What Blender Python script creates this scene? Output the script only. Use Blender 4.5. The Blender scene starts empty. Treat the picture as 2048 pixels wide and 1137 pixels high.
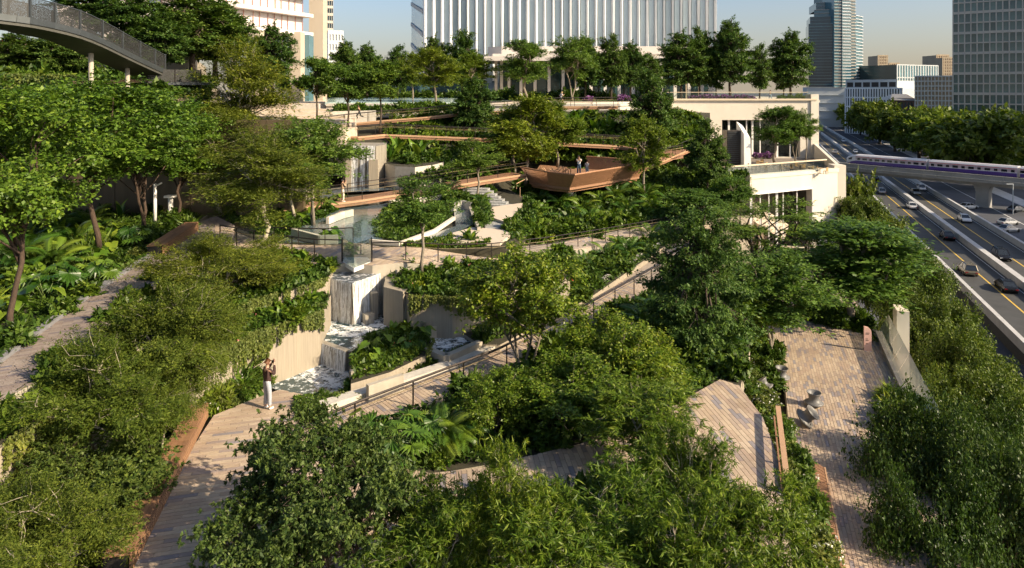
import bpy, bmesh, math, random
import numpy as np
from mathutils import Vector, Matrix, Quaternion

# ------------------------------------------------------------------ camera, sky, sun, exposure
scene = bpy.context.scene
COL = scene.collection
R = math.radians
F, CZ, HX, HY = 1334.0, 28.0, 1024.0, 180.0        # focal length in photo pixels, eye height, horizon

cam_data = bpy.data.cameras.new('camera')
cam = bpy.data.objects.new('camera', cam_data)
COL.objects.link(cam)
cam.location = (0, 0, CZ)
cam.rotation_euler = (R(90), 0, 0)
cam_data.sensor_width = 36.0
cam_data.lens = 36.0 * F / 2048.0
cam_data.shift_y = -(568.5 - HY) / 2048.0
cam_data.clip_start = 0.1
cam_data.clip_end = 6000
scene.camera = cam

SUN_EL = 31.0
SUN_AZ = 116.0                                     # clockwise from +Y: sun stands right of and a little behind the camera
world = bpy.data.worlds.new('World')
scene.world = world
world.use_nodes = True
wn = world.node_tree
sky = wn.nodes.new('ShaderNodeTexSky')
sky.sky_type = 'NISHITA'
sky.sun_disc = False
sky.sun_elevation = R(SUN_EL)
sky.sun_rotation = R(SUN_AZ)
sky.altitude = 10
sky.air_density = 0.9
sky.dust_density = 2.2
sky.ozone_density = 1.6
bg = wn.nodes['Background']
bg.inputs['Strength'].default_value = 0.10
# warm haze low over the horizon, the same all round
wtc = wn.nodes.new('ShaderNodeTexCoord')
wsep = wn.nodes.new('ShaderNodeSeparateXYZ')
wn.links.new(wtc.outputs['Generated'], wsep.inputs[0])
wramp = wn.nodes.new('ShaderNodeValToRGB')
we = wramp.color_ramp.elements
we[0].position = 0.0; we[0].color = (0.75, 0.75, 0.75, 1)
we[1].position = 0.16; we[1].color = (0.0, 0.0, 0.0, 1)
wm = we.new(0.06); wm.color = (0.42, 0.42, 0.42, 1)
wn.links.new(wsep.outputs['Z'], wramp.inputs[0])
wmix = wn.nodes.new('ShaderNodeMix'); wmix.data_type = 'RGBA'
wn.links.new(wramp.outputs[0], wmix.inputs[0])
wn.links.new(sky.outputs[0], wmix.inputs[6])
wmix.inputs[7].default_value = (3.3, 2.75, 2.0, 1)
wn.links.new(wmix.outputs[2], bg.inputs['Color'])

sd = bpy.data.lights.new('sun', 'SUN')
sd.energy = 4.9
sd.angle = R(0.6)
sd.color = (1.0, 0.82, 0.58)
sun = bpy.data.objects.new('sun', sd)
COL.objects.link(sun)
to_sun = Vector((math.sin(R(SUN_AZ)) * math.cos(R(SUN_EL)), math.cos(R(SUN_AZ)) * math.cos(R(SUN_EL)), math.sin(R(SUN_EL))))
sun.rotation_euler = to_sun.to_track_quat('Z', 'Y').to_euler()

vs = scene.view_settings
vs.view_transform = 'Standard'
vs.look = 'None'
vs.exposure = 0.85
vs.gamma = 1.0
vs.use_curve_mapping = False
scene.cycles.max_bounces = 5
scene.cycles.diffuse_bounces = 2
scene.cycles.glossy_bounces = 2
scene.cycles.transmission_bounces = 4
scene.cycles.transparent_max_bounces = 8
scene.cycles.use_denoising = True
scene.cycles.use_adaptive_sampling = True
scene.cycles.adaptive_threshold = 0.03
scene.cycles.caustics_reflective = False
scene.cycles.caustics_refractive = False

# ------------------------------------------------------------------ helpers
rng = random.Random(7)

def G(px, py, z):
    """point at height z that the camera sees at photo pixel px, py"""
    d = (CZ - z) * F / (py - HY)
    return Vector(((px - HX) / F * d, d, z))

def Dp(px, py, d):
    return Vector(((px - HX) / F * d, d, CZ - (py - HY) / F * d))

def tag(o, label=None, cat=None, group=None, kind=None):
    if label: o['label'] = label
    if cat: o['category'] = cat
    if group: o['group'] = group
    if kind: o['kind'] = kind
    return o

def empty(name, loc=(0, 0, 0), rz=0.0, label=None, cat=None, group=None, parent=None):
    o = bpy.data.objects.new(name, None)
    COL.objects.link(o)
    o.location = loc
    o.rotation_euler = (0, 0, rz)
    o.parent = parent
    o.empty_display_size = 0.2
    return tag(o, label, cat, group)

def link(name, mesh, parent=None, loc=None, rz=None):
    o = bpy.data.objects.new(name, mesh)
    COL.objects.link(o)
    o.parent = parent
    if loc is not None: o.location = loc
    if rz is not None: o.rotation_euler = (0, 0, rz)
    return o

def copy_tree(o, parent=None):
    c = o.copy()
    COL.objects.link(c)
    c.parent = parent
    for ch in o.children:
        copy_tree(ch, c)
    return c

class MB:
    """collects polygons into one mesh"""
    def __init__(self):
        self.v, self.f, self.m = [], [], []
    def add(self, vs_, fs, mi=0):
        n = len(self.v)
        self.v.extend([tuple(p) for p in vs_])
        for f in fs:
            self.f.append([i + n for i in f])
            self.m.append(mi)
        return self
    def box(self, c, s, rz=0.0, mi=0, M=None):
        hx, hy, hz = s[0] / 2, s[1] / 2, s[2] / 2
        cs, sn = math.cos(rz), math.sin(rz)
        pts = []
        for z in (-hz, hz):
            for x, y in ((-hx, -hy), (hx, -hy), (hx, hy), (-hx, hy)):
                pts.append(Vector((c[0] + x * cs - y * sn, c[1] + x * sn + y * cs, c[2] + z)))
        if M is not None: pts = [M @ p for p in pts]
        return self.add(pts, [(3, 2, 1, 0), (4, 5, 6, 7), (0, 1, 5, 4), (1, 2, 6, 5), (2, 3, 7, 6), (3, 0, 4, 7)], mi)
    def beam(self, a, b, w, h, mi=0, up=Vector((0, 0, 1))):
        a, b = Vector(a), Vector(b)
        t = (b - a).normalized()
        s = t.cross(up)
        if s.length < 1e-5: s = Vector((1, 0, 0))
        s.normalize()
        u = s.cross(t)
        pts = [p + s * x * w / 2 + u * y * h / 2 for p in (a, b) for x, y in ((-1, -1), (1, -1), (1, 1), (-1, 1))]
        return self.add(pts, [(3, 2, 1, 0), (4, 5, 6, 7), (0, 1, 5, 4), (1, 2, 6, 5), (2, 3, 7, 6), (3, 0, 4, 7)], mi)
    def prism(self, top, bottom, mi=0, mside=None):
        """top: list of points (any order); bottom: z of the flat underside, or None for the sheet only"""
        top = [Vector(p) for p in top]
        area = sum(top[i].x * top[(i + 1) % len(top)].y - top[(i + 1) % len(top)].x * top[i].y for i in range(len(top)))
        if area < 0: top = top[::-1]
        n = len(top)
        self.add(top, [list(range(n))], mi)
        if bottom is None: return self
        ms = mi if mside is None else mside
        for i in range(n):
            a, b = top[i], top[(i + 1) % n]
            self.add([a, b, Vector((b.x, b.y, bottom)), Vector((a.x, a.y, bottom))], [(3, 2, 1, 0)], ms)
        return self
    def tube(self, pts, rad, n=6, mi=0, cap=True):
        pts = [Vector(p) for p in pts]
        k = len(pts)
        if not hasattr(rad, '__len__'): rad = [rad] * k
        base = len(self.v)
        ref = Vector((0.31, 0.57, 0.76))
        for i, p in enumerate(pts):
            t = (pts[min(i + 1, k - 1)] - pts[max(i - 1, 0)])
            if t.length < 1e-9: t = Vector((0, 0, 1))
            t.normalize()
            s = t.cross(ref)
            if s.length < 1e-3: s = t.cross(Vector((1, 0, 0)))
            s.normalize()
            u = t.cross(s)
            for j in range(n):
                a = 2 * math.pi * j / n
                self.v.append(tuple(p + (s * math.cos(a) + u * math.sin(a)) * rad[i]))
        for i in range(k - 1):
            for j in range(n):
                a, b = base + i * n + j, base + i * n + (j + 1) % n
                self.f.append([a, b, b + n, a + n]); self.m.append(mi)
        if cap:
            self.f.append([base + j for j in range(n)][::-1]); self.m.append(mi)
            self.f.append([base + (k - 1) * n + j for j in range(n)]); self.m.append(mi)
        return self
    def lathe(self, prof, c=(0, 0, 0), n=20, mi=0, M=None):
        base = len(self.v)
        for r, z in prof:
            for j in range(n):
                a = 2 * math.pi * j / n
                p = Vector((c[0] + r * math.cos(a), c[1] + r * math.sin(a), c[2] + z))
                if M is not None: p = M @ p
                self.v.append(tuple(p))
        for i in range(len(prof) - 1):
            for j in range(n):
                a, b = base + i * n + j, base + i * n + (j + 1) % n
                self.f.append([a, b, b + n, a + n]); self.m.append(mi)
        return self
    def mesh(self, name, mats, smooth=False):
        me = bpy.data.meshes.new(name)
        me.from_pydata(self.v, [], self.f)
        if not isinstance(mats, (list, tuple)): mats = [mats]
        for m in mats: me.materials.append(m)
        if len(mats) > 1: me.polygons.foreach_set('material_index', self.m)
        if smooth: me.polygons.foreach_set('use_smooth', [True] * len(self.f))
        me.update()
        return me
    def build(self, name, mats, parent=None, smooth=False, loc=None, rz=None):
        return link(name, self.mesh(name, mats, smooth), parent, loc, rz)

def quads_mesh(name, V, mat, nper=4, smooth=False):
    """V: (n, nper, 3) array, one polygon each"""
    n = len(V)
    me = bpy.data.meshes.new(name)
    me.vertices.add(n * nper)
    me.vertices.foreach_set('co', np.ascontiguousarray(V, dtype=np.float32).ravel())
    me.loops.add(n * nper)
    me.loops.foreach_set('vertex_index', np.arange(n * nper, dtype=np.int32))
    me.polygons.add(n)
    me.polygons.foreach_set('loop_start', np.arange(0, n * nper, nper, dtype=np.int32))
    me.materials.append(mat)
    me.update(calc_edges=True)
    return me

# ------------------------------------------------------------------ materials
def nodes_of(name):
    m = bpy.data.materials.new(name)
    m.use_nodes = True
    nt = m.node_tree
    return m, nt, nt.nodes['Principled BSDF']

def ramp(nt, fac, cols, interp='LINEAR'):
    r = nt.nodes.new('ShaderNodeValToRGB')
    r.color_ramp.interpolation = interp
    el = r.color_ramp.elements
    while len(el) < len(cols): el.new(0.5)
    for i, c in enumerate(cols):
        el[i].position = i / max(1, len(cols) - 1) if interp == 'LINEAR' else i / len(cols)
        el[i].color = (*c, 1)
    nt.links.new(fac, r.inputs[0])
    return r.outputs[0]

def noise(nt, scale, detail=4, coord='Object', stretch=None, rough=0.6):
    tc = nt.nodes.new('ShaderNodeTexCoord')
    n = nt.nodes.new('ShaderNodeTexNoise')
    n.inputs['Scale'].default_value = scale
    n.inputs['Detail'].default_value = detail
    n.inputs['Roughness'].default_value = rough
    src = tc.outputs[coord]
    if stretch:
        mp = nt.nodes.new('ShaderNodeMapping')
        mp.inputs['Scale'].default_value = stretch
        nt.links.new(src, mp.inputs[0]); src = mp.outputs[0]
    nt.links.new(src, n.inputs['Vector'])
    return n.outputs['Fac']

def bump(nt, p, fac, strength=0.3, dist=0.02):
    b = nt.nodes.new('ShaderNodeBump')
    b.inputs['Strength'].default_value = strength
    b.inputs['Distance'].default_value = dist
    nt.links.new(fac, b.inputs['Height'])
    nt.links.new(b.outputs[0], p.inputs['Normal'])

def mixc(nt, a, b, fac=0.5, mode='MULTIPLY'):
    m = nt.nodes.new('ShaderNodeMix')
    m.data_type = 'RGBA'
    m.blend_type = mode
    if isinstance(fac, float): m.inputs[0].default_value = fac
    else: nt.links.new(fac, m.inputs[0])
    for s, x in ((6, a), (7, b)):
        if isinstance(x, tuple): m.inputs[s].default_value = (*x, 1)
        else: nt.links.new(x, m.inputs[s])
    return m.outputs[2]

def plain(name, col, rough=0.6, metal=0.0, var=0.12, scale=3.0, bmp=0.0, spec=0.5, stretch=None, dirt=None):
    m, nt, p = nodes_of(name)
    lo = tuple(c * (1 - var) for c in col); hi = tuple(min(1, c * (1 + var)) for c in col)
    f = noise(nt, scale, 5, stretch=stretch)
    c = ramp(nt, f, [lo, lo, col, hi, hi])
    if dirt:
        f2 = noise(nt, scale * 0.23, 6, stretch=(1, 1, 0.25))
        r2 = ramp(nt, f2, [(0, 0, 0), (0, 0, 0), (0.6, 0.6, 0.6), (1, 1, 1)])
        c = mixc(nt, c, dirt, r2, 'MIX')
    nt.links.new(c, p.inputs['Base Color'])
    p.inputs['Roughness'].default_value = rough
    p.inputs['Metallic'].default_value = metal
    p.inputs['Specular IOR Level'].default_value = spec
    if bmp: bump(nt, p, f, bmp, 0.03)
    return m

def leaf_mat(name, cols, rough=0.45, trans=0.28, spec=0.45, tint=(1.05, 1.15, 0.45), isl=True):
    m, nt, p = nodes_of(name)
    geo = nt.nodes.new('ShaderNodeNewGeometry')
    oi = nt.nodes.new('ShaderNodeObjectInfo')
    src = geo.outputs['Random Per Island'] if isl else oi.outputs['Random']
    c = ramp(nt, src, cols)
    hv = ramp(nt, oi.outputs['Random'], [(0.78, 0.86, 0.8), (1.0, 1.0, 1.0), (1.18, 1.08, 0.9)])
    c = mixc(nt, c, hv, 1.0)
    # patches of older and younger growth
    f = noise(nt, 1.5, 3)
    pv = ramp(nt, f, [(0.5, 0.6, 0.62), (0.66, 0.75, 0.75), (1.0, 1.02, 0.9), (1.3, 1.28, 0.9), (1.4, 1.34, 0.85)])
    c = mixc(nt, c, pv, 1.0)
    nt.links.new(c, p.inputs['Base Color'])
    p.inputs['Roughness'].default_value = rough + 0.08
    p.inputs['Specular IOR Level'].default_value = spec * 0.75
    tr = nt.nodes.new('ShaderNodeBsdfTranslucent')
    nt.links.new(mixc(nt, c, tint, 1.0), tr.inputs['Color'])
    mx = nt.nodes.new('ShaderNodeMixShader')
    mx.inputs[0].default_value = trans
    nt.links.new(p.outputs[0], mx.inputs[1]); nt.links.new(tr.outputs[0], mx.inputs[2])
    nt.links.new(mx.outputs[0], nt.nodes['Material Output'].inputs['Surface'])
    return m

def piece_mat(name, cols, island, rough=0.75, bmp=0.25, stretch=(1, 1, 1), nscale=14):
    """one colour for each paver or plank, taken from a ramp"""
    m, nt, p = nodes_of(name)
    if island: r = nt.nodes.new('ShaderNodeNewGeometry').outputs['Random Per Island']
    else: r = nt.nodes.new('ShaderNodeObjectInfo').outputs['Random']
    c = ramp(nt, r, cols, 'CONSTANT')
    f = noise(nt, nscale, 4, stretch=stretch)
    g = ramp(nt, f, [(0.72, 0.72, 0.74), (0.95, 0.95, 0.95), (1.1, 1.1, 1.08)])
    c = mixc(nt, c, g, 1.0)
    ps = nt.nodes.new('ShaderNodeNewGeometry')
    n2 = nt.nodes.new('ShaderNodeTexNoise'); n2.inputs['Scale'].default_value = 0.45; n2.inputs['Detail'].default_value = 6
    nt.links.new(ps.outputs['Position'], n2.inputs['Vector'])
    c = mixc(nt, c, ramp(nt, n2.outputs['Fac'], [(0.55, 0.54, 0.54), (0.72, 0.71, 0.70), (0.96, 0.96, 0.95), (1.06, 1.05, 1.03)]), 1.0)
    nt.links.new(c, p.inputs['Base Color'])
    p.inputs['Roughness'].default_value = rough
    bump(nt, p, f, bmp, 0.01)
    return m

def glass_mat(name, col=(0.75, 0.85, 0.82), alpha=0.06, rough=0.03):
    m, nt, p = nodes_of(name)
    tr = nt.nodes.new('ShaderNodeBsdfTransparent')
    tr.inputs[0].default_value = (*[0.6 + 0.4 * c for c in col], 1)
    gl = nt.nodes.new('ShaderNodeBsdfGlossy')
    gl.inputs['Color'].default_value = (*col, 1)
    gl.inputs['Roughness'].default_value = rough
    fr = nt.nodes.new('ShaderNodeFresnel'); fr.inputs[0].default_value = 1.5
    ad = nt.nodes.new('ShaderNodeMath'); ad.operation = 'ADD'; ad.inputs[1].default_value = alpha * 0.5; ad.use_clamp = True
    mu = nt.nodes.new('ShaderNodeMath'); mu.operation = 'MULTIPLY'; mu.inputs[1].default_value = 0.45
    nt.links.new(fr.outputs[0], mu.inputs[0]); nt.links.new(mu.outputs[0], ad.inputs[0])
    mx = nt.nodes.new('ShaderNodeMixShader')
    nt.links.new(ad.outputs[0], mx.inputs[0])
    nt.links.new(tr.outputs[0], mx.inputs[1]); nt.links.new(gl.outputs[0], mx.inputs[2])
    nt.links.new(mx.outputs[0], nt.nodes['Material Output'].inputs['Surface'])
    return m

def water_mat(name, deep, foam_amt, scale=2.2, stretch=(1, 1, 1), foam=(0.75, 0.8, 0.82), rough=0.06, bmp=0.35, lo=0.51):
    m, nt, p = nodes_of(name)
    f = noise(nt, scale, 8, stretch=stretch, rough=0.72)
    r = nt.nodes.new('ShaderNodeValToRGB')
    r.color_ramp.elements[0].position = lo + (1 - foam_amt) * 0.14
    r.color_ramp.elements[1].position = lo + (1 - foam_amt) * 0.14 + 0.07
    nt.links.new(f, r.inputs[0])
    c = mixc(nt, deep, foam, r.outputs[0], 'MIX')
    nt.links.new(c, p.inputs['Base Color'])
    p.inputs['Roughness'].default_value = rough
    p.inputs['Specular IOR Level'].default_value = 0.7
    f2 = noise(nt, scale * 1.7, 5, stretch=stretch)
    bump(nt, p, f2, bmp, 0.06)
    return m

M = {}
M['concrete'] = plain('concrete', (0.43, 0.385, 0.31), 0.8, var=0.14, scale=2.5, bmp=0.15, dirt=(0.27, 0.25, 0.21))
M['board_concrete'] = None
def board_concrete():
    m, nt, p = nodes_of('board_concrete')
    f = noise(nt, 2.0, 5, stretch=(9, 9, 0.25))
    c = ramp(nt, f, [(0.22, 0.19, 0.145), (0.30, 0.26, 0.20), (0.37, 0.32, 0.245), (0.43, 0.375, 0.29)])
    f2 = noise(nt, 0.8, 5, stretch=(1, 1, 0.4))
    c = mixc(nt, c, ramp(nt, f2, [(0.6, 0.62, 0.62), (0.95, 0.95, 0.95), (1.08, 1.05, 1.0)]), 1.0)
    nt.links.new(c, p.inputs['Base Color'])
    p.inputs['Roughness'].default_value = 0.85
    bump(nt, p, f, 0.5, 0.04)
    return m
M['board_concrete'] = board_concrete()
M['cream'] = plain('cream_wall', (0.68, 0.62, 0.52), 0.7, var=0.05, scale=0.8, dirt=(0.56, 0.50, 0.41))
M['cream_trim'] = plain('cream_trim', (0.62, 0.52, 0.38), 0.7, var=0.06, scale=1.5)
M['white'] = plain('white_render', (0.78, 0.76, 0.72), 0.6, var=0.05, scale=1.0)
M['stone_white'] = plain('pale_limestone', (0.50, 0.47, 0.41), 0.75, var=0.15, scale=4, bmp=0.3)
M['soil'] = plain('soil', (0.035, 0.032, 0.018), 0.95, var=0.4, scale=4, bmp=0.6)
M['joint'] = plain('paving_joint', (0.30, 0.25, 0.20), 0.9, var=0.2, scale=6)
M['sand_slab'] = plain('sand_slab', (0.56, 0.47, 0.37), 0.8, var=0.1, scale=3, stretch=(1, 6, 1))
M['wood'] = plain('corten_timber', (0.27, 0.145, 0.080), 0.65, var=0.25, scale=6, stretch=(1, 8, 8), bmp=0.15)
M['wood_light'] = plain('pale_timber', (0.42, 0.26, 0.15), 0.6, var=0.2, scale=6, stretch=(8, 1, 8), bmp=0.1)
M['steel_dark'] = plain('dark_bronze_steel', (0.055, 0.045, 0.04), 0.45, metal=0.6, var=0.2)
M['steel_grey'] = plain('grey_steel', (0.075, 0.085, 0.09), 0.45, metal=0.5, var=0.15)
M['brass_rail'] = plain('warm_handrail', (0.50, 0.40, 0.22), 0.35, metal=0.7, var=0.1)
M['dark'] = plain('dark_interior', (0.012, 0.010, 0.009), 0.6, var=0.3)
M['brownwall'] = plain('brown_facade', (0.10, 0.075, 0.045), 0.35, var=0.35, scale=0.6, stretch=(3, 3, 0.3), spec=0.6)
M['glass'] = glass_mat('clear_glass')
M['asphalt'] = plain('asphalt', (0.045, 0.047, 0.048), 0.85, var=0.25, scale=0.6)
M['street'] = plain('street_asphalt', (0.055, 0.06, 0.075), 0.9, var=0.3, scale=0.15)
M['barrier'] = plain('barrier_concrete', (0.42, 0.42, 0.42), 0.8, var=0.15, scale=0.7)
M['yellow'] = plain('yellow_marking', (0.60, 0.40, 0.05), 0.7, var=0.1)
M['white_line'] = plain('white_marking', (0.7, 0.7, 0.68), 0.7, var=0.1)
M['deep_water'] = water_mat('churning_water', (0.014, 0.050, 0.062), 0.9, 2.6)
M['calm_water'] = water_mat('calm_water', (0.10, 0.13, 0.15), 0.25, 3.0, foam=(0.4, 0.45, 0.48), bmp=0.15)
M['top_water'] = water_mat('sheet_water', (0.10, 0.12, 0.14), 0.95, 3.5, foam=(0.62, 0.63, 0.66), bmp=0.5)
M['pool_tile'] = plain('pale_pool_water', (0.42, 0.55, 0.53), 0.12, var=0.06, scale=2)

PAVE = [(0.52, 0.41, 0.30), (0.47, 0.36, 0.26), (0.55, 0.44, 0.33), (0.42, 0.33, 0.26), (0.50, 0.39, 0.29), (0.36, 0.29, 0.26), (0.53, 0.42, 0.31), (0.30, 0.27, 0.28), (0.48, 0.37, 0.28), (0.56, 0.45, 0.34), (0.45, 0.34, 0.26)]
M['paver'] = piece_mat('paver_single', PAVE, False)
M['paver_i'] = piece_mat('paver_mass', PAVE, True)
WOODS = [(0.33, 0.175, 0.09), (0.38, 0.21, 0.11), (0.28, 0.15, 0.08), (0.35, 0.19, 0.10)]
PAVE_SHADE = [tuple(c_ * k_ for c_, k_ in zip(c3, (0.60, 0.63, 0.74))) for c3 in PAVE]  # pavers darkened and cooled: shade on the left path put into the colour
M['paver_dark'] = piece_mat('shaded_paver_single', PAVE_SHADE, False)
M['paver_shade_i'] = piece_mat('shaded_paver_mass', PAVE_SHADE, True)
M['plank'] = piece_mat('plank_single', WOODS, False, nscale=10)
M['plank_i'] = piece_mat('plank_mass', WOODS, True, nscale=10)
# ------------------------------------------------------------------ surfaces: clipping and paving
def clip_rect(poly, u0, u1, v0, v1):
    for ax, lim, sgn in ((0, u0, 1), (0, u1, -1), (1, v0, 1), (1, v1, -1)):
        out = []
        n = len(poly)
        for i in range(n):
            a, b = poly[i], poly[(i + 1) % n]
            da, db = (a[ax] - lim) * sgn, (b[ax] - lim) * sgn
            if da >= 0: out.append(a)
            if (da > 0 > db) or (da < 0 < db):
                t = da / (da - db)
                out.append((a[0] + (b[0] - a[0]) * t, a[1] + (b[1] - a[1]) * t))
        poly = out
        if len(poly) < 3: return []
    return poly

def area2(p):
    return 0.5 * sum(p[i][0] * p[(i + 1) % len(p)][1] - p[(i + 1) % len(p)][0] * p[i][1] for i in range(len(p)))

def pave(parent, poly, ang, L, W, gap=0.008, h=0.018, single=300, name='paver', zf=None, mats=('paver', 'paver_i'), stag=0.5, dmax=40, seed=1):
    """lay rectangular pieces over a world polygon; whole ones nearest the camera become objects, the rest one mass"""
    rr = random.Random(seed)
    z0 = poly[0].z
    if zf is None: zf = lambda x, y: z0
    cs, sn = math.cos(ang), math.sin(ang)
    pu = [(p.x * cs + p.y * sn, -p.x * sn + p.y * cs) for p in poly]
    if area2(pu) < 0: pu = pu[::-1]
    us = [p[0] for p in pu]; vs_ = [p[1] for p in pu]
    whole, cut = [], []
    v, row = min(vs_), 0
    while v < max(vs_):
        band = clip_rect(pu, -1e4, 1e4, v, v + W)
        if band:
            b0, b1 = min(p[0] for p in band), max(p[0] for p in band)
            off = (stag * row % 1.0) * L if stag != 'r' else rr.random() * L
            u = math.floor((b0 - off) / L) * L + off
            while u < b1:
                q = clip_rect(band, u + gap, u + L - gap, v + gap, v + W - gap)
                if q:
                    a = abs(area2(q))
                    full = (L - 2 * gap) * (W - 2 * gap)
                    if a > 0.985 * full: whole.append((u + L / 2, v + W / 2))
                    elif a > 0.08 * full: cut.append(q)
                u += L
        v += W; row += 1
    def w(u, v): return (u * cs - v * sn, u * sn + v * cs)
    pts = [(w(u, v), (u, v)) for u, v in whole]
    pts.sort(key=lambda t: t[0][1])
    mb = MB().box((0, 0, h / 2 + 0.001), (L - 2 * gap, W - 2 * gap, h))
    me = mb.mesh(name, M[mats[0]])
    vis = [p for p in pts if p[0][1] > 0]
    n1 = 0
    mass = MB()
    for (x, y), (u, v) in vis:
        z = zf(x, y)
        if n1 < single and y > 5:
            px = HX + F * x / y; py = HY + F * (CZ - z) / y
            if -20 < px < 2068 and py < 1160:
                o = link(name, me, parent, (x, y, z), ang)
                n1 += 1
                continue
        if y < dmax: cut.append([(u - L / 2 + gap, v - W / 2 + gap), (u + L / 2 - gap, v - W / 2 + gap), (u + L / 2 - gap, v + W / 2 - gap), (u - L / 2 + gap, v + W / 2 - gap)])
    for q in cut:
        ps = []
        for (u, v) in q:
            x, y = w(u, v)
            ps.append(Vector((x, y, zf(x, y) + h)))
        if sum(p.y for p in ps) / len(ps) > dmax + 5: continue
        mass.prism(ps, min(p.z for p in ps) - h + 0.001)
    if mass.f:
        o = mass.build(name + '_field', M[mats[1]], parent)
        o['kind'] = 'stuff'
    return n1

def slab(name, pts, bottom, mats, label, cat, kind='structure'):
    o = MB().prism(pts, bottom, 0, 1 if isinstance(mats, list) else 0).build(name, mats)
    return tag(o, label, cat, None, kind)

SC = [M['soil'], M['board_concrete']]
ZD, ZT, ZL = 16.6, 13.8, 19.3

# ------------------------------------------------------------------ city ground, podium masses
tag(MB().prism([(-2500, -60, 0), (2500, -60, 0), (2500, 5000, 0), (-2500, 5000, 0)], None).build('ground', M['street']),
    'dark grey street level ground reaching to the horizon', 'ground', None, 'structure')

def edge_x(y): return 17.0 + (y - 27.9) * 0.38       # right edge of the podium
podium = MB()
podium.prism([(-60, 4, 13.3), (edge_x(4), 4, 13.3), (edge_x(62), 62, 13.3), (-60, 62, 13.3)], 0, 0, 1)
tag(podium.build('podium', [M['soil'], M['cream']]), 'cream podium base carrying the terraced garden above the street', 'building', None, 'structure')

# ------------------------------------------------------------------ lower deck, walkway, loop path, right terrace
deck_poly = [G(*p, ZD) for p in [(428, 832), (500, 802), (560, 780), (605, 790), (640, 826), (690, 878), (790, 935), (800, 1020), (760, 1800), (-60, 1800), (225, 1137)]]
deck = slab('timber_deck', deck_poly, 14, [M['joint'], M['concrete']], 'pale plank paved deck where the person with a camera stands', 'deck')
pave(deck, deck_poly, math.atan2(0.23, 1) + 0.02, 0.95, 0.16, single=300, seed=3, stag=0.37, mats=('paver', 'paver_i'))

wf = [(640, 826), (770, 786), (915, 738), (1050, 672), (1180, 598), (1260, 545), (1340, 488), (1400, 470)]
wn_ = [(1440, 500), (1390, 525), (1290, 583), (1150, 667), (1000, 748), (832, 818), (700, 872), (640, 900)]
walk_poly = [G(*p, ZD) for p in wf + wn_]
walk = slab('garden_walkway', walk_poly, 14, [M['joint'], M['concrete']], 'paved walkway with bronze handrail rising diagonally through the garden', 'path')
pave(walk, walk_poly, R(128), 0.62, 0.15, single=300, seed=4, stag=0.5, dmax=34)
# pale ragged stone kerb on the far side of the walkway
kerb_pts = [G(*p, ZD) for p in [(1205, 573), (1240, 551), (1275, 528), (1305, 507), (1335, 487)]]
wall_ = empty('stone_kerb', kerb_pts[0], 0, 'low pale stone kerb wall edging the far side of the walkway', 'wall')
rs = random.Random(5)
for a, b in zip(kerb_pts[:-1], kerb_pts[1:]):
    n = 4
    for k in range(n):
        p, q = a.lerp(b, k / n), a.lerp(b, (k + 0.96) / n)
        hh = 0.38 + rs.random() * 0.16
        mb = MB().beam(p + Vector((0, 0, hh / 2)), q + Vector((0, 0, hh / 2)), 0.22, hh)
        o = mb.build('stone', M['stone_white'], wall_)
        o.location = -wall_.location
# flat pale coping along the walkway by the ponds
cope = MB()
cp = [G(*p, ZD + 0.06) for p in [(640, 818), (770, 776), (915, 728), (1000, 690)]]
for a, b in zip(cp[:-1], cp[1:]): cope.beam(a, b, 0.5, 0.34)
tag(cope.build('coping_wall', M['stone_white']), 'flat pale coping wall between the ponds and the walkway', 'wall')

loop_poly = [G(*p, ZD + 0.003) for p in [(770, 930), (860, 948), (960, 938), (1050, 915), (1150, 892), (1240, 866), (1330, 822), (1400, 782), (1440, 760), (1478, 772),
                                    (1525, 835), (1552, 905), (1568, 985), (1660, 1800), (1440, 1800), (1450, 1010), (1425, 940), (1330, 915), (1250, 938),
                                    (1150, 972), (1040, 1000), (930, 1005), (830, 1010), (765, 1000)]]
loop = slab('loop_path', loop_poly, 14, [M['joint'], M['concrete']], 'curving plank paved path looping round the palm bed', 'path')
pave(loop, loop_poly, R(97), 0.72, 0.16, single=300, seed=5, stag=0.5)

terr_poly = [G(*p, ZT) for p in [(1380, 590), (1560, 560), (1700, 590), (1757, 672), (1812, 790), (1850, 880), (1905, 1010), (2250, 1800), (1590, 1800), (1585, 1000), (1580, 870), (1572, 790), (1555, 700), (1430, 660)]]
terr = slab('lower_terrace', terr_poly, 12.5, [M['joint'], M['cream']], 'broad terrace of tan and blue grey pavers with spun chairs', 'terrace')
pave(terr, terr_poly, R(71), 0.55, 0.13, single=300, seed=6, stag='r', dmax=42)

# ------------------------------------------------------------------ left path and its beds
lp_left = [(-120, 830), (0, 725), (75, 670), (150, 615), (240, 555), (325, 500), (395, 447), (430, 432)]
lp_right = [(470, 452), (440, 478), (380, 510), (330, 552), (260, 612), (190, 672), (100, 752), (0, 802), (-100, 870)]
left_poly = [G(*p, ZL) for p in lp_left + lp_right]
lpath = slab('upper_left_path', left_poly, 15, [M['joint'], M['concrete']], 'herringbone paved path beside the lush bed on the left', 'path')
pave(lpath, left_poly, R(28), 0.62, 0.14, single=300, seed=8, dmax=46, mats=('paver_dark', 'paver_shade_i'))
kerb = MB()
kl = [G(p[0] - 4, p[1] - 3, ZL + 0.06) for p in lp_left[:6]]
for a, b in zip(kl[:-1], kl[1:]): kerb.beam(a, b, 0.3, 0.16)
tag(kerb.build('path_kerb', plain('grey_kerb', (0.20, 0.20, 0.21), 0.8)), 'smooth grey kerb along the bed side of the herringbone path', 'kerb', None, 'structure')

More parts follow.
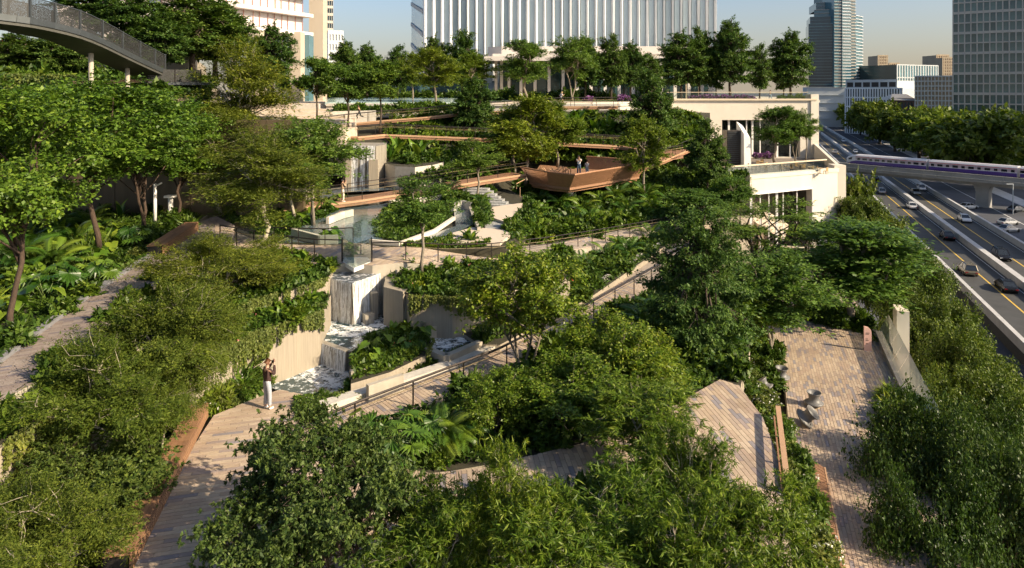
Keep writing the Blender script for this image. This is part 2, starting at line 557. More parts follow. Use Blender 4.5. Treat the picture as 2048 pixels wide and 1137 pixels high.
slab('left_bed', [G(*p, ZL - 0.05) for p in [(-300, 1000), (-120, 826), (0, 722), (150, 612), (325, 497), (395, 445), (420, 425), (300, 420), (0, 425), (-500, 440), (-700, 700)]], 14, SC,
     'planted soil bed beside the herringbone path', 'flower bed')
slab('slope_bed', [G(*p, 18.8) for p in [(-130, 985), (0, 892), (200, 757), (330, 652), (430, 562), (470, 530), (520, 512), (470, 450), (440, 475), (330, 549), (190, 670), (100, 748), (0, 798), (-100, 868)]], 13, SC,
     'planted bed strip with concrete retaining wall below the herringbone path', 'flower bed')
slab('lower_bed', [Vector(p) for p in [(-13.6, 9, 14.8), (-9.0, 9, 14.8), (-10.4, 22, 14.8), (-11.5, 26, 14.8), (-13.6, 26, 14.8)]], 13, SC,
     'sunken soil bed of olive green trees beside the timber deck', 'flower bed')
slab('vine_wall_bed', [G(*p, 18.4) for p in [(380, 728), (430, 700), (500, 668), (570, 648), (642, 624), (662, 590), (560, 575), (440, 590), (330, 660)]], 13.5, SC,
     'planted bed above the concrete wall hung with vines', 'flower bed')
slab('upper_vine_bed', [G(*p, 19.15) for p in [(400, 650), (500, 603), (580, 582), (655, 558), (668, 535), (690, 520), (600, 505), (500, 500), (430, 540)]], 14, SC,
     'upper planted bed left of the main waterfall', 'flower bed')

# ------------------------------------------------------------------ main waterfall and ponds
ZW = 18.9
wf_top = [G(655, 556, ZW), G(704, 567, ZW), G(760, 547, ZW), G(776, 532, ZW), G(662, 530, ZW)]
def wet_concrete():
    m, nt, p = nodes_of('wet_concrete')
    f = noise(nt, 1.6, 6, stretch=(8, 8, 0.18), rough=0.7)
    c = ramp(nt, f, [(0.10, 0.09, 0.075), (0.16, 0.14, 0.115), (0.30, 0.27, 0.22), (0.44, 0.40, 0.33), (0.5, 0.46, 0.38)])
    nt.links.new(c, p.inputs['Base Color'])
    p.inputs['Roughness'].default_value = 0.4
    bump(nt, p, f, 0.6, 0.05)
    return m
M['wet_concrete'] = wet_concrete()
fall = empty('main_waterfall', (wf_top[1].x, wf_top[1].y, 15.5), 0, 'tall board marked concrete waterfall block with water sheeting down both faces', 'waterfall')
def put(mb, name, mats, parent, smooth=False):
    o = mb.build(name, mats, parent, smooth)
    if parent is not None: o.matrix_parent_inverse = parent.matrix_world.inverted() if False else Matrix.Translation(-Vector(parent.location))
    return o
put(MB().prism([p - Vector((0, 0, 0.05)) for p in wf_top], 15.5), 'concrete_block', M['wet_concrete'], fall)
put(MB().prism([p + Vector((0, 0, 0.0)) for p in wf_top], ZW - 0.03), 'water_sheet', M['top_water'], fall)
def fall_mat():
    m, nt, p = nodes_of('falling_water')
    f = noise(nt, 3.0, 8, stretch=(7, 7, 0.35), rough=0.75)
    r = nt.nodes.new('ShaderNodeValToRGB')
    r.color_ramp.elements[0].position = 0.43; r.color_ramp.elements[1].position = 0.53
    nt.links.new(f, r.inputs[0])
    p.inputs['Base Color'].default_value = (0.86, 0.88, 0.88, 1)
    p.inputs['Roughness'].default_value = 0.25
    tr = nt.nodes.new('ShaderNodeBsdfTransparent')
    mx = nt.nodes.new('ShaderNodeMixShader')
    nt.links.new(r.outputs[0], mx.inputs[0]); nt.links.new(tr.outputs[0], mx.inputs[1]); nt.links.new(p.outputs[0], mx.inputs[2])
    nt.links.new(mx.outputs[0], nt.nodes['Material Output'].inputs['Surface'])
    bump(nt, p, f, 0.6, 0.1)
    return m
M['falling'] = fall_mat()
def sheet(a, b, ztop, zbot, off, parent, name='falling_water', seed=0, mat='falling', wob=0.07):
    """rippled curtain of falling water hung in front of a wall from a to b"""
    a, b = Vector(a), Vector(b)
    t = (b - a); ln = t.length; t.normalize()
    nrm = Vector((t.y, -t.x, 0))
    if nrm.y > 0: nrm = -nrm
    rr = random.Random(seed)
    nx, nz = max(6, int(ln / 0.09)), 8
    offs = [off + rr.random() * wob for _ in range(nx + 1)]
    vs_, fs = [], []
    for j in range(nz + 1):
        q = j / nz
        for i in range(nx + 1):
            p = a + t * (ln * i / nx) + nrm * (offs[i] * (0.35 + 0.65 * q ** 0.5))
            vs_.append((p.x, p.y, ztop + (zbot - ztop) * q))
    for j in range(nz):
        for i in range(nx):
            k = j * (nx + 1) + i
            fs.append((k, k + 1, k + nx + 2, k + nx + 1))
    return put(MB().add(vs_, fs), name, M[mat], parent, True)
sheet(wf_top[0], wf_top[1], ZW + 0.01, 16.95, 0.05, fall, seed=1)
sheet(wf_top[1], wf_top[2], ZW + 0.01, 16.95, 0.05, fall, seed=2)
# stepped concrete ledges in the falls
for (px, d, w_, z0, z1) in ((737, 31.6, 0.45, 15.6, 17.4), (748, 32.3, 0.3, 15.6, 18.2)):
    c = Dp(px, 600, d)
    put(MB().box((c.x, c.y, (z0 + z1) / 2), (w_, 0.4, z1 - z0), R(30)), 'ledge', M['wet_concrete'], fall)

def foam_mat():
    m, nt, p = nodes_of('white_foam')
    f = noise(nt, 2.2, 9, rough=0.78)
    r = nt.nodes.new('ShaderNodeValToRGB')
    r.color_ramp.elements[0].position = 0.44; r.color_ramp.elements[1].position = 0.53
    nt.links.new(f, r.inputs[0])
    p.inputs['Base Color'].default_value = (0.86, 0.88, 0.88, 1); p.inputs['Roughness'].default_value = 0.7
    tr = nt.nodes.new('ShaderNodeBsdfTransparent'); mx = nt.nodes.new('ShaderNodeMixShader')
    nt.links.new(r.outputs[0], mx.inputs[0]); nt.links.new(tr.outputs[0], mx.inputs[1]); nt.links.new(p.outputs[0], mx.inputs[2])
    nt.links.new(mx.outputs[0], nt.nodes['Material Output'].inputs['Surface'])
    bump(nt, p, f, 0.8, 0.15)
    return m
M['foam'] = foam_mat()
for pts_, zf_, lb_ in (([(632, 640), (700, 654), (768, 636), (776, 652), (712, 676), (640, 668), (626, 655)], 16.965, 'white foam at the foot of the main waterfall'),
                  ([(612, 714), (690, 735), (702, 755), (680, 778), (630, 772), (596, 748), (590, 730)], 16.115, 'white foam below the weir'),
                  ([(862, 672), (915, 662), (935, 684), (885, 700), (858, 690)], 16.765, 'white foam in the side pond')):
    tag(MB().prism([G(*p_, zf_) for p_ in pts_], None).build('foam', M['foam']), lb_, 'foam', None, 'stuff')
def water(name, pts, z, mat, label):
    o = MB().prism([G(*p, z) for p in pts], None).build(name, M[mat])
    return tag(o, label, 'water', None, 'structure')
water('upper_pond', [(630, 640), (770, 632), (800, 650), (700, 705), (626, 682), (615, 660)], 16.95, 'deep_water', 'dark foaming pond at the foot of the main waterfall')
water('lower_pond', [(560, 700), (700, 700), (720, 760), (690, 800), (640, 812), (590, 792), (540, 775)], 16.1, 'deep_water', 'churning lower pond beside the deck')
water('side_pond', [(845, 640), (925, 635), (960, 690), (895, 716), (848, 702)], 16.75, 'deep_water', 'teal side pond right of the alocasia bed')
# weir between the ponds
weir = empty('weir', G(626, 677, 16.95), 0, 'dark wet concrete weir spilling from the upper to the lower pond', 'weir')
wa, wb = G(622, 676, 16.98), G(694, 701, 16.98)
put(MB().beam(wa - Vector((0, 0, 0.6)), wb - Vector((0, 0, 0.6)), 0.3, 1.2), 'weir_wall', M['wet_concrete'], weir)
sheet(wa + Vector((0, -0.15, 0)), wb + Vector((0, -0.15, 0)), 17.0, 16.12, 0.06, weir, seed=5)
# concrete block and planter right of the falls
blk = [G(*p, 18.75) for p in [(767, 574), (806, 584), (832, 570), (830, 555), (772, 553)]]
tag(MB().prism(blk, 15.5).build('concrete_pier', M['board_concrete']), 'smooth concrete pier standing right of the main waterfall', 'pier')
blk2 = [G(*p, 18.2) for p in [(795, 601), (828, 610), (850, 600), (846, 580), (800, 582)]]
tag(MB().prism(blk2, 15.5).build('concrete_pier', M['board_concrete']), 'lower stepped concrete pier in front of the vine planter', 'pier')
slab('waterfall_bed', [G(*p, 18.6) for p in [(772, 560), (820, 594), (905, 596), (990, 580), (1060, 555), (1140, 540), (1140, 500), (1000, 522), (880, 527), (785, 520)]], 15.5, SC,
     'planted bed with hanging vines right of the main waterfall', 'flower bed')
slab('alocasia_bed', [G(*p, 17.05) for p in [(700, 706), (702, 768), (780, 745), (850, 712), (862, 682), (850, 655), (785, 658), (735, 678)]], 15.5, SC,
     'low planted island of broad leaves between the ponds', 'flower bed')
pc = MB()
pts = [G(*p, 16.9) for p in [(845, 700), (893, 719), (960, 690)]]
for a, b in zip(pts[:-1], pts[1:]): pc.beam(a, b, 0.3, 0.35)
tag(pc.build('pond_coping', M['concrete']), 'concrete coping round the teal side pond', 'kerb')
dv = MB().beam(G(852, 668, 17.0), G(918, 655, 17.0), 0.25, 0.6)
tag(dv.build('pond_divider', M['concrete']), 'low concrete divider across the side pond', 'wall')
for i, (a, b) in enumerate((((700, 766), (778, 748)), ((735, 795), (805, 772)))):
    tag(MB().beam(G(*a, 16.75), G(*b, 16.75), 0.2, 0.9).build('planter_wall', M['concrete']),
        ('short concrete planter wall in front of the broad leaf island', 'lower short concrete planter wall beside the walkway coping')[i], 'wall')
slab('walkway_bed', [G(*p, 16.45) for p in [(690, 800), (760, 780), (915, 735), (1000, 700), (970, 690), (895, 716), (800, 740), (700, 770), (640, 800)]], 15.5, SC,
     'narrow planted bed between ponds and walkway', 'flower bed')
slab('diagonal_bed', [G(*p, 16.9) for p in [(1000, 690), (1180, 596), (1340, 486), (1400, 466), (1400, 440), (1330, 470), (1180, 500), (1130, 530), (990, 590), (905, 600), (900, 650), (960, 690)]], 15, SC,
     'shady planted bed between the walkway and the upper path', 'flower bed')
slab('palm_bed', [G(*p, 16.45) for p in [(640, 903), (700, 873), (832, 820), (1000, 750), (1150, 669), (1290, 585), (1390, 527), (1480, 560), (1500, 700), (1482, 770), (1440, 762), (1330, 822), (1240, 868), (1050, 917), (860, 950), (760, 935)]], 13.5, SC,
     'large bed of palms and trees between walkway and loop path', 'flower bed')
slab('near_bed', [G(*p, 16.4) for p in [(760, 1000), (930, 1000), (1150, 968), (1250, 934), (1330, 910), (1425, 935), (1452, 1010), (1445, 1800), (740, 1800)]], 13.5, SC,
     'foreground bed of willowy trees below the loop path', 'flower bed')
slab('hedge_planter', [G(*p, 15.3) for p in [(1470, 765), (1530, 790), (1600, 900), (1640, 1000), (1800, 1800), (1640, 1800), (1570, 985), (1552, 900), (1500, 800)]], 13, SC,
     'raised planter of white flowering hedge between path and terrace', 'planter')

# ------------------------------------------------------------------ upper path with overlook, pond garden
def zs3(px): return float(np.interp(px, [440, 820, 1000, 1180, 1340, 1450], [19.3, 19.3, 18.55, 17.7, 16.9, 16.62]))
s3f = [(430, 446), (520, 486), (640, 492), (720, 487), (770, 496), (900, 500), (1000, 497), (1100, 489), (1200, 470), (1280, 453), (1345, 438), (1450, 430)]
s3n = [(1450, 462), (1345, 462), (1280, 476), (1180, 496), (1090, 512), (1000, 525), (900, 531), (800, 526), (745, 532), (690, 528), (640, 529), (530, 515), (430, 490)]
s3_poly = [G(p[0], p[1], zs3(p[0])) for p in s3f + s3n]
up = tag(MB().prism(s3_poly, 14.5, 0, 1).build('upper_path', [M['joint'], M['concrete']]), 'sunlit plank paved path crossing above the main waterfall', 'path', None, 'structure')
tmp_pts = np.array([[p.x, p.y, p.z] for p in s3_poly])
def zs3w(x, y):
    return zs3(HX + F * x / y)
pave(up, s3_poly, R(75), 0.6, 0.16, single=0, zf=zs3w, dmax=60, seed=9)
ov = empty('overlook_balcony', G(690, 525, ZL), 0, 'small white slab balcony with glass sides jutting over the waterfall', 'balcony')
ovp = [G(685, 523, ZL + 0.04), G(708, 537, ZL + 0.04), G(743, 523, ZL + 0.04), G(735, 515, ZL + 0.04), G(690, 515, ZL + 0.04)]
put(MB().prism(ovp, ZL - 0.16), 'slab', M['white'], ov)
for a, b in ((ovp[0], ovp[1]), (ovp[1], ovp[2])):
    t = Vector((0, 0, 0.6))
    put(MB().beam(a + t, b + t, 0.02, 1.15), 'glass_panel', M['glass'], ov)
for p in (ovp[0], ovp[2]):
    put(MB().beam(p + Vector((0, 0, -0.2)), p + Vector((0, 0, 1.2)), 0.05, 0.05), 'post', M['steel_dark'], ov)

slab('pond_garden_bed', [G(*p, 19.15) for p in [(430, 446), (560, 494), (720, 490), (780, 497), (830, 499), (960, 499), (1012, 496), (1045, 465), (1060, 400), (1000, 372), (640, 372), (430, 400)]], 14, M['soil'],
     'planted ground around the shallow upper ponds', 'flower bed')
slab('platform_bed', [G(*p, 17.4) for p in [(940, 500), (1000, 500), (1090, 492), (1200, 473), (1345, 441), (1500, 420), (1500, 372), (1300, 372), (1000, 372), (960, 440)]], 13, SC,
     'lush palm bed under the cantilevered timber platform', 'flower bed')
water('shallow_pond', [(560, 486), (600, 455), (690, 412), (730, 400), (800, 405), (790, 440), (745, 460), (770, 484), (700, 488)], 19.28, 'calm_water', 'shallow pale pond behind the overlook')
water('water_channel', [(820, 482), (860, 470), (912, 452), (905, 405), (938, 400), (948, 448), (905, 470), (850, 492)], 19.3, 'calm_water', 'narrow blue water channel beside the sand slabs')
def low_wall(pts, z, h, w_, label, mat='cream', name='pond_wall'):
    mb = MB()
    ps = [G(*p, z) for p in pts]
    for a, b in zip(ps[:-1], ps[1:]): mb.beam(a + Vector((0, 0, h / 2)), b + Vector((0, 0, h / 2)), w_, h)
    return tag(mb.build(name, M[mat]), label, 'wall')
low_wall([(585, 474), (640, 489), (676, 488)], ZL, 0.5, 0.2, 'cream curved pond wall right beside the upper path')
low_wall([(655, 449), (685, 437), (705, 432)], ZL, 0.45, 0.2, 'cream pond wall behind the shallow pond')
low_wall([(905, 424), (925, 416), (942, 420)], ZL, 0.55, 0.2, 'pale wall closing the head of the water channel', 'stone_white')
low_wall([(940, 420), (950, 447), (958, 462)], ZL, 0.25, 0.2, 'pale side wall of the water channel', 'concrete')
low_wall([(740, 487), (800, 492), (870, 466), (908, 440)], ZL, 0.22, 0.2, 'low cream wall round the tree island', 'cream')
low_wall([(780, 412), (830, 405), (880, 400), (900, 402)], ZL, 0.4, 0.3, 'low pale wall behind the tree island')
slab('sand_slab', [G(*p, 19.32) for p in [(905, 466), (945, 455), (1005, 459), (1025, 468), (1000, 486), (960, 486), (905, 486)]], 19.0, M['sand_slab'], 'smooth sand coloured slab beside the water channel', 'slab')
slab('sand_slab', [G(*p, 19.36) for p in [(975, 432), (985, 414), (1045, 406), (1038, 426), (1010, 444)]], 19.0, M['sand_slab'], 'upper sand coloured slab at the foot of the stone steps', 'slab')
stairs = empty('stone_steps', G(1000, 410, 19.6), 0, 'rough grey stone steps climbing from the sand slab', 'steps')
M['rough_stone'] = plain('rough_grey_stone', (0.30, 0.30, 0.29), 0.9, var=0.45, scale=7, bmp=1.0)
for k in range(7):
    c = Dp(995 - k * 7, 409 - k * 5.4, 50.5 + k * 0.72)
    put(MB().box((c.x, c.y, c.z - 0.6), (2.1, 0.8, 1.2), R(-14)), 'step', M['rough_stone'], stairs)
for k in range(4):
    c = Dp(997 - k * 3, 452 - k * 5.0, 42.6 + k * 0.85)
    put(MB().box((c.x, c.y, c.z - 0.62), (1.7, 0.9, 1.0), R(4)), 'step', M['rough_stone'], stairs)

# brown timber ramp from the pond garden up to the platform
def ribbon(pts_px, width, thick=0.3, keep=False):
    """walkway ribbon: pts (px, py, d) along the near edge; returns near, far edges in world"""
    near = [Dp(*p) for p in pts_px]
    far = []
    for i, p in enumerate(near):
        t = near[min(i + 1, len(near) - 1)] - near[max(i - 1, 0)]
        n = Vector((-t.y, t.x, 0)).normalized()
        if n.y < 0 and not keep: n = -n
        far.append(p + n * width)
    return near, far
def catwalk(name, pts_px, width, label, cat='footbridge', mat='wood', edge='wood_light'):
    near, far = ribbon(pts_px, width)
    root = empty(name, near[0], 0, label, cat)
    mb = MB()
    for i in range(len(near) - 1):
        a, b, c, d = near[i], near[i + 1], far[i + 1], far[i]
        t = Vector((0, 0, 0.28))
        mb.add([a, b, c, d, a - t, b - t, c - t, d - t], [(0, 1, 2, 3), (7, 6, 5, 4), (4, 5, 1, 0), (6, 7, 3, 2), (5, 6, 2, 1), (7, 4, 0, 3)])
    put(mb, 'deck', M[mat], root)
    e = MB()
    for i in range(len(near) - 1): e.beam(near[i] + Vector((0, -0.02, 0.02)), near[i + 1] + Vector((0, -0.02, 0.02)), 0.1, 0.16)
    put(e, 'edge_beam', M[edge], root)
    return root, near, far
def railing(root, line, h=1.05, gap=1.6, post_w=0.05, rail='steel_dark', wires=0, rail_r=0.03, wire_mat='brass_rail', post='steel_dark', glass=False):
    L = [0.0]
    for a, b in zip(line[:-1], line[1:]): L.append(L[-1] + (b - a).length)
    def at(s):
        for i in range(len(line) - 1):
            if s <= L[i + 1] + 1e-6:
                return line[i].lerp(line[i + 1], (s - L[i]) / max(1e-6, L[i + 1] - L[i]))
        return line[-1].copy()
    n = max(1, round(L[-1] / gap))
    mesh_post = MB().box((0, 0, h / 2), (post_w, post_w, h)).mesh('post', M[post])
    for k in range(n + 1):
        p = at(L[-1] * k / n)
        o = link('post', mesh_post, root, p); o.matrix_parent_inverse = Matrix.Translation(-Vector(root.location))
    up_ = Vector((0, 0, 1))
    put(MB().tube([p + up_ * h for p in line], rail_r, 6), 'handrail', M[rail], root)
    for k in range(wires):
        put(MB().tube([p + up_ * h * (1 - (k + 1) * 0.24) for p in line], 0.016, 4), 'rail_wire', M[wire_mat], root)
    if glass:
        for k in range(n):
            a, b = at(L[-1] * k / n), at(L[-1] * (k + 1) / n)
            put(MB().beam(a + up_ * (h * 0.5), b + up_ * (h * 0.5), 0.015, h * 0.9), 'glass_panel', M['glass'], root)

r7, n7, f7 = catwalk('timber_ramp', [(560, 425, 46), (640, 413, 48.0), (720, 403, 49.5), (830, 386, 52), (950, 366, 55), (1052, 350, 58)], 2.2,
                     'rust brown timber ramp climbing from the pond garden to the platform', 'ramp')
railing(r7, [p + Vector((0.05, 0.05, 0)) for p in n7], 1.05, 3.2, wires=1)
railing(r7, f7, 1.05, 3.2, wires=1)
b1, n1_, f1 = catwalk('lower_catwalk', [(640, 272, 65), (665, 273, 64.5), (716, 276, 64), (770, 271, 66), (970, 279, 68), (1130, 288, 70), (1240, 294, 71), (1330, 312, 68), (1290, 332, 64)], 2.0,
                      'lower timber catwalk passing over the upper waterfall', 'footbridge')
railing(b1, n1_, 1.05, 3.0, wires=1)
railing(b1, f1, 1.05, 3.0, wires=1)
b2, n2_, f2 = catwalk('upper_catwalk', [(640, 256, 73), (700, 249, 74), (760, 243, 75), (850, 236, 76), (920, 228, 77), (1000, 224, 77.5), (1120, 215, 78), (1236, 214, 79)], 1.8,
                      'upper timber catwalk where joggers run below the roof garden', 'footbridge')
railing(b2, n2_, 1.1, 2.6, wires=2)
railing(b2, f2, 1.1, 2.6, wires=1)
b3, n3_, f3 = catwalk('platform_bridge', [(1280, 340, 62), (1330, 322, 66), (1380, 300, 71), (1400, 294, 73)], 2.2, 'short timber bridge linking platform and cream building', 'footbridge')
railing(b3, n3_, 1.1, 2.2)

# upper waterfall
uf = empty('upper_waterfall', Dp(735, 385, 60), 0, 'upper concrete waterfall column under the lower catwalk', 'waterfall')
utop = [Dp(686, 292, 60.5), Dp(700, 296, 59), Dp(752, 294, 58.5), Dp(773, 288, 60.5), Dp(773, 284, 62.5), Dp(690, 284, 62.5)]
for p in utop: p.z = 23.05
put(MB().prism(utop, 18), 'concrete_block', M['wet_concrete'], uf)
for k, (t0, t1) in enumerate(((0.08, 0.34), (0.42, 0.62), (0.7, 0.98))): sheet(utop[1].lerp(utop[2], t0), utop[1].lerp(utop[2], t1), 23.08, 19.0, 0.25, uf, seed=20 + k)
for (px, d, w_, z1) in ((748, 58.2, 0.8, 21.9), (698, 58.9, 0.5, 22.3)):
    c = Dp(px, 340, d)
    put(MB().box((c.x, c.y, (18 + z1) / 2), (w_, 0.5, z1 - 18)), 'ledge', M['board_concrete'], uf)
water('plunge_pond', [(640, 400), (690, 385), (800, 380), (830, 372), (780, 362), (640, 380)], 19.45, 'calm_water', 'plunge pond at the foot of the upper waterfall')

# curved planter right of the upper waterfall and slope under the catwalks
slab('curved_planter', [G(*p, 21.4) for p in [(770, 327), (790, 333), (830, 335), (868, 330), (905, 320), (910, 300), (770, 285)]], 17, [M['soil'], M['stone_white']],
     'curved cream planter of bright foliage right of the upper waterfall', 'planter')
slab('platform_bank', [G(940, 440, 18.2), G(1040, 455, 17.45), G(1345, 445, 17.45), G(1500, 430, 17.45), Dp(1500, 350, 66), Dp(1300, 347, 69.5), Dp(1180, 347, 69.5), Dp(1040, 347, 68), Dp(1000, 352, 63)], 13, SC, 'planted bank rising behind the timber platform', 'flower bed')
slab('catwalk_slope', [Dp(640, 292, 70), Dp(1240, 300, 72), Dp(1420, 300, 74), Dp(1420, 226, 88), Dp(1240, 220, 85), Dp(640, 240, 82)], 17, M['soil'], 'steep planted slope under the catwalks', 'flower bed')
slab('terrace_step_wall', [Dp(790, 262, 76), Dp(840, 262, 76), Dp(900, 260, 77), Dp(900, 257, 78), Dp(790, 257, 78)], 20, M['stone_white'], 'pale planter edge below the upper catwalk', 'wall', None)

# paved plaza steps at the upper left
plaza = empty('plaza_steps', Dp(620, 262, 63), 0, 'wide sunlit paved steps at the upper left of the garden', 'steps')
for k in range(8):
    d0, d1 = 62 + k * 4.6, 62 + (k + 1) * 4.6
    z = 24.25 + k * 0.26
    xl, xr = (470 - HX) / F * d0, (690 - HX) / F * d0
    put(MB().prism([Vector((xl, d0, z)), Vector((xr, d0, z)), Vector((xr, d1 + 0.3, z)), Vector((xl, d1 + 0.3, z))], 20), 'step', M['sand_slab'], plaza)
slab('roof_garden', [Vector(p) for p in [(-75, 98, 26.2), (-24, 98, 26.2), (-24, 86, 26.2), (14, 86, 26.2), (22, 96, 26.2), (26.2, 112.6, 26.2), (52, 112.6, 26.2), (66, 150, 26.2), (66, 230, 26.2), (-90, 230, 26.2)]], 25.9,
     [M['sand_slab'], M['stone_white']], 'roof garden level carrying the dark green tree row', 'terrace')
slab('roof_garden_base', [Vector(p) for p in [(-75, 98.2, 26.1), (-24, 98.2, 26.1), (-24, 86.2, 26.1), (14, 86.2, 26.1), (21.8, 96.2, 26.1), (26, 112.4, 26.1), (26, 150, 26.1), (-75, 150, 26.1)]], 10, M['stone_white'], 'pale retaining mass below the roof garden', 'wall')
slab('roof_pool', [Dp(650, 205, 87.5), Dp(945, 205, 87.5), Dp(945, 196, 100), Dp(650, 196, 100)], 26.0, M['pool_tile'], 'long pale swimming pool strip behind the upper catwalk', 'pool')
slab('roof_lawn', [Vector(p) for p in [(-26, 102, 26.24), (20, 102, 26.24), (22, 109, 26.24), (-26, 109, 26.24)]], None, plain('lawn', (0.07, 0.12, 0.025), 0.9, var=0.3, scale=6), 'strip of lawn behind the swimming pool', 'lawn')
tag(MB().box(((610 - HX) / F * 85, 85.5, 25.4), (3.5, 0.4, 1.6)).build('plaza_wall', M['stone_white']), 'short white wall beside the plaza steps', 'wall')
tag(MB().beam(Dp(665, 236, 78), Dp(752, 234, 79), 0.4, 1.5).build('ribbed_wall', M['stone_white']), 'pale ribbed wall behind the jogger in dark leggings', 'wall')

# brown facade and upper terraces at far left
back = empty('brown_facade', Dp(200, 440, 46), 0, 'dark brown reflective facade behind the left bed', 'building')
for k in range(9):
    x0 = -38 + k * 2.62
    put(MB().box((x0 + 1.29, 46.5, 22.6), (2.58, 0.5, 6.6)), 'panel', M['brownwall'], back)
slab('upper_left_bed', [Vector(p) for p in [(-55, 46.9, 25.6), (-15.5, 46.9, 25.6), (-16, 54, 25.6), (-24, 62, 25.6), (-55, 62, 25.6)]], 17, SC, 'planted terrace above the brown facade', 'flower bed')
slab('highest_left_bed', [Vector(p) for p in [(-70, 58, 28.2), (-27, 58, 28.2), (-30, 66, 28.2), (-42, 96, 28.2), (-90, 96, 28.2)]], 17, SC, 'highest planted terrace at the upper left', 'flower bed')
slab('topmost_left_bed', [Vector(p) for p in [(-80, 64, 31.2), (-31, 64, 31.2), (-34, 72, 31.2), (-44, 96, 31.2), (-90, 96, 31.2)]], 17, SC, 'topmost planted terrace under the elevated ramp', 'flower bed')
tag(MB().beam(Dp(330, 222, 48), Dp(425, 208, 53), 0.5, 1.0).build('terrace_wall', M['concrete']), 'weathered concrete terrace wall behind the feathery tree', 'wall')
tag(MB().beam(Dp(140, 166, 45), Dp(290, 162, 50), 0.6, 0.25).build('terrace_ledge', M['wood_light']), 'orange timber ledge above the broad leaved trees', 'ledge')
for k, (px, py0, py1, d) in enumerate(((310, 368, 442, 43.5), (341, 393, 446, 45))):
    a, b = Dp(px, py0, d), Dp(px, py1, d)
    c = empty('lamp_post' if k == 0 else 'white_column', b, 0, ('slim white lamp post with a small arm behind the left bed', 'white column at the end of the brown facade')[k], ('lamp post', 'column')[k])
    put(MB().tube([b - Vector((0, 0, 0.4)), a], 0.11 if k == 0 else 0.16, 10), 'shaft', M['white'], c, True)
    if k == 0: put(MB().tube([a - Vector((0, 0, 0.15)), a + Vector((0.45, 0, 0.05))], 0.06, 8), 'arm', M['white'], c)
    else: put(MB().box((a.x, a.y, a.z), (0.6, 0.6, 0.15)), 'capital', M['white'], c)

# curving elevated ramp with mesh balustrade, top left
M['mesh_panel'] = glass_mat('grey_mesh', (0.10, 0.11, 0.11), 0.9, 0.5)
def mesh_mat():
    m, nt, p = nodes_of('perforated_mesh')
    tc = nt.nodes.new('ShaderNodeTexCoord')
    mp = nt.nodes.new('ShaderNodeMapping'); mp.inputs['Scale'].default_value = (1, 1, 1)
    nt.links.new(tc.outputs['Object'], mp.inputs[0])
    vo = nt.nodes.new('ShaderNodeTexVoronoi'); vo.inputs['Scale'].default_value = 26
    vo.feature = 'DISTANCE_TO_EDGE'
    nt.links.new(mp.outputs[0], vo.inputs['Vector'])
    gt = nt.nodes.new('ShaderNodeMath'); gt.operation = 'GREATER_THAN'; gt.inputs[1].default_value = 0.17
    nt.links.new(vo.outputs['Distance'], gt.inputs[0])
    p.inputs['Base Color'].default_value = (0.05, 0.05, 0.048, 1); p.inputs['Roughness'].default_value = 0.5; p.inputs['Metallic'].default_value = 0.4
    tr = nt.nodes.new('ShaderNodeBsdfTransparent'); mx = nt.nodes.new('ShaderNodeMixShader')
    nt.links.new(gt.outputs[0], mx.inputs[0]); nt.links.new(p.outputs[0], mx.inputs[1]); nt.links.new(tr.outputs[0], mx.inputs[2])
    nt.links.new(mx.outputs[0], nt.nodes['Material Output'].inputs['Surface'])
    return m
M['mesh_panel'] = mesh_mat()
rp = [(-110, 22, 33), (0, 36, 34.5), (60, 44, 35.5), (110, 54, 37), (160, 67, 38.5), (205, 85, 40.5), (245, 105, 43), (280, 122, 45.5), (310, 136, 48), (330, 145, 50)]
rpa = np.array(rp, float)
def catmull(P, m):
    out = []
    for i in range(len(P) - 1):
        p0, p1, p2, p3 = P[max(i - 1, 0)], P[i], P[i + 1], P[min(i + 2, len(P) - 1)]
        for k in range(m):
            t = k / m
            out.append(0.5 * ((2 * p1) + (-p0 + p2) * t + (2 * p0 - 5 * p1 + 4 * p2 - p3) * t * t + (-p0 + 3 * p1 - 3 * p2 + p3) * t ** 3))
    return out + [P[-1]]
rp = [tuple(q) for q in catmull(rpa, 2)]
nr, fr_ = ribbon(rp, 1.8, keep=True)
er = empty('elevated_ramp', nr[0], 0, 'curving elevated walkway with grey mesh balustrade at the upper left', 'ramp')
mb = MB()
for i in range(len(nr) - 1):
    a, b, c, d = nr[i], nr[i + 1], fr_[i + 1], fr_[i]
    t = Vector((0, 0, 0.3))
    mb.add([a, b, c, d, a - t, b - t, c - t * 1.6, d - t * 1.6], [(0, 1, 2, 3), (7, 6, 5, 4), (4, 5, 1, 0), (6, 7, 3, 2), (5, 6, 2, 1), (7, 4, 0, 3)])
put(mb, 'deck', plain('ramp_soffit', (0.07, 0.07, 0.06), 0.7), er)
e = MB()
for i in range(len(nr) - 1): e.beam(nr[i] + Vector((0, -0.03, 0.05)), nr[i + 1] + Vector((0, -0.03, 0.05)), 0.12, 0.34)
put(e, 'edge_beam', M['steel_grey'], er)
for line in (nr, fr_):
    for i in range(len(line) - 1):
        a, b = line[i], line[i + 1]
        u = Vector((0, 0, 1.25))
        put(MB().add([a + u * 0.12, b + u * 0.12, b + u, a + u], [(0, 1, 2, 3)]), 'mesh_panel', M['mesh_panel'], er)
    for p in line[::2]:
        put(MB().box((p.x, p.y, p.z + 0.68), (0.11, 0.11, 1.36)), 'post', M['steel_grey'], er)
    put(MB().tube([p + Vector((0, 0, 1.3)) for p in line], 0.04, 6), 'handrail', M['steel_grey'], er)
for (px, py0, py1, d) in ((182, 88, 160, 41.5), (255, 118, 178, 46)):
    a, b = Dp(px, py0, d), Dp(px, py1, d)
    put(MB().tube([b - Vector((0, 0, 2)), a], 0.15, 14), 'column', M['concrete'], er, True)
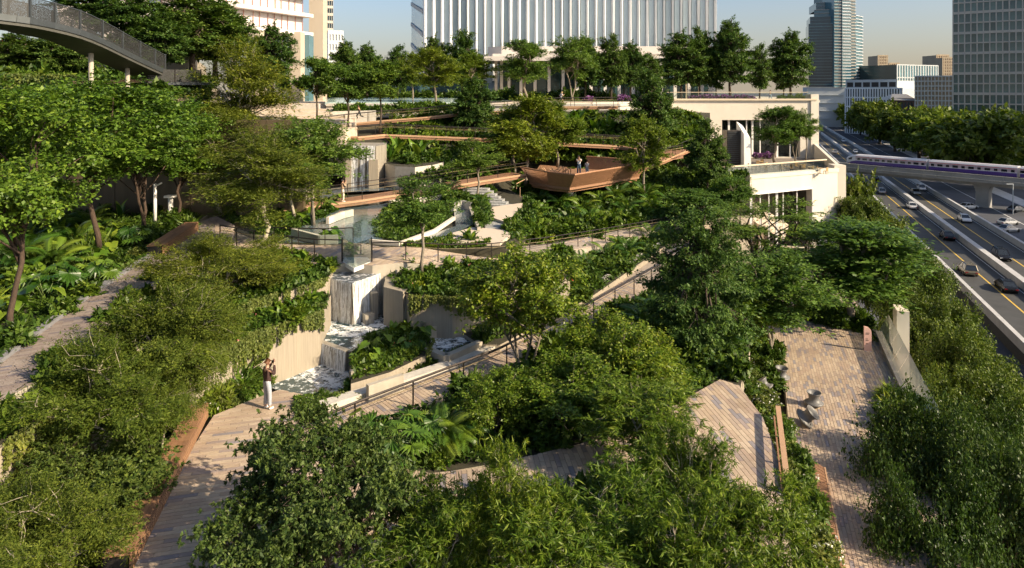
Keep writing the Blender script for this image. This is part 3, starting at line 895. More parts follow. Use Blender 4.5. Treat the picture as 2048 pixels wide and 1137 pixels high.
# mesh fenced landing and gate at the foot of the ramp
ld = empty('mesh_landing', Dp(365, 170, 52), 0, 'small landing fenced with dark mesh at the foot of the elevated ramp', 'landing')
a, b = Dp(312, 168, 50), Dp(415, 168, 52)
put(MB().beam(a, b, 2.2, 0.2), 'deck', M['steel_grey'], ld)
for t0 in (0.0, 0.5):
    p, q = a.lerp(b, t0), a.lerp(b, t0 + 0.49)
    put(MB().beam(p + Vector((0, -1.1, 0.55)), q + Vector((0, -1.1, 0.55)), 0.03, 1.0), 'mesh_panel', M['mesh_panel'], ld)
for t0 in (0, 0.5, 1.0):
    p = a.lerp(b, t0) + Vector((0, -1.1, 0))
    put(MB().beam(p - Vector((0, 0, 1.2)), p + Vector((0, 0, 1.1)), 0.07, 0.07), 'post', M['steel_dark'], ld)
# ------------------------------------------------------------------ buildings
def tower_glass(name, col, rough=0.12, var=0.3, scale=0.08, spec=0.8, metal=0.0):
    m, nt, p = nodes_of(name)
    f = noise(nt, scale, 3, stretch=(1, 1, 0.6))
    lo = tuple(c * (1 - var) for c in col); hi = tuple(min(1, c * (1 + var)) for c in col)
    c = ramp(nt, f, [lo, lo, col, hi, hi])
    oi = nt.nodes.new('ShaderNodeObjectInfo')
    c = mixc(nt, c, ramp(nt, oi.outputs['Random'], [(0.55, 0.58, 0.6), (0.9, 0.9, 0.9), (1.0, 1.0, 1.0), (1.35, 1.3, 1.2)]), 1.0)
    nt.links.new(c, p.inputs['Base Color'])
    p.inputs['Roughness'].default_value = rough
    p.inputs['Specular IOR Level'].default_value = spec
    p.inputs['Metallic'].default_value = metal
    return m
M['tower_pane'] = tower_glass('tower_pane', (0.10, 0.17, 0.165), var=0.4, scale=0.3)
M['blue_glass'] = tower_glass('blue_glass', (0.36, 0.44, 0.48), var=0.15)
M['teal_glass'] = tower_glass('teal_glass', (0.035, 0.075, 0.08))
M['dark_blue_glass'] = tower_glass('dark_blue_glass', (0.020, 0.050, 0.075))
M['mid_blue_glass'] = tower_glass('mid_blue_glass', (0.08, 0.17, 0.21))
M['viaduct'] = plain('viaduct_concrete', (0.27, 0.27, 0.265), 0.8, var=0.2, scale=0.4)
M['tower_white'] = plain('white_fin', (0.72, 0.74, 0.76), 0.45, var=0.04, scale=0.2)
M['grey_frame'] = plain('grey_frame', (0.50, 0.46, 0.40), 0.7, var=0.08, scale=0.3)
M['beige'] = plain('beige_cladding', (0.50, 0.43, 0.34), 0.7, var=0.05, scale=0.4)
M['blush'] = plain('blush_white_slab', (0.66, 0.60, 0.57), 0.6, var=0.05, scale=0.6)
M['red_fin'] = plain('red_fin', (0.46, 0.24, 0.20), 0.6)
M['brick'] = plain('dull_brick', (0.16, 0.09, 0.07), 0.9, var=0.2, scale=0.6)
M['far_tan'] = plain('far_tan', (0.36, 0.29, 0.20), 0.8, var=0.15, scale=0.05)
M['pale_grey'] = plain('pale_grey_wall', (0.42, 0.45, 0.46), 0.7, var=0.06, scale=0.2)

def face_tower(name, label, p0, p1, depth, z0, z1, ncol, nrow, body, frame, glass, pier=0.25, band=0.25, skip=None, pane_part='window', proud=0.35, cat='building', thick_every=0):
    """box with its visible front from p0 to p1; piers, floor bands and each window are parts"""
    p0, p1 = Vector((p0[0], p0[1], 0)), Vector((p1[0], p1[1], 0))
    t = (p1 - p0); W = t.length; t.normalize()
    nb = Vector((-t.y, t.x, 0))
    if nb.y < 0: nb = -nb
    ang = math.atan2(t.y, t.x)
    root = empty(name, (p0.x, p0.y, z0), ang, label, cat)
    H = z1 - z0
    MB().box((W / 2, depth / 2, H / 2), (W, depth, H)).build('wall', M[body], root)
    cw, rh = W / ncol, H / nrow
    pm = MB().box((0, -proud / 2, H / 2), (cw * pier, proud, H)).mesh('pier', M[frame])
    for i in range(ncol + 1): link('pier', pm, root, (min(max(i * cw, cw * pier / 2), W - cw * pier / 2), 0, 0))
    bm_ = MB().box((W / 2, -proud * 0.4, 0), (W, proud * 0.8, rh * band)).mesh('floor_band', M[frame])
    bm2 = MB().box((W / 2, -proud * 0.42, 0), (W, proud * 0.84, rh * band * 1.9)).mesh('floor_band', M[frame])
    for j in range(nrow + 1): link('floor_band', bm2 if thick_every and j % thick_every == 0 else bm_, root, (0, 0, j * rh))
    wm = MB().box((0, -0.04, 0), (cw * (1 - pier) * 0.98, 0.06, rh * (1 - band) * 0.98)).mesh('window', M[glass])
    for j in range(nrow):
        for i in range(ncol):
            if skip and skip(i, j): continue
            link(pane_part, wm, root, ((i + 0.5) * cw, 0, (j + 0.5) * rh))
    return root

def xy(px, d): return ((px - HX) / F * d, d)
def zy(py, d): return CZ - (py - HY) / F * d

# central tower with white fins
ct = empty('fin_tower', (-19.6, 150, 0), 0, 'large office tower with closely spaced white vertical fins and blue glass', 'building')
fl, fr2 = xy(850, 150)[0], xy(1432, 150)[0]
body = MB().prism([Vector((fl, 150.6, 95)), Vector((fr2, 150.6, 95)), Vector((fr2, 185, 95)), Vector((xy(823, 172)[0], 172, 95)), Vector((fl - 0.3, 150.6, 95))], 0)
put(body, 'wall', M['blue_glass'], ct)
nf = 34
rf3 = random.Random(3)
cw = (fr2 - fl) / nf
for i in range(nf + 1):
    x = fl + cw * i
    w_ = cw * (0.44 - 0.16 * (i / nf))
    # each fin swells and narrows gently over its height like folded fabric
    mb = MB()
    prof = []
    for k in range(9):
        z = 30 + 65 * k / 8
        ww = w_ * (1 + 0.22 * math.sin(k * 0.9 + i * 0.55))
        prof.append((z, ww))
    vs_, fs = [], []
    for z, ww in prof:
        vs_ += [(x - ww / 2, 150.5, z), (x, 149.5, z), (x + ww / 2, 150.5, z)]
    for k in range(8):
        a = k * 3
        fs += [(a, a + 1, a + 4, a + 3), (a + 1, a + 2, a + 5, a + 4)]
    put(mb.add(vs_, fs), 'fin', M['tower_white'], ct)
gm = MB().box((0, 0, 62), (cw * 0.56, 0.1, 65)).mesh('glass_strip', M['blue_glass'])
for i in range(nf):
    o = link('glass_strip', gm, ct, (fl + cw * (i + 0.5), 150.45, 0)); o.matrix_parent_inverse = Matrix.Translation(-Vector(ct.location))
sx, sy = xy(823, 172)
for k in range(12):
    z = 30 + k * 5.2
    put(MB().beam((fl - 0.5, 150.8, z), (sx, sy, z + 4.5), 0.4, 0.9), 'side_fin', M['pale_grey'], ct)

# pavilion with overlapping flat roofs
pv = empty('pavilion', Vector((0, 122, 26.2)), 0, 'low glazed pavilion with overlapping pale flat roofs in front of the tower', 'building')
def roofslab(px0, px1, d0, d1, ya, yb, tipx):
    x0, x1 = xy(px0, d0)[0], xy(px1, d0)[0]
    za, zb = zy(ya, d0), zy(yb, d0)
    xt = xy(tipx, d0)[0]
    top = [Vector((xt, d0 + 3.0, za)), Vector((x0, d0, za)), Vector((x1, d0, za)), Vector((x1, d1, za)), Vector((xt, d1, za))]
    put(MB().prism(top, zb), 'roof', M['beige_white'], pv)
M['beige_white'] = plain('pale_roof_slab', (0.60, 0.55, 0.50), 0.6, var=0.04, scale=0.3)
roofslab(1003, 1440, 132, 146, 93, 110, 975)
roofslab(1015, 1432, 128, 140, 112, 118, 990)
roofslab(985, 1250, 122, 136, 108, 117, 963)
roofslab(968, 1100, 118, 132, 113, 122, 945)
for px in (992, 1003, 1018, 1042, 1070, 1098, 1126, 1154, 1182, 1210, 1238, 1266, 1294, 1322, 1350, 1378, 1404, 1420, 1426):
    x, y = xy(px, 127)
    put(MB().box((x, y, 30), (0.55, 0.55, 8.4)), 'column', M['white'], pv)
for k in range(17):
    px = 998 + k * 25
    x, y = xy(px + 12, 129)
    put(MB().box((x, y, 29.6), (2.2, 0.1, 7.0)), 'glass_panel', M['teal_glass'], pv)
put(MB().box((xy(1215, 131)[0], 131.0, 31.6), (40, 0.5, 1.0)), 'fascia', M['white'], pv)
put(MB().box((xy(1215, 131)[0], 138.0, 30.6), (42, 12, 8.8)), 'core', M['beige'], pv)
tag(MB().box((xy(800, 125)[0], 127, 28.0), (32, 3, 3.6)).build('service_pavilion', M['mid_blue_glass']), 'low blue glazed pavilion behind the roof pool', 'building')

# left building on legs
lb = empty('slab_building', Dp(622, 60, 105), 0, 'pale building of stacked white slabs on a tall beige leg at the upper left', 'building')
pl, pr = Vector((*xy(330, 82), 0)), Vector((*xy(622, 105), 0))
tdir = (pr - pl).normalized(); nb = Vector((-tdir.y, tdir.x, 0))
for z in (36.7, 39.6, 42.5, 45.4):
    a, b = pl.copy(), pr.copy(); a.z = b.z = z
    put(MB().beam(a + nb * 6, b + nb * 6, 13, 0.55), 'floor_slab', M['blush'], lb)
for z in (37.0, 39.9, 42.8):
    a, b = pl.copy(), pr.copy(); a.z = b.z = z + 1.2
    put(MB().beam(a + nb * 6.9, b + nb * 6.9 - tdir * 1.0, 12, 2.2), 'glazing', M['blush_glass'] if 'blush_glass' in M else M['blush'], lb)
    for k in range(18):
        p = a.lerp(b, (k + 0.3 * rf3.random()) / 18) + nb * 0.75
        put(MB().box((p.x, p.y, p.z), (0.09, 0.09, 2.3)), 'fin', M['red_fin'], lb)
for (x0, x1, d, ya, yb, mt, nm) in ((618, 646, 108, -60, 135, 'beige', 'leg'), (578, 601, 101, 64, 135, 'beige', 'leg'), (600, 618, 103, 70, 132, 'mid_blue_glass', 'glazing'), (500, 516, 92, 60, 135, 'beige', 'leg')):
    a, b = xy(x0, d), xy(x1, d)
    put(MB().box(((a[0] + b[0]) / 2, d + 1.2, (zy(ya, d) + 25) / 2), (b[0] - a[0], 2.4, zy(ya, d) - 25)), nm, M[mt], lb)
tag(MB().beam(Dp(120, 40, 70), Dp(300, 22, 74), 1.0, 3.0).build('upper_fascia', M['blush']), 'pale fascia of the upper building behind the elevated ramp', 'wall')
tag(MB().beam(Dp(200, 68, 68), Dp(330, 62, 72), 0.8, 2.6).build('terrace_fascia', M['blush']), 'pale wall between the dark trees at the upper left', 'wall')

face_tower('dark_tower', 'slim dark tower behind the beige leg of the slab building', xy(644, 250), xy(666, 252), 12, 0, 62, 6, 22, 'dark_blue_glass', 'grey_frame', 'dark_blue_glass', 0.15, 0.35)
face_tower('white_tower', 'small white apartment tower beside the beige leg', xy(656, 236), xy(687, 238), 10, 20, zy(65, 236), 5, 8, 'tower_white', 'tower_white', 'pale_grey', 0.35, 0.4)

# right hand city buildings
def rt_skip(i, j): return False
face_tower('grid_office_tower', 'large grey grid fronted tower at the right edge', xy(1905, 292), xy(2100, 272), 9, 0, 92, 15, 21, 'grey_frame', 'grey_frame', 'tower_pane', 0.2, 0.13, proud=0.8, thick_every=2)
bt = empty('blue_glass_tower', (*xy(1617, 520), 0), 0, 'tall dark blue glass tower with stepped crown right of the roof garden', 'building')
def bands(px0, px1, d0, d1, yt, yb, n, glass, band, dep=30):
    a, b = Vector((*xy(px0, d0), 0)), Vector((*xy(px1, d1), 0))
    z0, z1 = zy(yb, (d0 + d1) / 2), zy(yt, (d0 + d1) / 2)
    t = (b - a).normalized(); nb2 = Vector((-t.y, t.x, 0))
    if nb2.y < 0: nb2 = -nb2
    put(MB().prism([Vector((*p.xy, z1)) for p in (a, b, b + nb2 * dep, a + nb2 * dep)], z0), 'wall', M[glass], bt)
    for k in range(n + 1):
        z = z0 + (z1 - z0) * k / n
        put(MB().beam(Vector((a.x, a.y - 0.3, z)), Vector((b.x, b.y - 0.3, z)), 0.8, 0.34), 'floor_band', M[band], bt)
bands(1617, 1668, 506, 500, 48, 175, 22, 'dark_blue_glass', 'mid_blue_glass')
bands(1620, 1664, 508, 503, 34, 48, 2, 'dark_blue_glass', 'mid_blue_glass')
bands(1628, 1664, 510, 505, 20, 34, 2, 'mid_blue_glass', 'grey_frame')
bands(1632, 1700, 514, 508, 5, 20, 2, 'mid_blue_glass', 'pale_grey')
bands(1668, 1684, 498, 498, -8, 175, 30, 'mid_blue_glass', 'grey_frame')
bands(1684, 1701, 497, 499, -30, 175, 34, 'mid_blue_glass', 'tower_white')
bands(1701, 1711, 500, 502, -10, 175, 30, 'dark_blue_glass', 'grey_frame')
bands(1711, 1725, 502, 512, 33, 175, 22, 'mid_blue_glass', 'tower_white')
bands(1614, 1690, 504, 496, 175, 254, 5, 'pale_grey', 'pale_grey')
face_tower('white_block', 'low white block with tall narrow windows below the blue tower', xy(1690, 430), xy(1806, 400), 30, 0, zy(177, 415), 22, 5, 'pale_grey', 'tower_white', 'dark_blue_glass', 0.45, 0.12)
face_tower('roof_block', 'flat roofed pale storey on top of the white block', xy(1692, 436), xy(1795, 408), 20, zy(177, 415), zy(162, 415), 6, 1, 'pale_grey', 'pale_grey', 'dark', 0.15, 0.35)
face_tower('teal_office', 'teal glass office block with vertical strips', xy(1793, 480), xy(1876, 500), 30, 0, zy(131, 490), 16, 5, 'teal_glass', 'pale_grey', 'mid_blue_glass', 0.3, 0.08)
face_tower('balcony_block', 'cream apartment block with a busy balcony grid', xy(1829, 345), xy(1912, 335), 20, 0, zy(153, 340), 12, 14, 'brick', 'pale_grey', 'far_tan', 0.3, 0.28, proud=0.6)
face_tower('brick_house', 'old dark brick building before the balcony block', xy(1782, 372), xy(1834, 362), 14, 0, zy(201, 367), 8, 4, 'brick', 'brick', 'teal_glass', 0.5, 0.4)
brh = MB().prism([Vector((*xy(1780, 371), zy(201, 367))), Vector((*xy(1836, 361), zy(201, 367))), Vector((*xy(1834, 376), zy(201, 367))), Vector((*xy(1784, 386), zy(201, 367)))], None)
a, b = Vector((*xy(1780, 371), zy(201, 367))), Vector((*xy(1836, 361), zy(201, 367)))
tag(MB().add([a, b, b + Vector((1, 14, 0)), a + Vector((1, 14, 0)), a + Vector((5, 7, 3.4)), b + Vector((-2, 7, 3.4))], [(0, 1, 5, 4), (1, 2, 5), (2, 3, 4, 5), (3, 0, 4)]).build('slate_roof', M['grey_frame']), 'dark slate roof of the old brick building', 'roof')
for (x0, x1, yt, d, lbl) in ((1755, 1776, 112, 1500, 'tall hazy tan tower on the horizon'), (1778, 1799, 127, 1550, 'second hazy tan tower on the horizon'), (1735, 1757, 148, 1400, 'low hazy tan block on the horizon'), (1722, 1732, 140, 1700, 'thin hazy tower beside the blue tower'), (1872, 1898, 111, 1200, 'tan tower peeping over the teal office'), (1884, 1910, 116, 1180, 'darker tower behind the balcony block')):
    n = max(2, int((x1 - x0) / 4))
    face_tower('distant_tower', lbl, xy(x0, d), xy(x1, d), 40, 0, zy(yt, d), n, 16, 'far_tan', 'far_tan', 'brick', 0.5, 0.5, proud=1.0)
# unseen towers added beyond the right picture edge to shade the highway
for (x, y, w_, dp, h) in ((170, 62, 46, 30, 84), (222, 110, 50, 34, 92)):
    face_tower('unseen_shade_tower', {84: 'lower', 92: 'higher'}[h] + ' of the two unseen towers added right of the picture to shade the highway', (x, y), (x + w_ * 0.94, y - w_ * 0.33), dp, 0, h, 6, 12, 'teal_glass', 'grey_frame', 'teal_glass', 0.25, 0.25)

# cream podium building on the right
cb = empty('cream_building', Vector((40, 100, 0)), 0, 'stepped cream building with deep window openings and a cafe terrace', 'building')
def wall_open(a, b, z0, z1, t0, t1, w0, w1, th, mat, part='wall'):
    """wall from a to b pierced between t0..t1 (metres along) and w0..w1 (heights)"""
    a, b = Vector((*a, 0)), Vector((*b, 0))
    L = (b - a).length; t = (b - a).normalized()
    mb = MB()
    def seg(s0, s1, h0, h1):
        if s1 - s0 < 0.01 or h1 - h0 < 0.01: return
        p, q = a + t * s0, a + t * s1
        nn = Vector((-t.y, t.x, 0))
        if nn.y < 0: nn = -nn
        p, q = p + nn * th / 2, q + nn * th / 2
        mb.beam(Vector((p.x, p.y, (h0 + h1) / 2)), Vector((q.x, q.y, (h0 + h1) / 2)), th, h1 - h0)
    seg(0, t0, z0, z1); seg(t1, L, z0, z1); seg(t0, t1, z0, w0); seg(t0, t1, w1, z1)
    put(mb, part, M[mat], cb)
    return a, t
A1, B1 = xy(1335, 112.5), xy(1632, 112.5)
o1, t1 = wall_open(A1, B1, 0, 26.35, 9.2, 22.4, 16.6, 22.9, 1.2, 'cream', 'upper_wall')
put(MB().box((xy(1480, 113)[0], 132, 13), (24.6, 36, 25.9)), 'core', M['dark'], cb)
for k, s in enumerate((10.6, 13.6, 14.6, 15.9, 18.8, 21.0)):
    p = o1 + t1 * s
    put(MB().box((p.x, p.y + 0.8, 19.7), (0.16 if k % 2 else 0.3, 0.2, 6.3)), 'mullion', M['white'], cb)
for k in range(6):
    p = o1 + t1 * (10.3 + k * 2.2)
    put(MB().box((p.x, p.y + 0.95, 19.7), (2.1, 0.05, 6.2)), 'pane', M['dark_pane'] if 'dark_pane' in M else M['glass'], cb)
A2, B2 = xy(1440, 83.2), xy(1683, 94.0)
o2, t2 = wall_open(A2, B2, 0, 16.55, 4.4, 17.0, 6.5, 14.5, 0.9, 'cream', 'lower_wall')
tp = [Vector((*A2, 16.5)), Vector((*B2, 16.5)), Vector((*xy(1632, 112.4), 16.5)), Vector((*xy(1335, 112.4), 16.5)), Vector((*xy(1380, 84), 16.5))]
tp2 = [p + (Vector((*p.xy, 0)) - Vector((36, 100, 0))).normalized() * -1.0 for p in tp]
for p in tp2: p.z = 16.52
put(MB().prism(tp2, 15.6), 'terrace_floor', plain('cafe_paving', (0.20, 0.17, 0.14), 0.8, var=0.45, scale=1.2, stretch=(1, 3, 1)), cb)
# recessed hall behind the lower opening: floor, back wall, pale sloping stair
nn2 = Vector((-t2.y, t2.x, 0))
bw = [o2 + t2 * s + nn2 * 5 for s in (2, 19)]
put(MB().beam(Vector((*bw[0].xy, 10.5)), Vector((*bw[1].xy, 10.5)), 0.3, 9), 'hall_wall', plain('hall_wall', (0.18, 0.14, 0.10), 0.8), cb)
put(MB().beam(Vector((*(bw[0] - nn2 * 2.5).xy, 6.2)), Vector((*(bw[1] - nn2 * 2.5).xy, 6.2)), 5.5, 0.4), 'hall_floor', M['sand_slab'], cb)
put(MB().beam(o2 + t2 * 4.6 + nn2 * 1.4 + Vector((0, 0, 13.4)), o2 + t2 * 13.5 + nn2 * 1.4 + Vector((0, 0, 8.6)), 0.3, 2.2), 'stair_wall', M['sand_slab'], cb)
for k, s in enumerate((5.9, 7.6, 9.2, 10.7, 11.9, 14.6)):
    p = o2 + t2 * s + nn2 * 0.5
    put(MB().box((p.x, p.y, 10.5), (0.12 if k % 3 else 0.3, 0.14, 8)), 'mullion', M['white'], cb)
rim = [o2 + t2 * 4.4, o2 + t2 * 17.0]
put(MB().beam(Vector((rim[0].x, rim[0].y - 0.06, 14.55)), Vector((rim[1].x, rim[1].y - 0.06, 14.55)), 0.3, 0.14), 'opening_trim', M['white'], cb)
put(MB().box((rim[1].x, rim[1].y - 0.06, 10.5), (0.16, 0.3, 8.1)), 'opening_trim', M['white'], cb)
# coping, corner piers, balustrades
put(MB().beam(Vector((*A1, 26.35)), Vector((*B1, 26.35)), 0.7, 0.3), 'coping', M['cream_trim'], cb)
put(MB().beam(Vector((*A2, 16.75)) + nn2 * 0.4, Vector((*B2, 16.75)) + nn2 * 0.4, 1.0, 0.5), 'coping', M['cream'], cb)
put(MB().box((xy(1626, 113)[0], 113.35, 13.6), (1.3, 2.2, 27.3)), 'corner_pier', M['cream'], cb)
put(MB().box((xy(1675, 94.4)[0], 94.6, 8.6), (1.6, 2.0, 17.6)), 'corner_pier', M['cream'], cb)
# stepped side wall down from upper to lower corner
a, b = Vector((*xy(1631, 112.2), 0)), Vector((*xy(1676, 95.4), 0))
put(MB().add([(p_.x + dx, p_.y, z_) for dx in (-0.25, 0.25) for p_, z_ in ((a, 2), (b, 2), (b, 17.3), (a, 18.9))], [(0, 1, 2, 3), (7, 6, 5, 4), (3, 2, 6, 7), (0, 3, 7, 4), (1, 5, 6, 2)]), 'side_parapet', M['cream'], cb)
for k in range(9):
    s0 = o2 + t2 * (-0.5 + k * 2.3) + nn2 * 0.45; s1 = o2 + t2 * (-0.5 + (k + 0.97) * 2.3) + nn2 * 0.45
    put(MB().beam(Vector((s0.x, s0.y, 17.6)), Vector((s1.x, s1.y, 17.6)), 0.03, 1.15), 'glass_panel', M['glass'], cb)
e0, e1 = o2 + t2 * -0.5 + nn2 * 0.45, o2 + t2 * 20.5 + nn2 * 0.45
put(MB().beam(Vector((e0.x, e0.y, 18.25)), Vector((e1.x, e1.y, 18.25)), 0.28, 0.16), 'handrail', M['cream_trim'], cb)
for k in range(13):
    x0 = A1[0] + 0.2 + k * 1.9
    put(MB().box((x0 + 0.93, 112.8, 27.0), (1.84, 0.03, 1.1)), 'glass_panel', M['glass'], cb)
put(MB().beam((A1[0], 112.8, 27.58), (B1[0] - 1.2, 112.8, 27.58), 0.1, 0.08), 'handrail', M['cream_trim'], cb)
# louvred stair enclosure on the cafe terrace
c = Dp(1473, 300, 99)
put(MB().box((c.x, 100.2, 19.3), (2.7, 2.0, 5.2)), 'louvre_core', M['steel_dark'], cb)
for k in range(17):
    put(MB().box((c.x, 99.1, 16.9 + k * 0.3), (2.6, 0.2, 0.1)), 'louvre', M['steel_grey'], cb)
pz = Dp(1493, 300, 98)
put(MB().add([(pz.x - .45, 97.6, 16.5), (pz.x + .55, 97.6, 16.5), (pz.x + .55, 101, 16.5), (pz.x - .45, 101, 16.5), (pz.x - .45, 97.8, 21.6), (pz.x + .5, 97.8, 20.9), (pz.x + .5, 101, 22.6), (pz.x - .45, 101, 23.2)],
             [(0, 1, 5, 4), (1, 2, 6, 5), (2, 3, 7, 6), (3, 0, 4, 7), (4, 5, 6, 7)]), 'stair_wall', M['white'], cb)
# long cream wall that curves forward under the roof garden
cw_ = MB()
cv = [xy(1100, 86.5), xy(1180, 87.2), xy(1240, 90), xy(1290, 96), xy(1335, 112.6)]
for a, b in zip(cv[:-1], cv[1:]): cw_.beam(Vector((*a, 18)), Vector((*b, 18)), 0.8, 16.6)
tag(cw_.build('curved_retaining_wall', M['cream']), 'cream retaining wall curving under the roof garden', 'wall')

# ------------------------------------------------------------------ highway
HS = 0.377
def hw(c, y, z): return Vector((HS * y + c, y, z))
def strip(c0, c1, y0, y1, z, n=1):
    mb = MB()
    for k in range(n):
        ya, yb = y0 + (y1 - y0) * k / n, y0 + (y1 - y0) * (k + 1) / n
        mb.add([hw(c0, ya, z), hw(c1, ya, z), hw(c1, yb, z), hw(c0, yb, z)], [(0, 1, 2, 3)])
    return mb
hwy = MB()
hwy.add([hw(26.4, -20, 1.2), hw(44.0, -20, 1.2), hw(44.0, 1500, 1.2), hw(26.4, 1500, 1.2), hw(26.4, -20, 0), hw(44.0, -20, 0), hw(44.0, 1500, 0), hw(26.4, 1500, 0)],
        [(0, 1, 2, 3), (4, 0, 3, 7), (1, 5, 6, 2)])
road = tag(hwy.build('highway', M['asphalt']), 'four lane highway running away to the horizon on the right', 'road', None, 'structure')
for c in (31.2, 39.4): strip(c, c + 0.22, -20, 1500, 1.204).build('lane_line', M['yellow'], road)
for c in (34.2, 36.2, 27.6, 42.9): strip(c, c + 0.12, -20, 1500, 1.204).build('edge_line', M['white_line'], road)
for c, w_, lbl in ((26.7, 0.5, 'concrete barrier on the garden side of the highway'), (35.2, 0.9, 'concrete median barrier of the highway'), (43.7, 0.5, 'concrete barrier on the far side of the highway')):
    b = empty('highway_barrier', hw(c, 60, 1.2), 0, lbl, 'barrier')
    k0 = 0
    y = 40.0
    while y < 900:
        ln = 12 if y < 320 else 60
        p, q = hw(c, y, 1.75), hw(c, y + ln * 0.996, 1.75)
        put(MB().beam(p, q, w_, 1.1), 'segment', M['barrier'], b)
        y += ln
# side street beyond and kerb
slab('side_street', [hw(46, 60, 0.006), hw(62, 60, 0.006), hw(62, 600, 0.006), hw(46, 600, 0.006)], None, M['street'], 'dark side street beside the highway', 'road')
slab('pavement', [hw(62, 60, 0.14), hw(66, 60, 0.14), hw(66, 600, 0.14), hw(62, 600, 0.14)], 0.0, M['barrier'], 'pavement along the dark grove beyond the highway', 'pavement')
ml = strip(54, 54.2, 60, 600, 0.012); ml.build('lane_line', M['white_line'], bpy.data.objects['side_street'])

# ------------------------------------------------------------------ viaduct and train
vd = empty('rail_viaduct', (*xy(1960, 157), 0), 0, 'grey concrete rail viaduct crossing above the highway', 'bridge')
va, vb_ = Vector((*xy(1630, 188), 0)), Vector((*xy(2120, 145), 0))
vt = (vb_ - va).normalized(); vn = Vector((-vt.y, vt.x, 0))
if vn.y < 0: vn = -vn
def along(s, off, z): 
    p = va + vt * s + vn * off
    return Vector((p.x, p.y, z))
VL = (vb_ - va).length
nseg = 16
for k in range(nseg):
    s0, s1 = VL * k / nseg, VL * (k + 0.992) / nseg
    put(MB().beam(along(s0, 4, 6.6), along(s1, 4, 6.6), 8, 0.8), 'deck_segment', M['viaduct'], vd)
    put(MB().beam(along(s0, 0.1, 7.3), along(s1, 0.1, 7.3), 0.3, 1.2), 'parapet', M['viaduct'], vd)
put(MB().beam(along(0, 0.05, 7.95), along(VL, 0.05, 7.95), 0.5, 0.18), 'parapet_cap', M['viaduct'], vd)
put(MB().beam(along(0, -0.1, 6.95), along(VL, -0.1, 6.95), 0.25, 0.12), 'ledge', M['grey_frame'], vd)
put(MB().beam(along(0, 4, 5.75), along(VL, 4, 5.75), 4.4, 0.9), 'girder', M['viaduct'], vd)
for px in (1960,):
    s = (Vector((*xy(px, 158), 0)) - va).dot(vt)
    c = along(s, 4, 0)
    prof = [(1.15, 0), (1.15, 3.6), (1.3, 4.4), (1.75, 5.4)]
    mb = MB(); vs_ = []
    for w_, z in prof:
        for sx_, sy_ in ((-1, -1), (1, -1), (1, 1), (-1, 1)):
            p = c + vt * sx_ * w_ * 1.15 + vn * sy_ * 1.2
            vs_.append((p.x, p.y, z))
    fs = []
    for i in range(3):
        for j in range(4):
            a, b = i * 4 + j, i * 4 + (j + 1) % 4
            fs.append((a, b, b + 4, a + 4))
    put(mb.add(vs_, fs), 'pillar', M['viaduct'], vd)
M['train_white'] = plain('train_white', (0.62, 0.60, 0.62), 0.3, var=0.03)
M['train_purple'] = plain('train_purple', (0.075, 0.035, 0.22), 0.3, var=0.05)
M['train_red'] = plain('train_red', (0.50, 0.04, 0.06), 0.3, var=0.05)
M['train_win'] = plain('train_window', (0.02, 0.02, 0.025), 0.1, var=0.2)
M['train_panel'] = plain('train_panel', (0.45, 0.36, 0.40), 0.3, var=0.1)
tr = empty('commuter_train', along(0, 3, 8), 0, 'white and purple commuter train with red stripe on the viaduct', 'train')
def sx_of(px):
    best = min(range(0, 1201), key=lambda k: abs(HX + F * along(VL * k / 1200, 1.6, 0).x / along(VL * k / 1200, 1.6, 0).y - px))
    return VL * best / 1200
s_n, s_1, s_2, s_e = sx_of(1692), sx_of(1855), sx_of(2037), VL
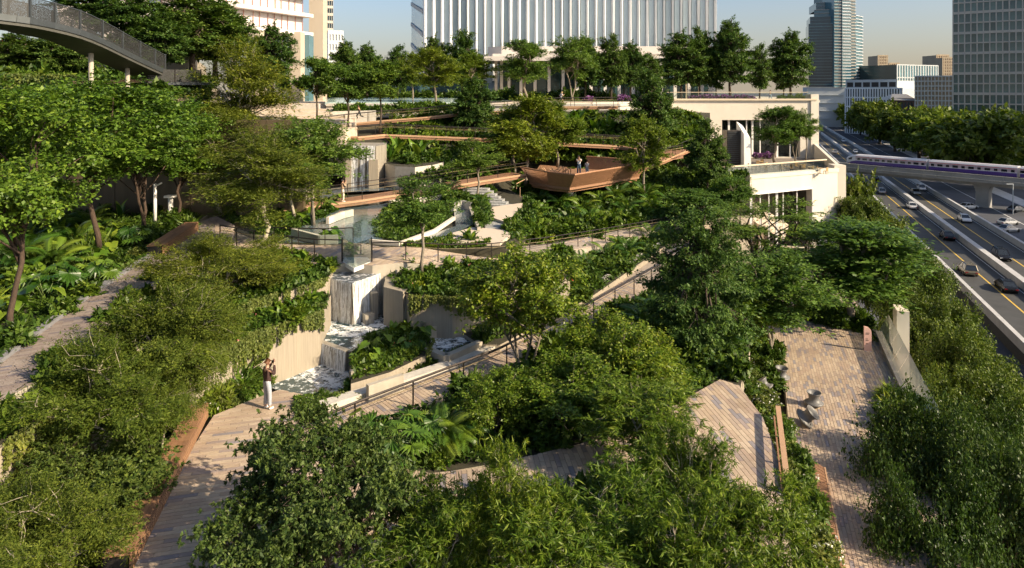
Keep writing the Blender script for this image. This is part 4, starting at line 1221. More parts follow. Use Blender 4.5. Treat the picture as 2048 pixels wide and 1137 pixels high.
for ci, (s0, s1) in enumerate(((s_n, s_1 - 0.25), (s_1 + 0.25, s_2 - 0.25), (s_2 + 0.25, s_e))):
    # body cross section swept along the car
    sec = [(0.0, 8.0), (-0.05, 8.9), (0.12, 10.1), (0.5, 10.45), (2.3, 10.45), (2.7, 10.1), (2.85, 8.9), (2.8, 8.0)]
    stations = [(s0, 1.0), (s1, 1.0)] if ci else [(s0, 0.0), (s0 + 0.5, 0.35), (s0 + 1.4, 0.75), (s0 + 2.6, 1.0), (s1, 1.0)]
    vs_, fs = [], []
    for s, f in stations:
        for off, z in sec:
            zz = 8.0 + (z - 8.0) * (0.62 + 0.38 * f)
            vs_.append(along(s, 1.6 + 1.4 + (off - 1.4) * (0.8 + 0.2 * f), zz))
    m = len(sec)
    for i in range(len(stations) - 1):
        for j in range(m):
            a, b = i * m + j, i * m + (j + 1) % m
            fs.append((a, b, b + m, a + m))
    fs.append(list(range(m))); fs.append([len(vs_) - m + j for j in range(m)][::-1])
    car = put(MB().add(vs_, fs), 'carriage', M['train_white'], tr)
    def child(mb, nm, mt):
        o = mb.build(nm, M[mt], car); return o
    a0 = s0 + (2.6 if ci == 0 else 0.05)
    child(MB().beam(along(a0, 1.56, 8.45), along(s1 - 0.05, 1.56, 8.45), 0.06, 0.85), 'purple_band', 'train_purple')
    child(MB().beam(along(a0, 1.63, 9.86), along(s1 - 0.05, 1.63, 9.86), 0.06, 0.12), 'red_stripe', 'train_red')
    child(MB().beam(along(a0, 1.60, 9.3), along(s1 - 0.05, 1.60, 9.3), 0.05, 0.78), 'side_panel', 'train_panel')
    if ci == 0:
        child(MB().add([along(s0 + 0.3, 1.62, 8.05), along(a0, 1.55, 8.05), along(a0, 1.55, 8.87), along(s0 + 1.2, 1.6, 8.45)], [(0, 1, 2, 3)]), 'purple_band', 'train_purple')
        child(MB().add([along(s0 + 0.45, 1.72, 9.0), along(s0 + 1.5, 1.62, 9.0), along(s0 + 1.7, 1.66, 9.75), along(s0 + 0.9, 1.75, 9.5)], [(0, 1, 2, 3)]), 'cab_window', 'train_win')
    n = 11
    for k in range(n):
        q = a0 + (s1 - a0) * (k + 0.5) / n
        wd = 1.15 if k % 2 else 0.7
        child(MB().beam(along(q - wd / 2, 1.55, 9.32), along(q + wd / 2, 1.55, 9.32), 0.05, 0.55), 'window', 'train_win')
    child(MB().beam(along(s0 + 1, 3, 7.85), along(s1 - 0.4, 3, 7.85), 2.2, 0.4), 'underframe', 'dark')
for px in (2026,):
    b = Dp(px, 432, 150); b.z = 0
    lp = empty('street_lamp', b, 0, 'slim street lamp in the side street beyond the viaduct', 'street lamp')
    put(MB().tube([b, b + Vector((0, 0, 6.8))], 0.1, 8), 'pole', M['pale_grey'], lp)
    put(MB().box((b.x - 0.7, b.y, b.z + 6.8), (1.6, 0.25, 0.12)), 'lamp_head', M['pale_grey'], lp)
# ------------------------------------------------------------------ vegetation
LM = {}
LM['broad'] = leaf_mat('broad_leaf_foliage', [(0.038, 0.078, 0.011), (0.073, 0.140, 0.017), (0.106, 0.185, 0.022), (0.157, 0.230, 0.034)], 0.38, 0.28, 0.35)
LM['feather'] = leaf_mat('feathery_olive_foliage', [(0.056, 0.084, 0.013), (0.095, 0.129, 0.018), (0.134, 0.168, 0.025), (0.190, 0.213, 0.040)], 0.5, 0.34, 0.25)
LM['layered'] = leaf_mat('dark_layered_foliage', [(0.031, 0.067, 0.018), (0.056, 0.110, 0.025), (0.087, 0.151, 0.034), (0.129, 0.190, 0.047)], 0.45, 0.28, 0.3)
LM['mid'] = leaf_mat('mid_green_foliage', [(0.047, 0.095, 0.020), (0.084, 0.151, 0.027), (0.121, 0.196, 0.036), (0.168, 0.241, 0.052)], 0.42, 0.32, 0.3)
LM['yellow'] = leaf_mat('yellow_green_foliage', [(0.067, 0.103, 0.013), (0.112, 0.162, 0.018), (0.157, 0.207, 0.025), (0.207, 0.246, 0.036)], 0.42, 0.34, 0.3)
LM['lance'] = leaf_mat('lance_leaf_foliage', [(0.038, 0.081, 0.009), (0.081, 0.140, 0.013), (0.129, 0.196, 0.020), (0.213, 0.258, 0.050)], 0.36, 0.33, 0.35)
LM['glossy'] = leaf_mat('glossy_foliage', [(0.047, 0.092, 0.010), (0.095, 0.157, 0.015), (0.146, 0.211, 0.021), (0.230, 0.263, 0.050)], 0.30, 0.32, 0.4)
LM['dark'] = leaf_mat('deep_green_foliage', [(0.031, 0.058, 0.015), (0.054, 0.090, 0.020), (0.081, 0.121, 0.029), (0.118, 0.157, 0.045)], 0.42, 0.24, 0.3)
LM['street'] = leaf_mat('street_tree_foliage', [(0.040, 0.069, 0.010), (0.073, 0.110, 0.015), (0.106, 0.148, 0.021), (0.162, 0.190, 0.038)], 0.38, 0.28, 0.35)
LM['nightleaf'] = leaf_mat('shaded_street_foliage', [(0.018, 0.040, 0.009), (0.034, 0.066, 0.013), (0.053, 0.094, 0.018), (0.090, 0.130, 0.030)], 0.36, 0.24, 0.35)  # darker copy of street foliage: lower right shade put into the colour
LM['vine'] = leaf_mat('vine_leaves', [(0.075, 0.10, 0.022), (0.11, 0.145, 0.03), (0.15, 0.18, 0.042), (0.19, 0.21, 0.06)], 0.5, 0.28)
LM['shrub'] = leaf_mat('shrub_leaves', [(0.036, 0.074, 0.010), (0.068, 0.125, 0.015), (0.105, 0.170, 0.021), (0.155, 0.210, 0.034)], 0.36, 0.3, 0.4)
LM['cover'] = leaf_mat('ground_cover_leaves', [(0.026, 0.055, 0.009), (0.046, 0.090, 0.013), (0.074, 0.126, 0.018), (0.115, 0.168, 0.028)], 0.4, 0.26, 0.35)
LM['lime'] = leaf_mat('lime_leaves', [(0.11, 0.165, 0.014), (0.16, 0.22, 0.018), (0.21, 0.26, 0.026), (0.25, 0.28, 0.045)], 0.38, 0.32)
LM['big'] = leaf_mat('big_glossy_leaf', [(0.040, 0.095, 0.012), (0.074, 0.145, 0.016), (0.120, 0.200, 0.022), (0.170, 0.245, 0.036)], 0.28, 0.28, 0.5, isl=False)
LM['palm'] = leaf_mat('palm_frond', [(0.030, 0.078, 0.011), (0.054, 0.115, 0.015), (0.090, 0.155, 0.020), (0.130, 0.185, 0.030)], 0.3, 0.24, 0.5, isl=False)
BARK = {
    'red': plain('reddish_bark', (0.065, 0.042, 0.028), 0.9, var=0.35, scale=9, stretch=(3, 3, 0.7), bmp=0.6),
    'pale': plain('pale_bark', (0.36, 0.32, 0.24), 0.85, var=0.3, scale=9, stretch=(3, 3, 0.7), bmp=0.4),
    'dark': plain('dark_bark', (0.06, 0.045, 0.032), 0.9, var=0.35, scale=9, stretch=(3, 3, 0.7), bmp=0.6),
    'grey': plain('grey_bark', (0.20, 0.17, 0.13), 0.9, var=0.3, scale=9, stretch=(3, 3, 0.7), bmp=0.5),
}
FLOWER = {
    'pink': plain('pink_petals', (0.55, 0.16, 0.18), 0.6), 'white': plain('white_petals', (0.75, 0.74, 0.66), 0.6),
    'purple': plain('purple_petals', (0.20, 0.07, 0.22), 0.6), 'red': plain('red_petals', (0.45, 0.05, 0.03), 0.6),
}

def norm(a): return a / np.maximum(np.linalg.norm(a, axis=-1, keepdims=True), 1e-9)

def leaf_quads(P, A, N, L, W, fold=0.15):
    """rhombic folded leaves from base points P, axes A, normals N, lengths L, widths W"""
    S = norm(np.cross(A, N)); N = np.cross(S, A)
    L = L[:, None]; W = W[:, None]
    mid = P + A * L * 0.45
    V = np.stack([P, mid + S * W * 0.5 + N * W * fold, P + A * L - N * L * 0.12, mid - S * W * 0.5 + N * W * fold], axis=1)
    return V

def crown_leaves(rg, centers, rads, per, L, W, flat=0.7, droop=0.2, up=0.9, spread=0.7, jit=0.35, tuft=False):
    n = len(centers) * per
    C = np.repeat(centers, per, 0); Rr = np.repeat(rads, per)[:, None]
    # each clump is a spray along its own twig, so gaps stay open between sprays
    mid_ = centers.mean(0)
    tw = norm(centers - mid_ + np.array([0, 0, 0.3])) * 0.9 + rg.normal(size=centers.shape) * 0.45
    tw[:, 2] *= 0.75
    tw = np.repeat(norm(tw), per, 0)
    g = norm(rg.normal(size=(n, 3))) * (rg.random((n, 1)) ** 0.5)
    g[:, 2] *= flat
    u = rg.uniform(-1.0, 1.0, (n, 1))
    o = tw * u * 1.45 + g * (0.52 * (1.05 - 0.45 * np.abs(u)))
    P = C + o * Rr
    out = norm(P - mid_)
    if tuft:
        # leaves radiate from a few twig tips in each clump
        k = max(1, per // 14)
        twc = tw[::per][:, None, :]
        tips = (twc * rg.uniform(-1.3, 1.4, (len(centers), k, 1)) + norm(rg.normal(size=(len(centers), k, 3))) * 0.55) * rads[:, None, None]
        idx = rg.integers(0, k, n)
        P = C + tips[np.repeat(np.arange(len(centers)), per), idx] + rg.normal(size=(n, 3)) * L * 0.12
        A = norm(norm(rg.normal(size=(n, 3))) * 0.9 + out * 0.5 + np.array([0, 0, -droop]))
    else:
        A = norm(norm(g) * spread + tw * 0.5 + rg.normal(size=(n, 3)) * 0.5 + np.array([0, 0, -droop]))
    N = norm(np.array([0, 0, up]) + out * 0.35 + rg.normal(size=(n, 3)) * 0.42)
    l = L * (1 + jit * rg.normal(size=n)).clip(0.5, 1.7)
    return leaf_quads(P, A, N, l, l * (W / L))

def make_tree(name, seed, mat, bark, trunk_h, trunk_r, lobes, n_clump, clump_r, per, L, W, flat=0.7, droop=0.2, up=0.9, tuft=False, stems=1, lean=0.15, twigs=0.3, shell=0.45, limb_r=0.45):
    rg = np.random.default_rng(seed); rr = random.Random(seed)
    lobes = [(np.array(c, float), np.array(r, float)) for c, r in lobes]
    vol = np.array([np.prod(r) ** 0.67 for c, r in lobes]); vol /= vol.sum()
    cnt = rg.multinomial(n_clump, vol)
    cen, rad, own = [], [], []
    for i, ((c, r), k) in enumerate(zip(lobes, cnt)):
        d = norm(rg.normal(size=(k, 3)))
        d[:, 2] = np.where(d[:, 2] < -0.45, -d[:, 2] * 0.5, d[:, 2])
        p = c + d * r * (rg.random((k, 1)) ** shell)
        cen.append(p); rad.append(clump_r * (0.6 + 0.7 * rg.random(k))); own += [i] * k
    cen = np.concatenate(cen); rad = np.concatenate(rad)
    crown = quads_mesh(name + '_crown', crown_leaves(rg, cen, rad, per, L, W, flat, droop, up, tuft=tuft), LM[mat])
    # wood
    mb = MB()
    tips = []
    for s in range(stems):
        a = 2 * math.pi * s / stems + rr.random()
        sp = lean * trunk_h * (1.0 if stems > 1 else 0.5)
        pts = []
        for k in range(6):
            t = k / 5
            pts.append(Vector((math.cos(a) * sp * t ** 1.3 + rr.uniform(-1, 1) * 0.05 * trunk_h * t * (1 - t) * 2, math.sin(a) * sp * t ** 1.3 + rr.uniform(-1, 1) * 0.05 * trunk_h * t * (1 - t) * 2, trunk_h * t - 0.25)))
        tr = trunk_r / math.sqrt(stems)
        mb.tube(pts, [tr * (1.25 - 0.25 * min(1, k * 2)) * (1 - 0.42 * k / 5) for k in range(6)], 8)
        tips.append((pts, tr))
    limb_pts = []
    for i, (c, r) in enumerate(lobes):
        pts, tr = tips[i % len(tips)]
        frac = rr.uniform(0.55, 1.0)
        k = min(4, int(frac * 5)); b = pts[k].lerp(pts[k + 1], frac * 5 - k if frac < 1 else 1)
        e = Vector(c) + Vector((rr.uniform(-.3, .3) * r[0], rr.uniform(-.3, .3) * r[1], 0.1 * r[2]))
        m1 = b.lerp(e, 0.4) + Vector((rr.uniform(-.12, .12), rr.uniform(-.12, .12), rr.uniform(-0.05, 0.1))) * (e - b).length
        m2 = b.lerp(e, 0.72) + Vector((rr.uniform(-.1, .1), rr.uniform(-.1, .1), rr.uniform(0, .1))) * (e - b).length
        lr = tr * limb_r
        mb.tube([b, m1, m2, e], [lr, lr * 0.8, lr * 0.6, lr * 0.35], 6)
        limb_pts.append([b, m1, m2, e])
    for j in range(len(cen)):
        if rr.random() < twigs:
            lp = limb_pts[own[j]]
            s = lp[rr.choice((1, 2, 2, 3))]
            e = Vector(cen[j])
            q = s.lerp(e, 0.55) + Vector((rr.uniform(-.1, .1), rr.uniform(-.1, .1), rr.uniform(-.02, .14))) * (e - s).length
            w_ = trunk_r * 0.12
            e2 = e + (e - Vector(cen.mean(0))).normalized() * float(rad[j]) * 0.9
            mb.tube([s, q, e, e2], [w_, w_ * 0.75, w_ * 0.45, w_ * 0.2], 4, cap=False)
    trunk = mb.mesh(name + '_trunk', BARK[bark], True)
    co_ = np.empty(len(crown.vertices) * 3, np.float32); crown.vertices.foreach_get('co', co_)
    top = float(np.percentile(co_.reshape(-1, 3)[:, 2], 99.3))
    return trunk, crown, top

def blob_lobes(rr, n, c, R3, r0, r1, flat=0.75):
    out = []
    for i in range(n):
        for _ in range(20):
            v = Vector((rr.uniform(-1, 1), rr.uniform(-1, 1), rr.uniform(-1, 1)))
            if 0.35 < v.length < 1: break
        r = rr.uniform(r0, r1)
        out.append(((c[0] + v.x * R3[0], c[1] + v.y * R3[1], c[2] + v.z * R3[2]), (r, r, r * flat)))
    return out
def tier_lobes(rr, tiers, per, r0, flat=0.28):
    """tiers: list of (z, radius): horizontal branch plates"""
    out = []
    for z, Rd in tiers:
        k = max(1, int(per * Rd))
        a0 = rr.random() * 6.28
        for i in range(k):
            a = a0 + 6.283 * i / k + rr.uniform(-.3, .3)
            q = Rd * rr.uniform(0.35, 0.8)
            r = r0 * rr.uniform(0.7, 1.25) * (0.55 + 0.45 * Rd / max(t[1] for t in tiers))
            out.append(((q * math.cos(a), q * math.sin(a), z + rr.uniform(-.25, .25) + 0.12 * q), (r, r, r * flat)))
    return out

rt = random.Random(11)
PROTO = {}
def proto(key, *a, **k): PROTO[key] = make_tree(key, *a, **k)
proto('broad', 1, 'broad', 'red', 4.6, 0.085, blob_lobes(rt, 20, (0, 0, 5.8), (1.8, 1.8, 2.3), 0.7, 1.15, 0.95), 330, 0.46, 100, 0.118, 0.072, flat=0.9, droop=0.35, up=0.6, stems=1, lean=0.2, twigs=0.25)
proto('broad2', 2, 'broad', 'red', 4.0, 0.09, blob_lobes(rt, 20, (0, 0, 5.6), (1.9, 1.8, 2.3), 0.7, 1.1, 0.95), 320, 0.45, 100, 0.118, 0.072, flat=0.9, droop=0.35, up=0.6, stems=2, lean=0.16, twigs=0.25)
proto('feather', 3, 'feather', 'pale', 3.2, 0.10, blob_lobes(rt, 26, (0, 0, 3.1), (2.1, 2.1, 1.7), 0.6, 1.0, 0.85), 430, 0.40, 160, 0.08, 0.024, flat=0.75, droop=0.1, up=0.75, stems=3, lean=0.3, twigs=0.35)
proto('feather2', 4, 'feather', 'pale', 3.0, 0.10, blob_lobes(rt, 26, (0, 0, 2.9), (2.2, 2.2, 1.7), 0.55, 0.95, 0.85), 430, 0.40, 160, 0.08, 0.024, flat=0.75, droop=0.1, up=0.75, stems=2, lean=0.3, twigs=0.4)
proto('feather_tall', 5, 'feather', 'pale', 5.2, 0.07, blob_lobes(rt, 30, (0, 0, 4.6), (1.25, 1.25, 3.0), 0.4, 0.7, 1.0), 330, 0.38, 105, 0.10, 0.028, flat=0.9, droop=0.1, up=0.6, stems=1, lean=0.15, twigs=0.55, shell=0.6)
T1 = [(2.3, 1.9), (3.2, 2.6), (4.0, 2.8), (4.8, 2.7), (5.6, 2.5), (6.4, 2.2), (7.2, 1.8), (8.0, 1.3), (8.8, 0.7)]
proto('layered', 6, 'layered', 'dark', 8.6, 0.15, tier_lobes(rt, T1, 2.8, 0.95, 0.42), 420, 0.46, 64, 0.22, 0.12, flat=0.55, droop=0.1, up=1.2, twigs=0.4, lean=0.05)
T2 = [(2.1, 1.6), (2.9, 2.4), (3.6, 2.9), (4.4, 2.6), (5.2, 2.7), (6.0, 2.2), (6.8, 1.8), (7.6, 1.2), (8.3, .6)]
proto('layered2', 7, 'layered', 'dark', 8.0, 0.15, tier_lobes(rt, T2, 2.6, 0.95, 0.42), 400, 0.46, 64, 0.22, 0.12, flat=0.55, droop=0.1, up=1.2, twigs=0.4, lean=0.08)
T3 = [(1.4, 1.7), (2.2, 2.3), (3.0, 2.4), (3.8, 2.3), (4.6, 2.0), (5.4, 1.6), (6.1, 1.1), (6.6, .6)]
proto('layered_near', 8, 'layered', 'dark', 6.2, 0.14, tier_lobes(rt, T3, 3.2, 0.85, 0.34), 460, 0.38, 105, 0.115, 0.058, flat=0.45, droop=0.15, up=1.1, twigs=0.3, lean=0.05)
proto('mid', 9, 'mid', 'grey', 4.0, 0.08, blob_lobes(rt, 24, (0, 0, 3.7), (1.0, 1.0, 2.1), 0.4, 0.7, 0.95), 300, 0.30, 70, 0.11, 0.055, flat=0.85, droop=0.1, up=0.7, lean=0.08, twigs=0.5, shell=0.55)
proto('mid2', 10, 'mid', 'grey', 3.4, 0.08, blob_lobes(rt, 24, (0, 0, 3.4), (1.3, 1.2, 1.8), 0.4, 0.75, 0.9), 300, 0.32, 70, 0.11, 0.055, flat=0.85, droop=0.1, up=0.7, lean=0.15, stems=2, twigs=0.5, shell=0.55)
proto('sapling', 11, 'mid', 'grey', 3.6, 0.045, blob_lobes(rt, 18, (0, 0, 3.1), (0.7, 0.7, 1.4), 0.28, 0.5, 1.0), 190, 0.24, 70, 0.085, 0.036, flat=0.9, droop=0.05, up=0.7, lean=0.04, twigs=0.7, shell=0.6)
proto('yellow', 12, 'yellow', 'grey', 4.2, 0.085, blob_lobes(rt, 24, (0, 0, 3.9), (1.2, 1.2, 2.2), 0.42, 0.8, 0.95), 300, 0.36, 66, 0.13, 0.065, flat=0.85, droop=0.1, up=0.7, lean=0.12, twigs=0.45, shell=0.55)
proto('lance', 13, 'lance', 'pale', 3.2, 0.07, blob_lobes(rt, 22, (0, 0, 3.4), (1.6, 1.6, 1.9), 0.4, 0.7, 1.0), 300, 0.38, 62, 0.19, 0.030, flat=0.95, droop=0.35, up=0.45, tuft=True, stems=3, lean=0.3, twigs=0.5, limb_r=0.6)
proto('lance2', 14, 'lance', 'pale', 2.9, 0.07, blob_lobes(rt, 22, (0, 0, 3.1), (1.8, 1.6, 1.8), 0.4, 0.7, 1.0), 300, 0.38, 62, 0.19, 0.030, flat=0.95, droop=0.35, up=0.45, tuft=True, stems=4, lean=0.32, twigs=0.5, limb_r=0.6)
proto('glossy', 15, 'glossy', 'grey', 3.2, 0.10, blob_lobes(rt, 26, (0, 0, 3.9), (1.7, 1.6, 1.9), 0.45, 0.85, 1.0), 400, 0.36, 76, 0.105, 0.058, flat=0.95, droop=0.5, up=0.5, stems=4, lean=0.28, twigs=0.35, limb_r=0.6, shell=0.55)
proto('glossy2', 16, 'glossy', 'grey', 2.6, 0.09, blob_lobes(rt, 26, (0, 0, 3.2), (1.5, 1.5, 2.0), 0.45, 0.8, 1.0), 410, 0.34, 78, 0.105, 0.052, flat=0.95, droop=0.45, up=0.5, stems=3, lean=0.25, twigs=0.3, shell=0.55)
proto('dark', 17, 'dark', 'dark', 2.4, 0.09, blob_lobes(rt, 22, (0, 0, 3.2), (1.9, 1.9, 1.5), 0.5, 0.85, 0.8), 400, 0.36, 80, 0.105, 0.05, flat=0.8, droop=0.25, up=0.7, tuft=True, stems=3, lean=0.3, twigs=0.35)
proto('street', 18, 'street', 'dark', 6.0, 0.22, blob_lobes(rt, 24, (0, 0, 8.2), (3.3, 3.3, 2.3), 1.2, 1.9, 0.7), 420, 0.80, 92, 0.24, 0.13, flat=0.7, droop=0.3, up=0.8, stems=1, lean=0.1, twigs=0.2)
proto('street2', 19, 'street', 'dark', 5.5, 0.22, blob_lobes(rt, 24, (0, 0, 7.6), (3.5, 3.2, 2.5), 1.1, 1.8, 0.7), 420, 0.78, 92, 0.24, 0.13, flat=0.7, droop=0.3, up=0.8, stems=2, lean=0.12, twigs=0.2)
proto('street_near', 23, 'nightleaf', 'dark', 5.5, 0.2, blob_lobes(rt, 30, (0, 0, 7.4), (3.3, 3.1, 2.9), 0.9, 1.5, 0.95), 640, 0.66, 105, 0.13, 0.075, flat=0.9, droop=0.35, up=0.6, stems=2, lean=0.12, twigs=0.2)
proto('slender', 24, 'mid', 'dark', 6.4, 0.085, blob_lobes(rt, 22, (0, 0, 6.2), (1.15, 1.15, 2.1), 0.45, 0.75, 0.8), 260, 0.40, 70, 0.16, 0.08, flat=0.7, droop=0.1, up=0.9, lean=0.04, twigs=0.5, shell=0.55)
proto('street_fine', 25, 'street', 'dark', 5.5, 0.2, blob_lobes(rt, 30, (0, 0, 7.4), (3.3, 3.1, 2.7), 0.9, 1.5, 0.9), 560, 0.7, 95, 0.16, 0.09, flat=0.85, droop=0.35, up=0.7, stems=2, lean=0.12, twigs=0.2)
proto('airy', 20, 'mid', 'dark', 3.4, 0.12, tier_lobes(rt, [(3.4, 2.6), (4.4, 2.9), (5.4, 2.2), (6.2, 1.2)], 1.9, 0.85, 0.3), 130, 0.42, 100, 0.11, 0.05, flat=0.35, droop=0.1, up=1.2, stems=2, lean=0.3, twigs=0.5, limb_r=0.6)
proto('far', 21, 'street', 'dark', 3.5, 0.3, blob_lobes(rt, 18, (0, 0, 5.2), (3.2, 3.2, 3.2), 1.5, 2.2, 0.85), 190, 0.95, 60, 0.55, 0.32, flat=0.7, droop=0.2, up=0.9, twigs=0.05)
proto('far_yellow', 22, 'yellow', 'dark', 3.5, 0.3, blob_lobes(rt, 18, (0, 0, 5.0), (3.3, 3.2, 3.1), 1.5, 2.2, 0.8), 190, 0.95, 60, 0.55, 0.32, flat=0.7, droop=0.2, up=0.9, twigs=0.05)

def tree(key, base, height, label, width=None, rz=None, group=None, name='tree', cat='tree', tilt=(0, 0)):
    trunk, crown, top = PROTO[key]
    s = height / top
    w_ = s if width is None else width
    root = empty(name, base, rng.random() * 6.28 if rz is None else rz, label, cat, group)
    root.scale = (w_, w_, s)
    root.rotation_euler.x, root.rotation_euler.y = tilt
    link('trunk', trunk, root); link('crown', crown, root)
    return root
def tree_px(key, px, base_y, top_y, d, label, wpx=None, **k):
    """tree whose foot stands at px, base_y at distance d and whose top reaches top_y"""
    b = Dp(px, base_y, d)
    h = (base_y - top_y) / F * d
    w_ = None
    if wpx:
        crown = PROTO[key][1]
        if 'w' not in crown: 
            co = np.empty(len(crown.vertices) * 3, np.float32); crown.vertices.foreach_get('co', co)
            co = co.reshape(-1, 3); crown['w'] = float(np.percentile(co[:, 0], 99) - np.percentile(co[:, 0], 1))
        w_ = (wpx / F * d) / crown['w']
    return tree(key, b, h, label, w_, **k)

# --- upper left: broad leaved trees with reddish trunks
gb = 'broad leaved trees with reddish trunks in the left bed'
tree_px('broad', 18, 668, 185, 23.8, 'broad leaved tree with red brown forked trunk at the left edge', wpx=330, name='broad_leaved_tree', rz=0.4)
tree_px('broad2', -60, 640, 175, 27, 'broad leaved tree cut off by the left picture edge', wpx=320, name='broad_leaved_tree', rz=2.0)
tree_px('broad', 198, 498, 165, 35, 'broad leaved tree whose trunk rises straight from the big leaf bed', wpx=300, name='broad_leaved_tree', rz=3.3)
tree_px('broad2', 290, 470, 195, 40, 'slimmer broad leaved tree left of the white lamp post', wpx=230, name='broad_leaved_tree', rz=1.1)
tree_px('broad', 358, 446, 225, 44, 'broad leaved tree beside the white column', wpx=200, name='broad_leaved_tree', rz=5.1)
tree_px('broad2', 90, 470, 170, 41, 'broad leaved tree deep in the left bed before the brown facade', wpx=260, name='broad_leaved_tree', rz=4.1)
# --- dark trees on the upper left terraces
tree_px('layered2', 385, 142, -20, 62, 'dark twin trunked tree above the mesh landing', wpx=190, name='dark_layered_tree')
tree_px('layered', 430, 150, 5, 66, 'dark tree right of the mesh landing', wpx=150, name='dark_layered_tree')
tree_px('layered2', 264, 110, -30, 58, 'dark tree rising behind the elevated ramp', wpx=140, name='dark_layered_tree')
tree_px('layered', 178, 70, -40, 60, 'slender dark tree behind the start of the mesh ramp', wpx=110, name='dark_layered_tree')
tree_px('layered', 545, 192, 55, 84, 'dark upright tree left of the plaza steps', wpx=80, name='dark_layered_tree')
tree_px('layered2', 520, 195, 80, 88, 'smaller dark tree beside the pale leg of the left building', wpx=70, name='dark_layered_tree')
tree_px('layered2', 120, 168, 62, 52, 'dark tree on the terrace below the elevated ramp', wpx=110, name='dark_layered_tree')
tree_px('layered', 30, 165, 70, 52, 'dark tree under the elevated ramp at the left picture edge', wpx=120, name='dark_layered_tree')
tree_px('layered', 320, 150, 30, 57, 'dark tree screening the lower end of the elevated ramp', wpx=110, name='dark_layered_tree')
# --- feathery trees
tree_px('feather_tall', 478, 400, 85, 50, 'tall feathery tree with pale branches behind the pond garden', wpx=190, name='feathery_tree', rz=1.0)
tree_px('feather_tall', 440, 420, 225, 46, 'feathery tree beside the terrace wall', wpx=170, name='feathery_tree', rz=2.4)
tree_px('feather_tall', 521, 515, 262, 35.5, 'feathery pale barked tree standing on the edge of the upper path', wpx=215, name='feathery_tree', rz=0.9)
tree_px('feather_tall', 590, 440, 250, 44, 'feathery tree left of the rounded green tree', wpx=130, name='feathery_tree', rz=3.9)
tree_px('mid2', 627, 450, 240, 43, 'rounded mid green tree left of the upper waterfall', wpx=175, name='rounded_tree', rz=1.5)
tree_px('mid', 575, 440, 268, 47, 'green tree behind the feathery trees near the timber ramp', wpx=120, name='rounded_tree')
tree_px('feather', 440, 645, 478, 28.5, 'olive feathery tree on the bed left of the main waterfall', wpx=255, name='olive_tree', rz=2.2)
tree_px('feather2', 335, 830, 570, 22.3, 'wide olive tree between herringbone path and vine wall', wpx=260, name='olive_tree', rz=0.3)
tree_px('feather', 365, 800, 590, 23.5, 'olive tree beside the vine covered wall', wpx=190, name='olive_tree', rz=1.2)
tree_px('feather2', 215, 960, 690, 19.8, 'wide olive tree with pale limbs left of the orange bench', wpx=330, name='olive_tree', rz=2.9)
tree_px('feather', 310, 940, 730, 20.5, 'olive tree leaning over the far end of the orange bench', wpx=185, name='olive_tree', rz=4.5)
tree_px('dark', 150, 1120, 910, 17.4, 'olive tree at the lower left by the concrete retaining wall', wpx=280, name='olive_tree', rz=5.2)
tree_px('dark', 200, 1130, 900, 17.6, 'dark shaded tree beside the near end of the orange bench', wpx=210, name='shaded_tree', rz=0.2)
tree_px('feather2', 80, 1250, 960, 15.2, 'olive tree in the bottom left corner', wpx=320, name='olive_tree', rz=3.6)
# --- middle garden
tree_px('sapling', 843, 545, 362, 33.2, 'slender young tree in front of the upper path right of the waterfall', wpx=140, name='young_tree')
tree_px('sapling', 955, 398, 283, 52, 'young bluish green tree beside the grey stone steps', wpx=100, name='young_tree')
tree_px('yellow', 1052, 372, 195, 61, 'yellow green tree standing behind the timber platform', wpx=140, name='yellow_green_tree', rz=0.5)
tree_px('yellow', 1115, 330, 205, 66, 'yellow green tree right behind the platform photographer', wpx=100, name='yellow_green_tree', rz=2.5)
tree_px('mid', 1030, 350, 220, 64, 'mid green tree left of the yellow green tree', wpx=100, name='rounded_tree')
tree_px('layered', 950, 285, 160, 76, 'dark layered tree between the two catwalks', wpx=85, name='dark_layered_tree')
tree_px('yellow', 1288, 385, 238, 59, 'olive yellow tree at the right end of the timber platform', wpx=105, name='yellow_green_tree', rz=4.0)
tree_px('layered2', 1302, 312, 148, 75, 'dark spreading tree in front of the long cream wall', wpx=98, name='dark_layered_tree')
tree_px('layered2', 1415, 392, 245, 62, 'dark layered tree in front of the cream building corner', wpx=84, name='dark_layered_tree')
tree_px('mid2', 1465, 445, 355, 58, 'small green tree under the lower cream wall', wpx=85, name='rounded_tree')
tree_px('mid', 1400, 470, 385, 52, 'small tree at the end of the upper path', wpx=110, name='rounded_tree')
tree_px('mid', 1550, 327, 215, 100, 'green tree on the cafe terrace of the cream building', wpx=75, name='terrace_tree')
tree_px('mid2', 1590, 322, 220, 101, 'thin tree at the outer end of the cafe terrace', wpx=60, name='terrace_tree')
tree_px('sapling', 1612, 320, 232, 101, 'sparse thin tree against the corner of the cream building', wpx=55, name='terrace_tree')
# --- big trees of the middle distance, right
tree_px('layered_near', 1398, 745, 425, 29.5, 'large blue green layered tree right of the diagonal walkway', wpx=172, name='large_layered_tree', rz=0.7)
tree_px('glossy', 1050, 765, 490, 27, 'multi stemmed glossy tree overhanging the walkway', wpx=215, name='glossy_tree', rz=1.2)
tree_px('glossy2', 1225, 850, 640, 24.3, 'glossy dome shaped tree in the palm bed', wpx=185, name='glossy_tree', rz=0.4)
tree_px('glossy2', 1300, 850, 680, 24, 'glossy tree right of the dome shaped one', wpx=160, name='glossy_tree', rz=2.2)
tree_px('glossy', 1140, 880, 715, 22.5, 'glossy yellow green tree before the walkway rail', wpx=200, name='glossy_tree', rz=3.1)
tree_px('glossy2', 985, 890, 745, 22.5, 'small glossy tree beside the feather palm', wpx=125, name='glossy_tree', rz=5.0)
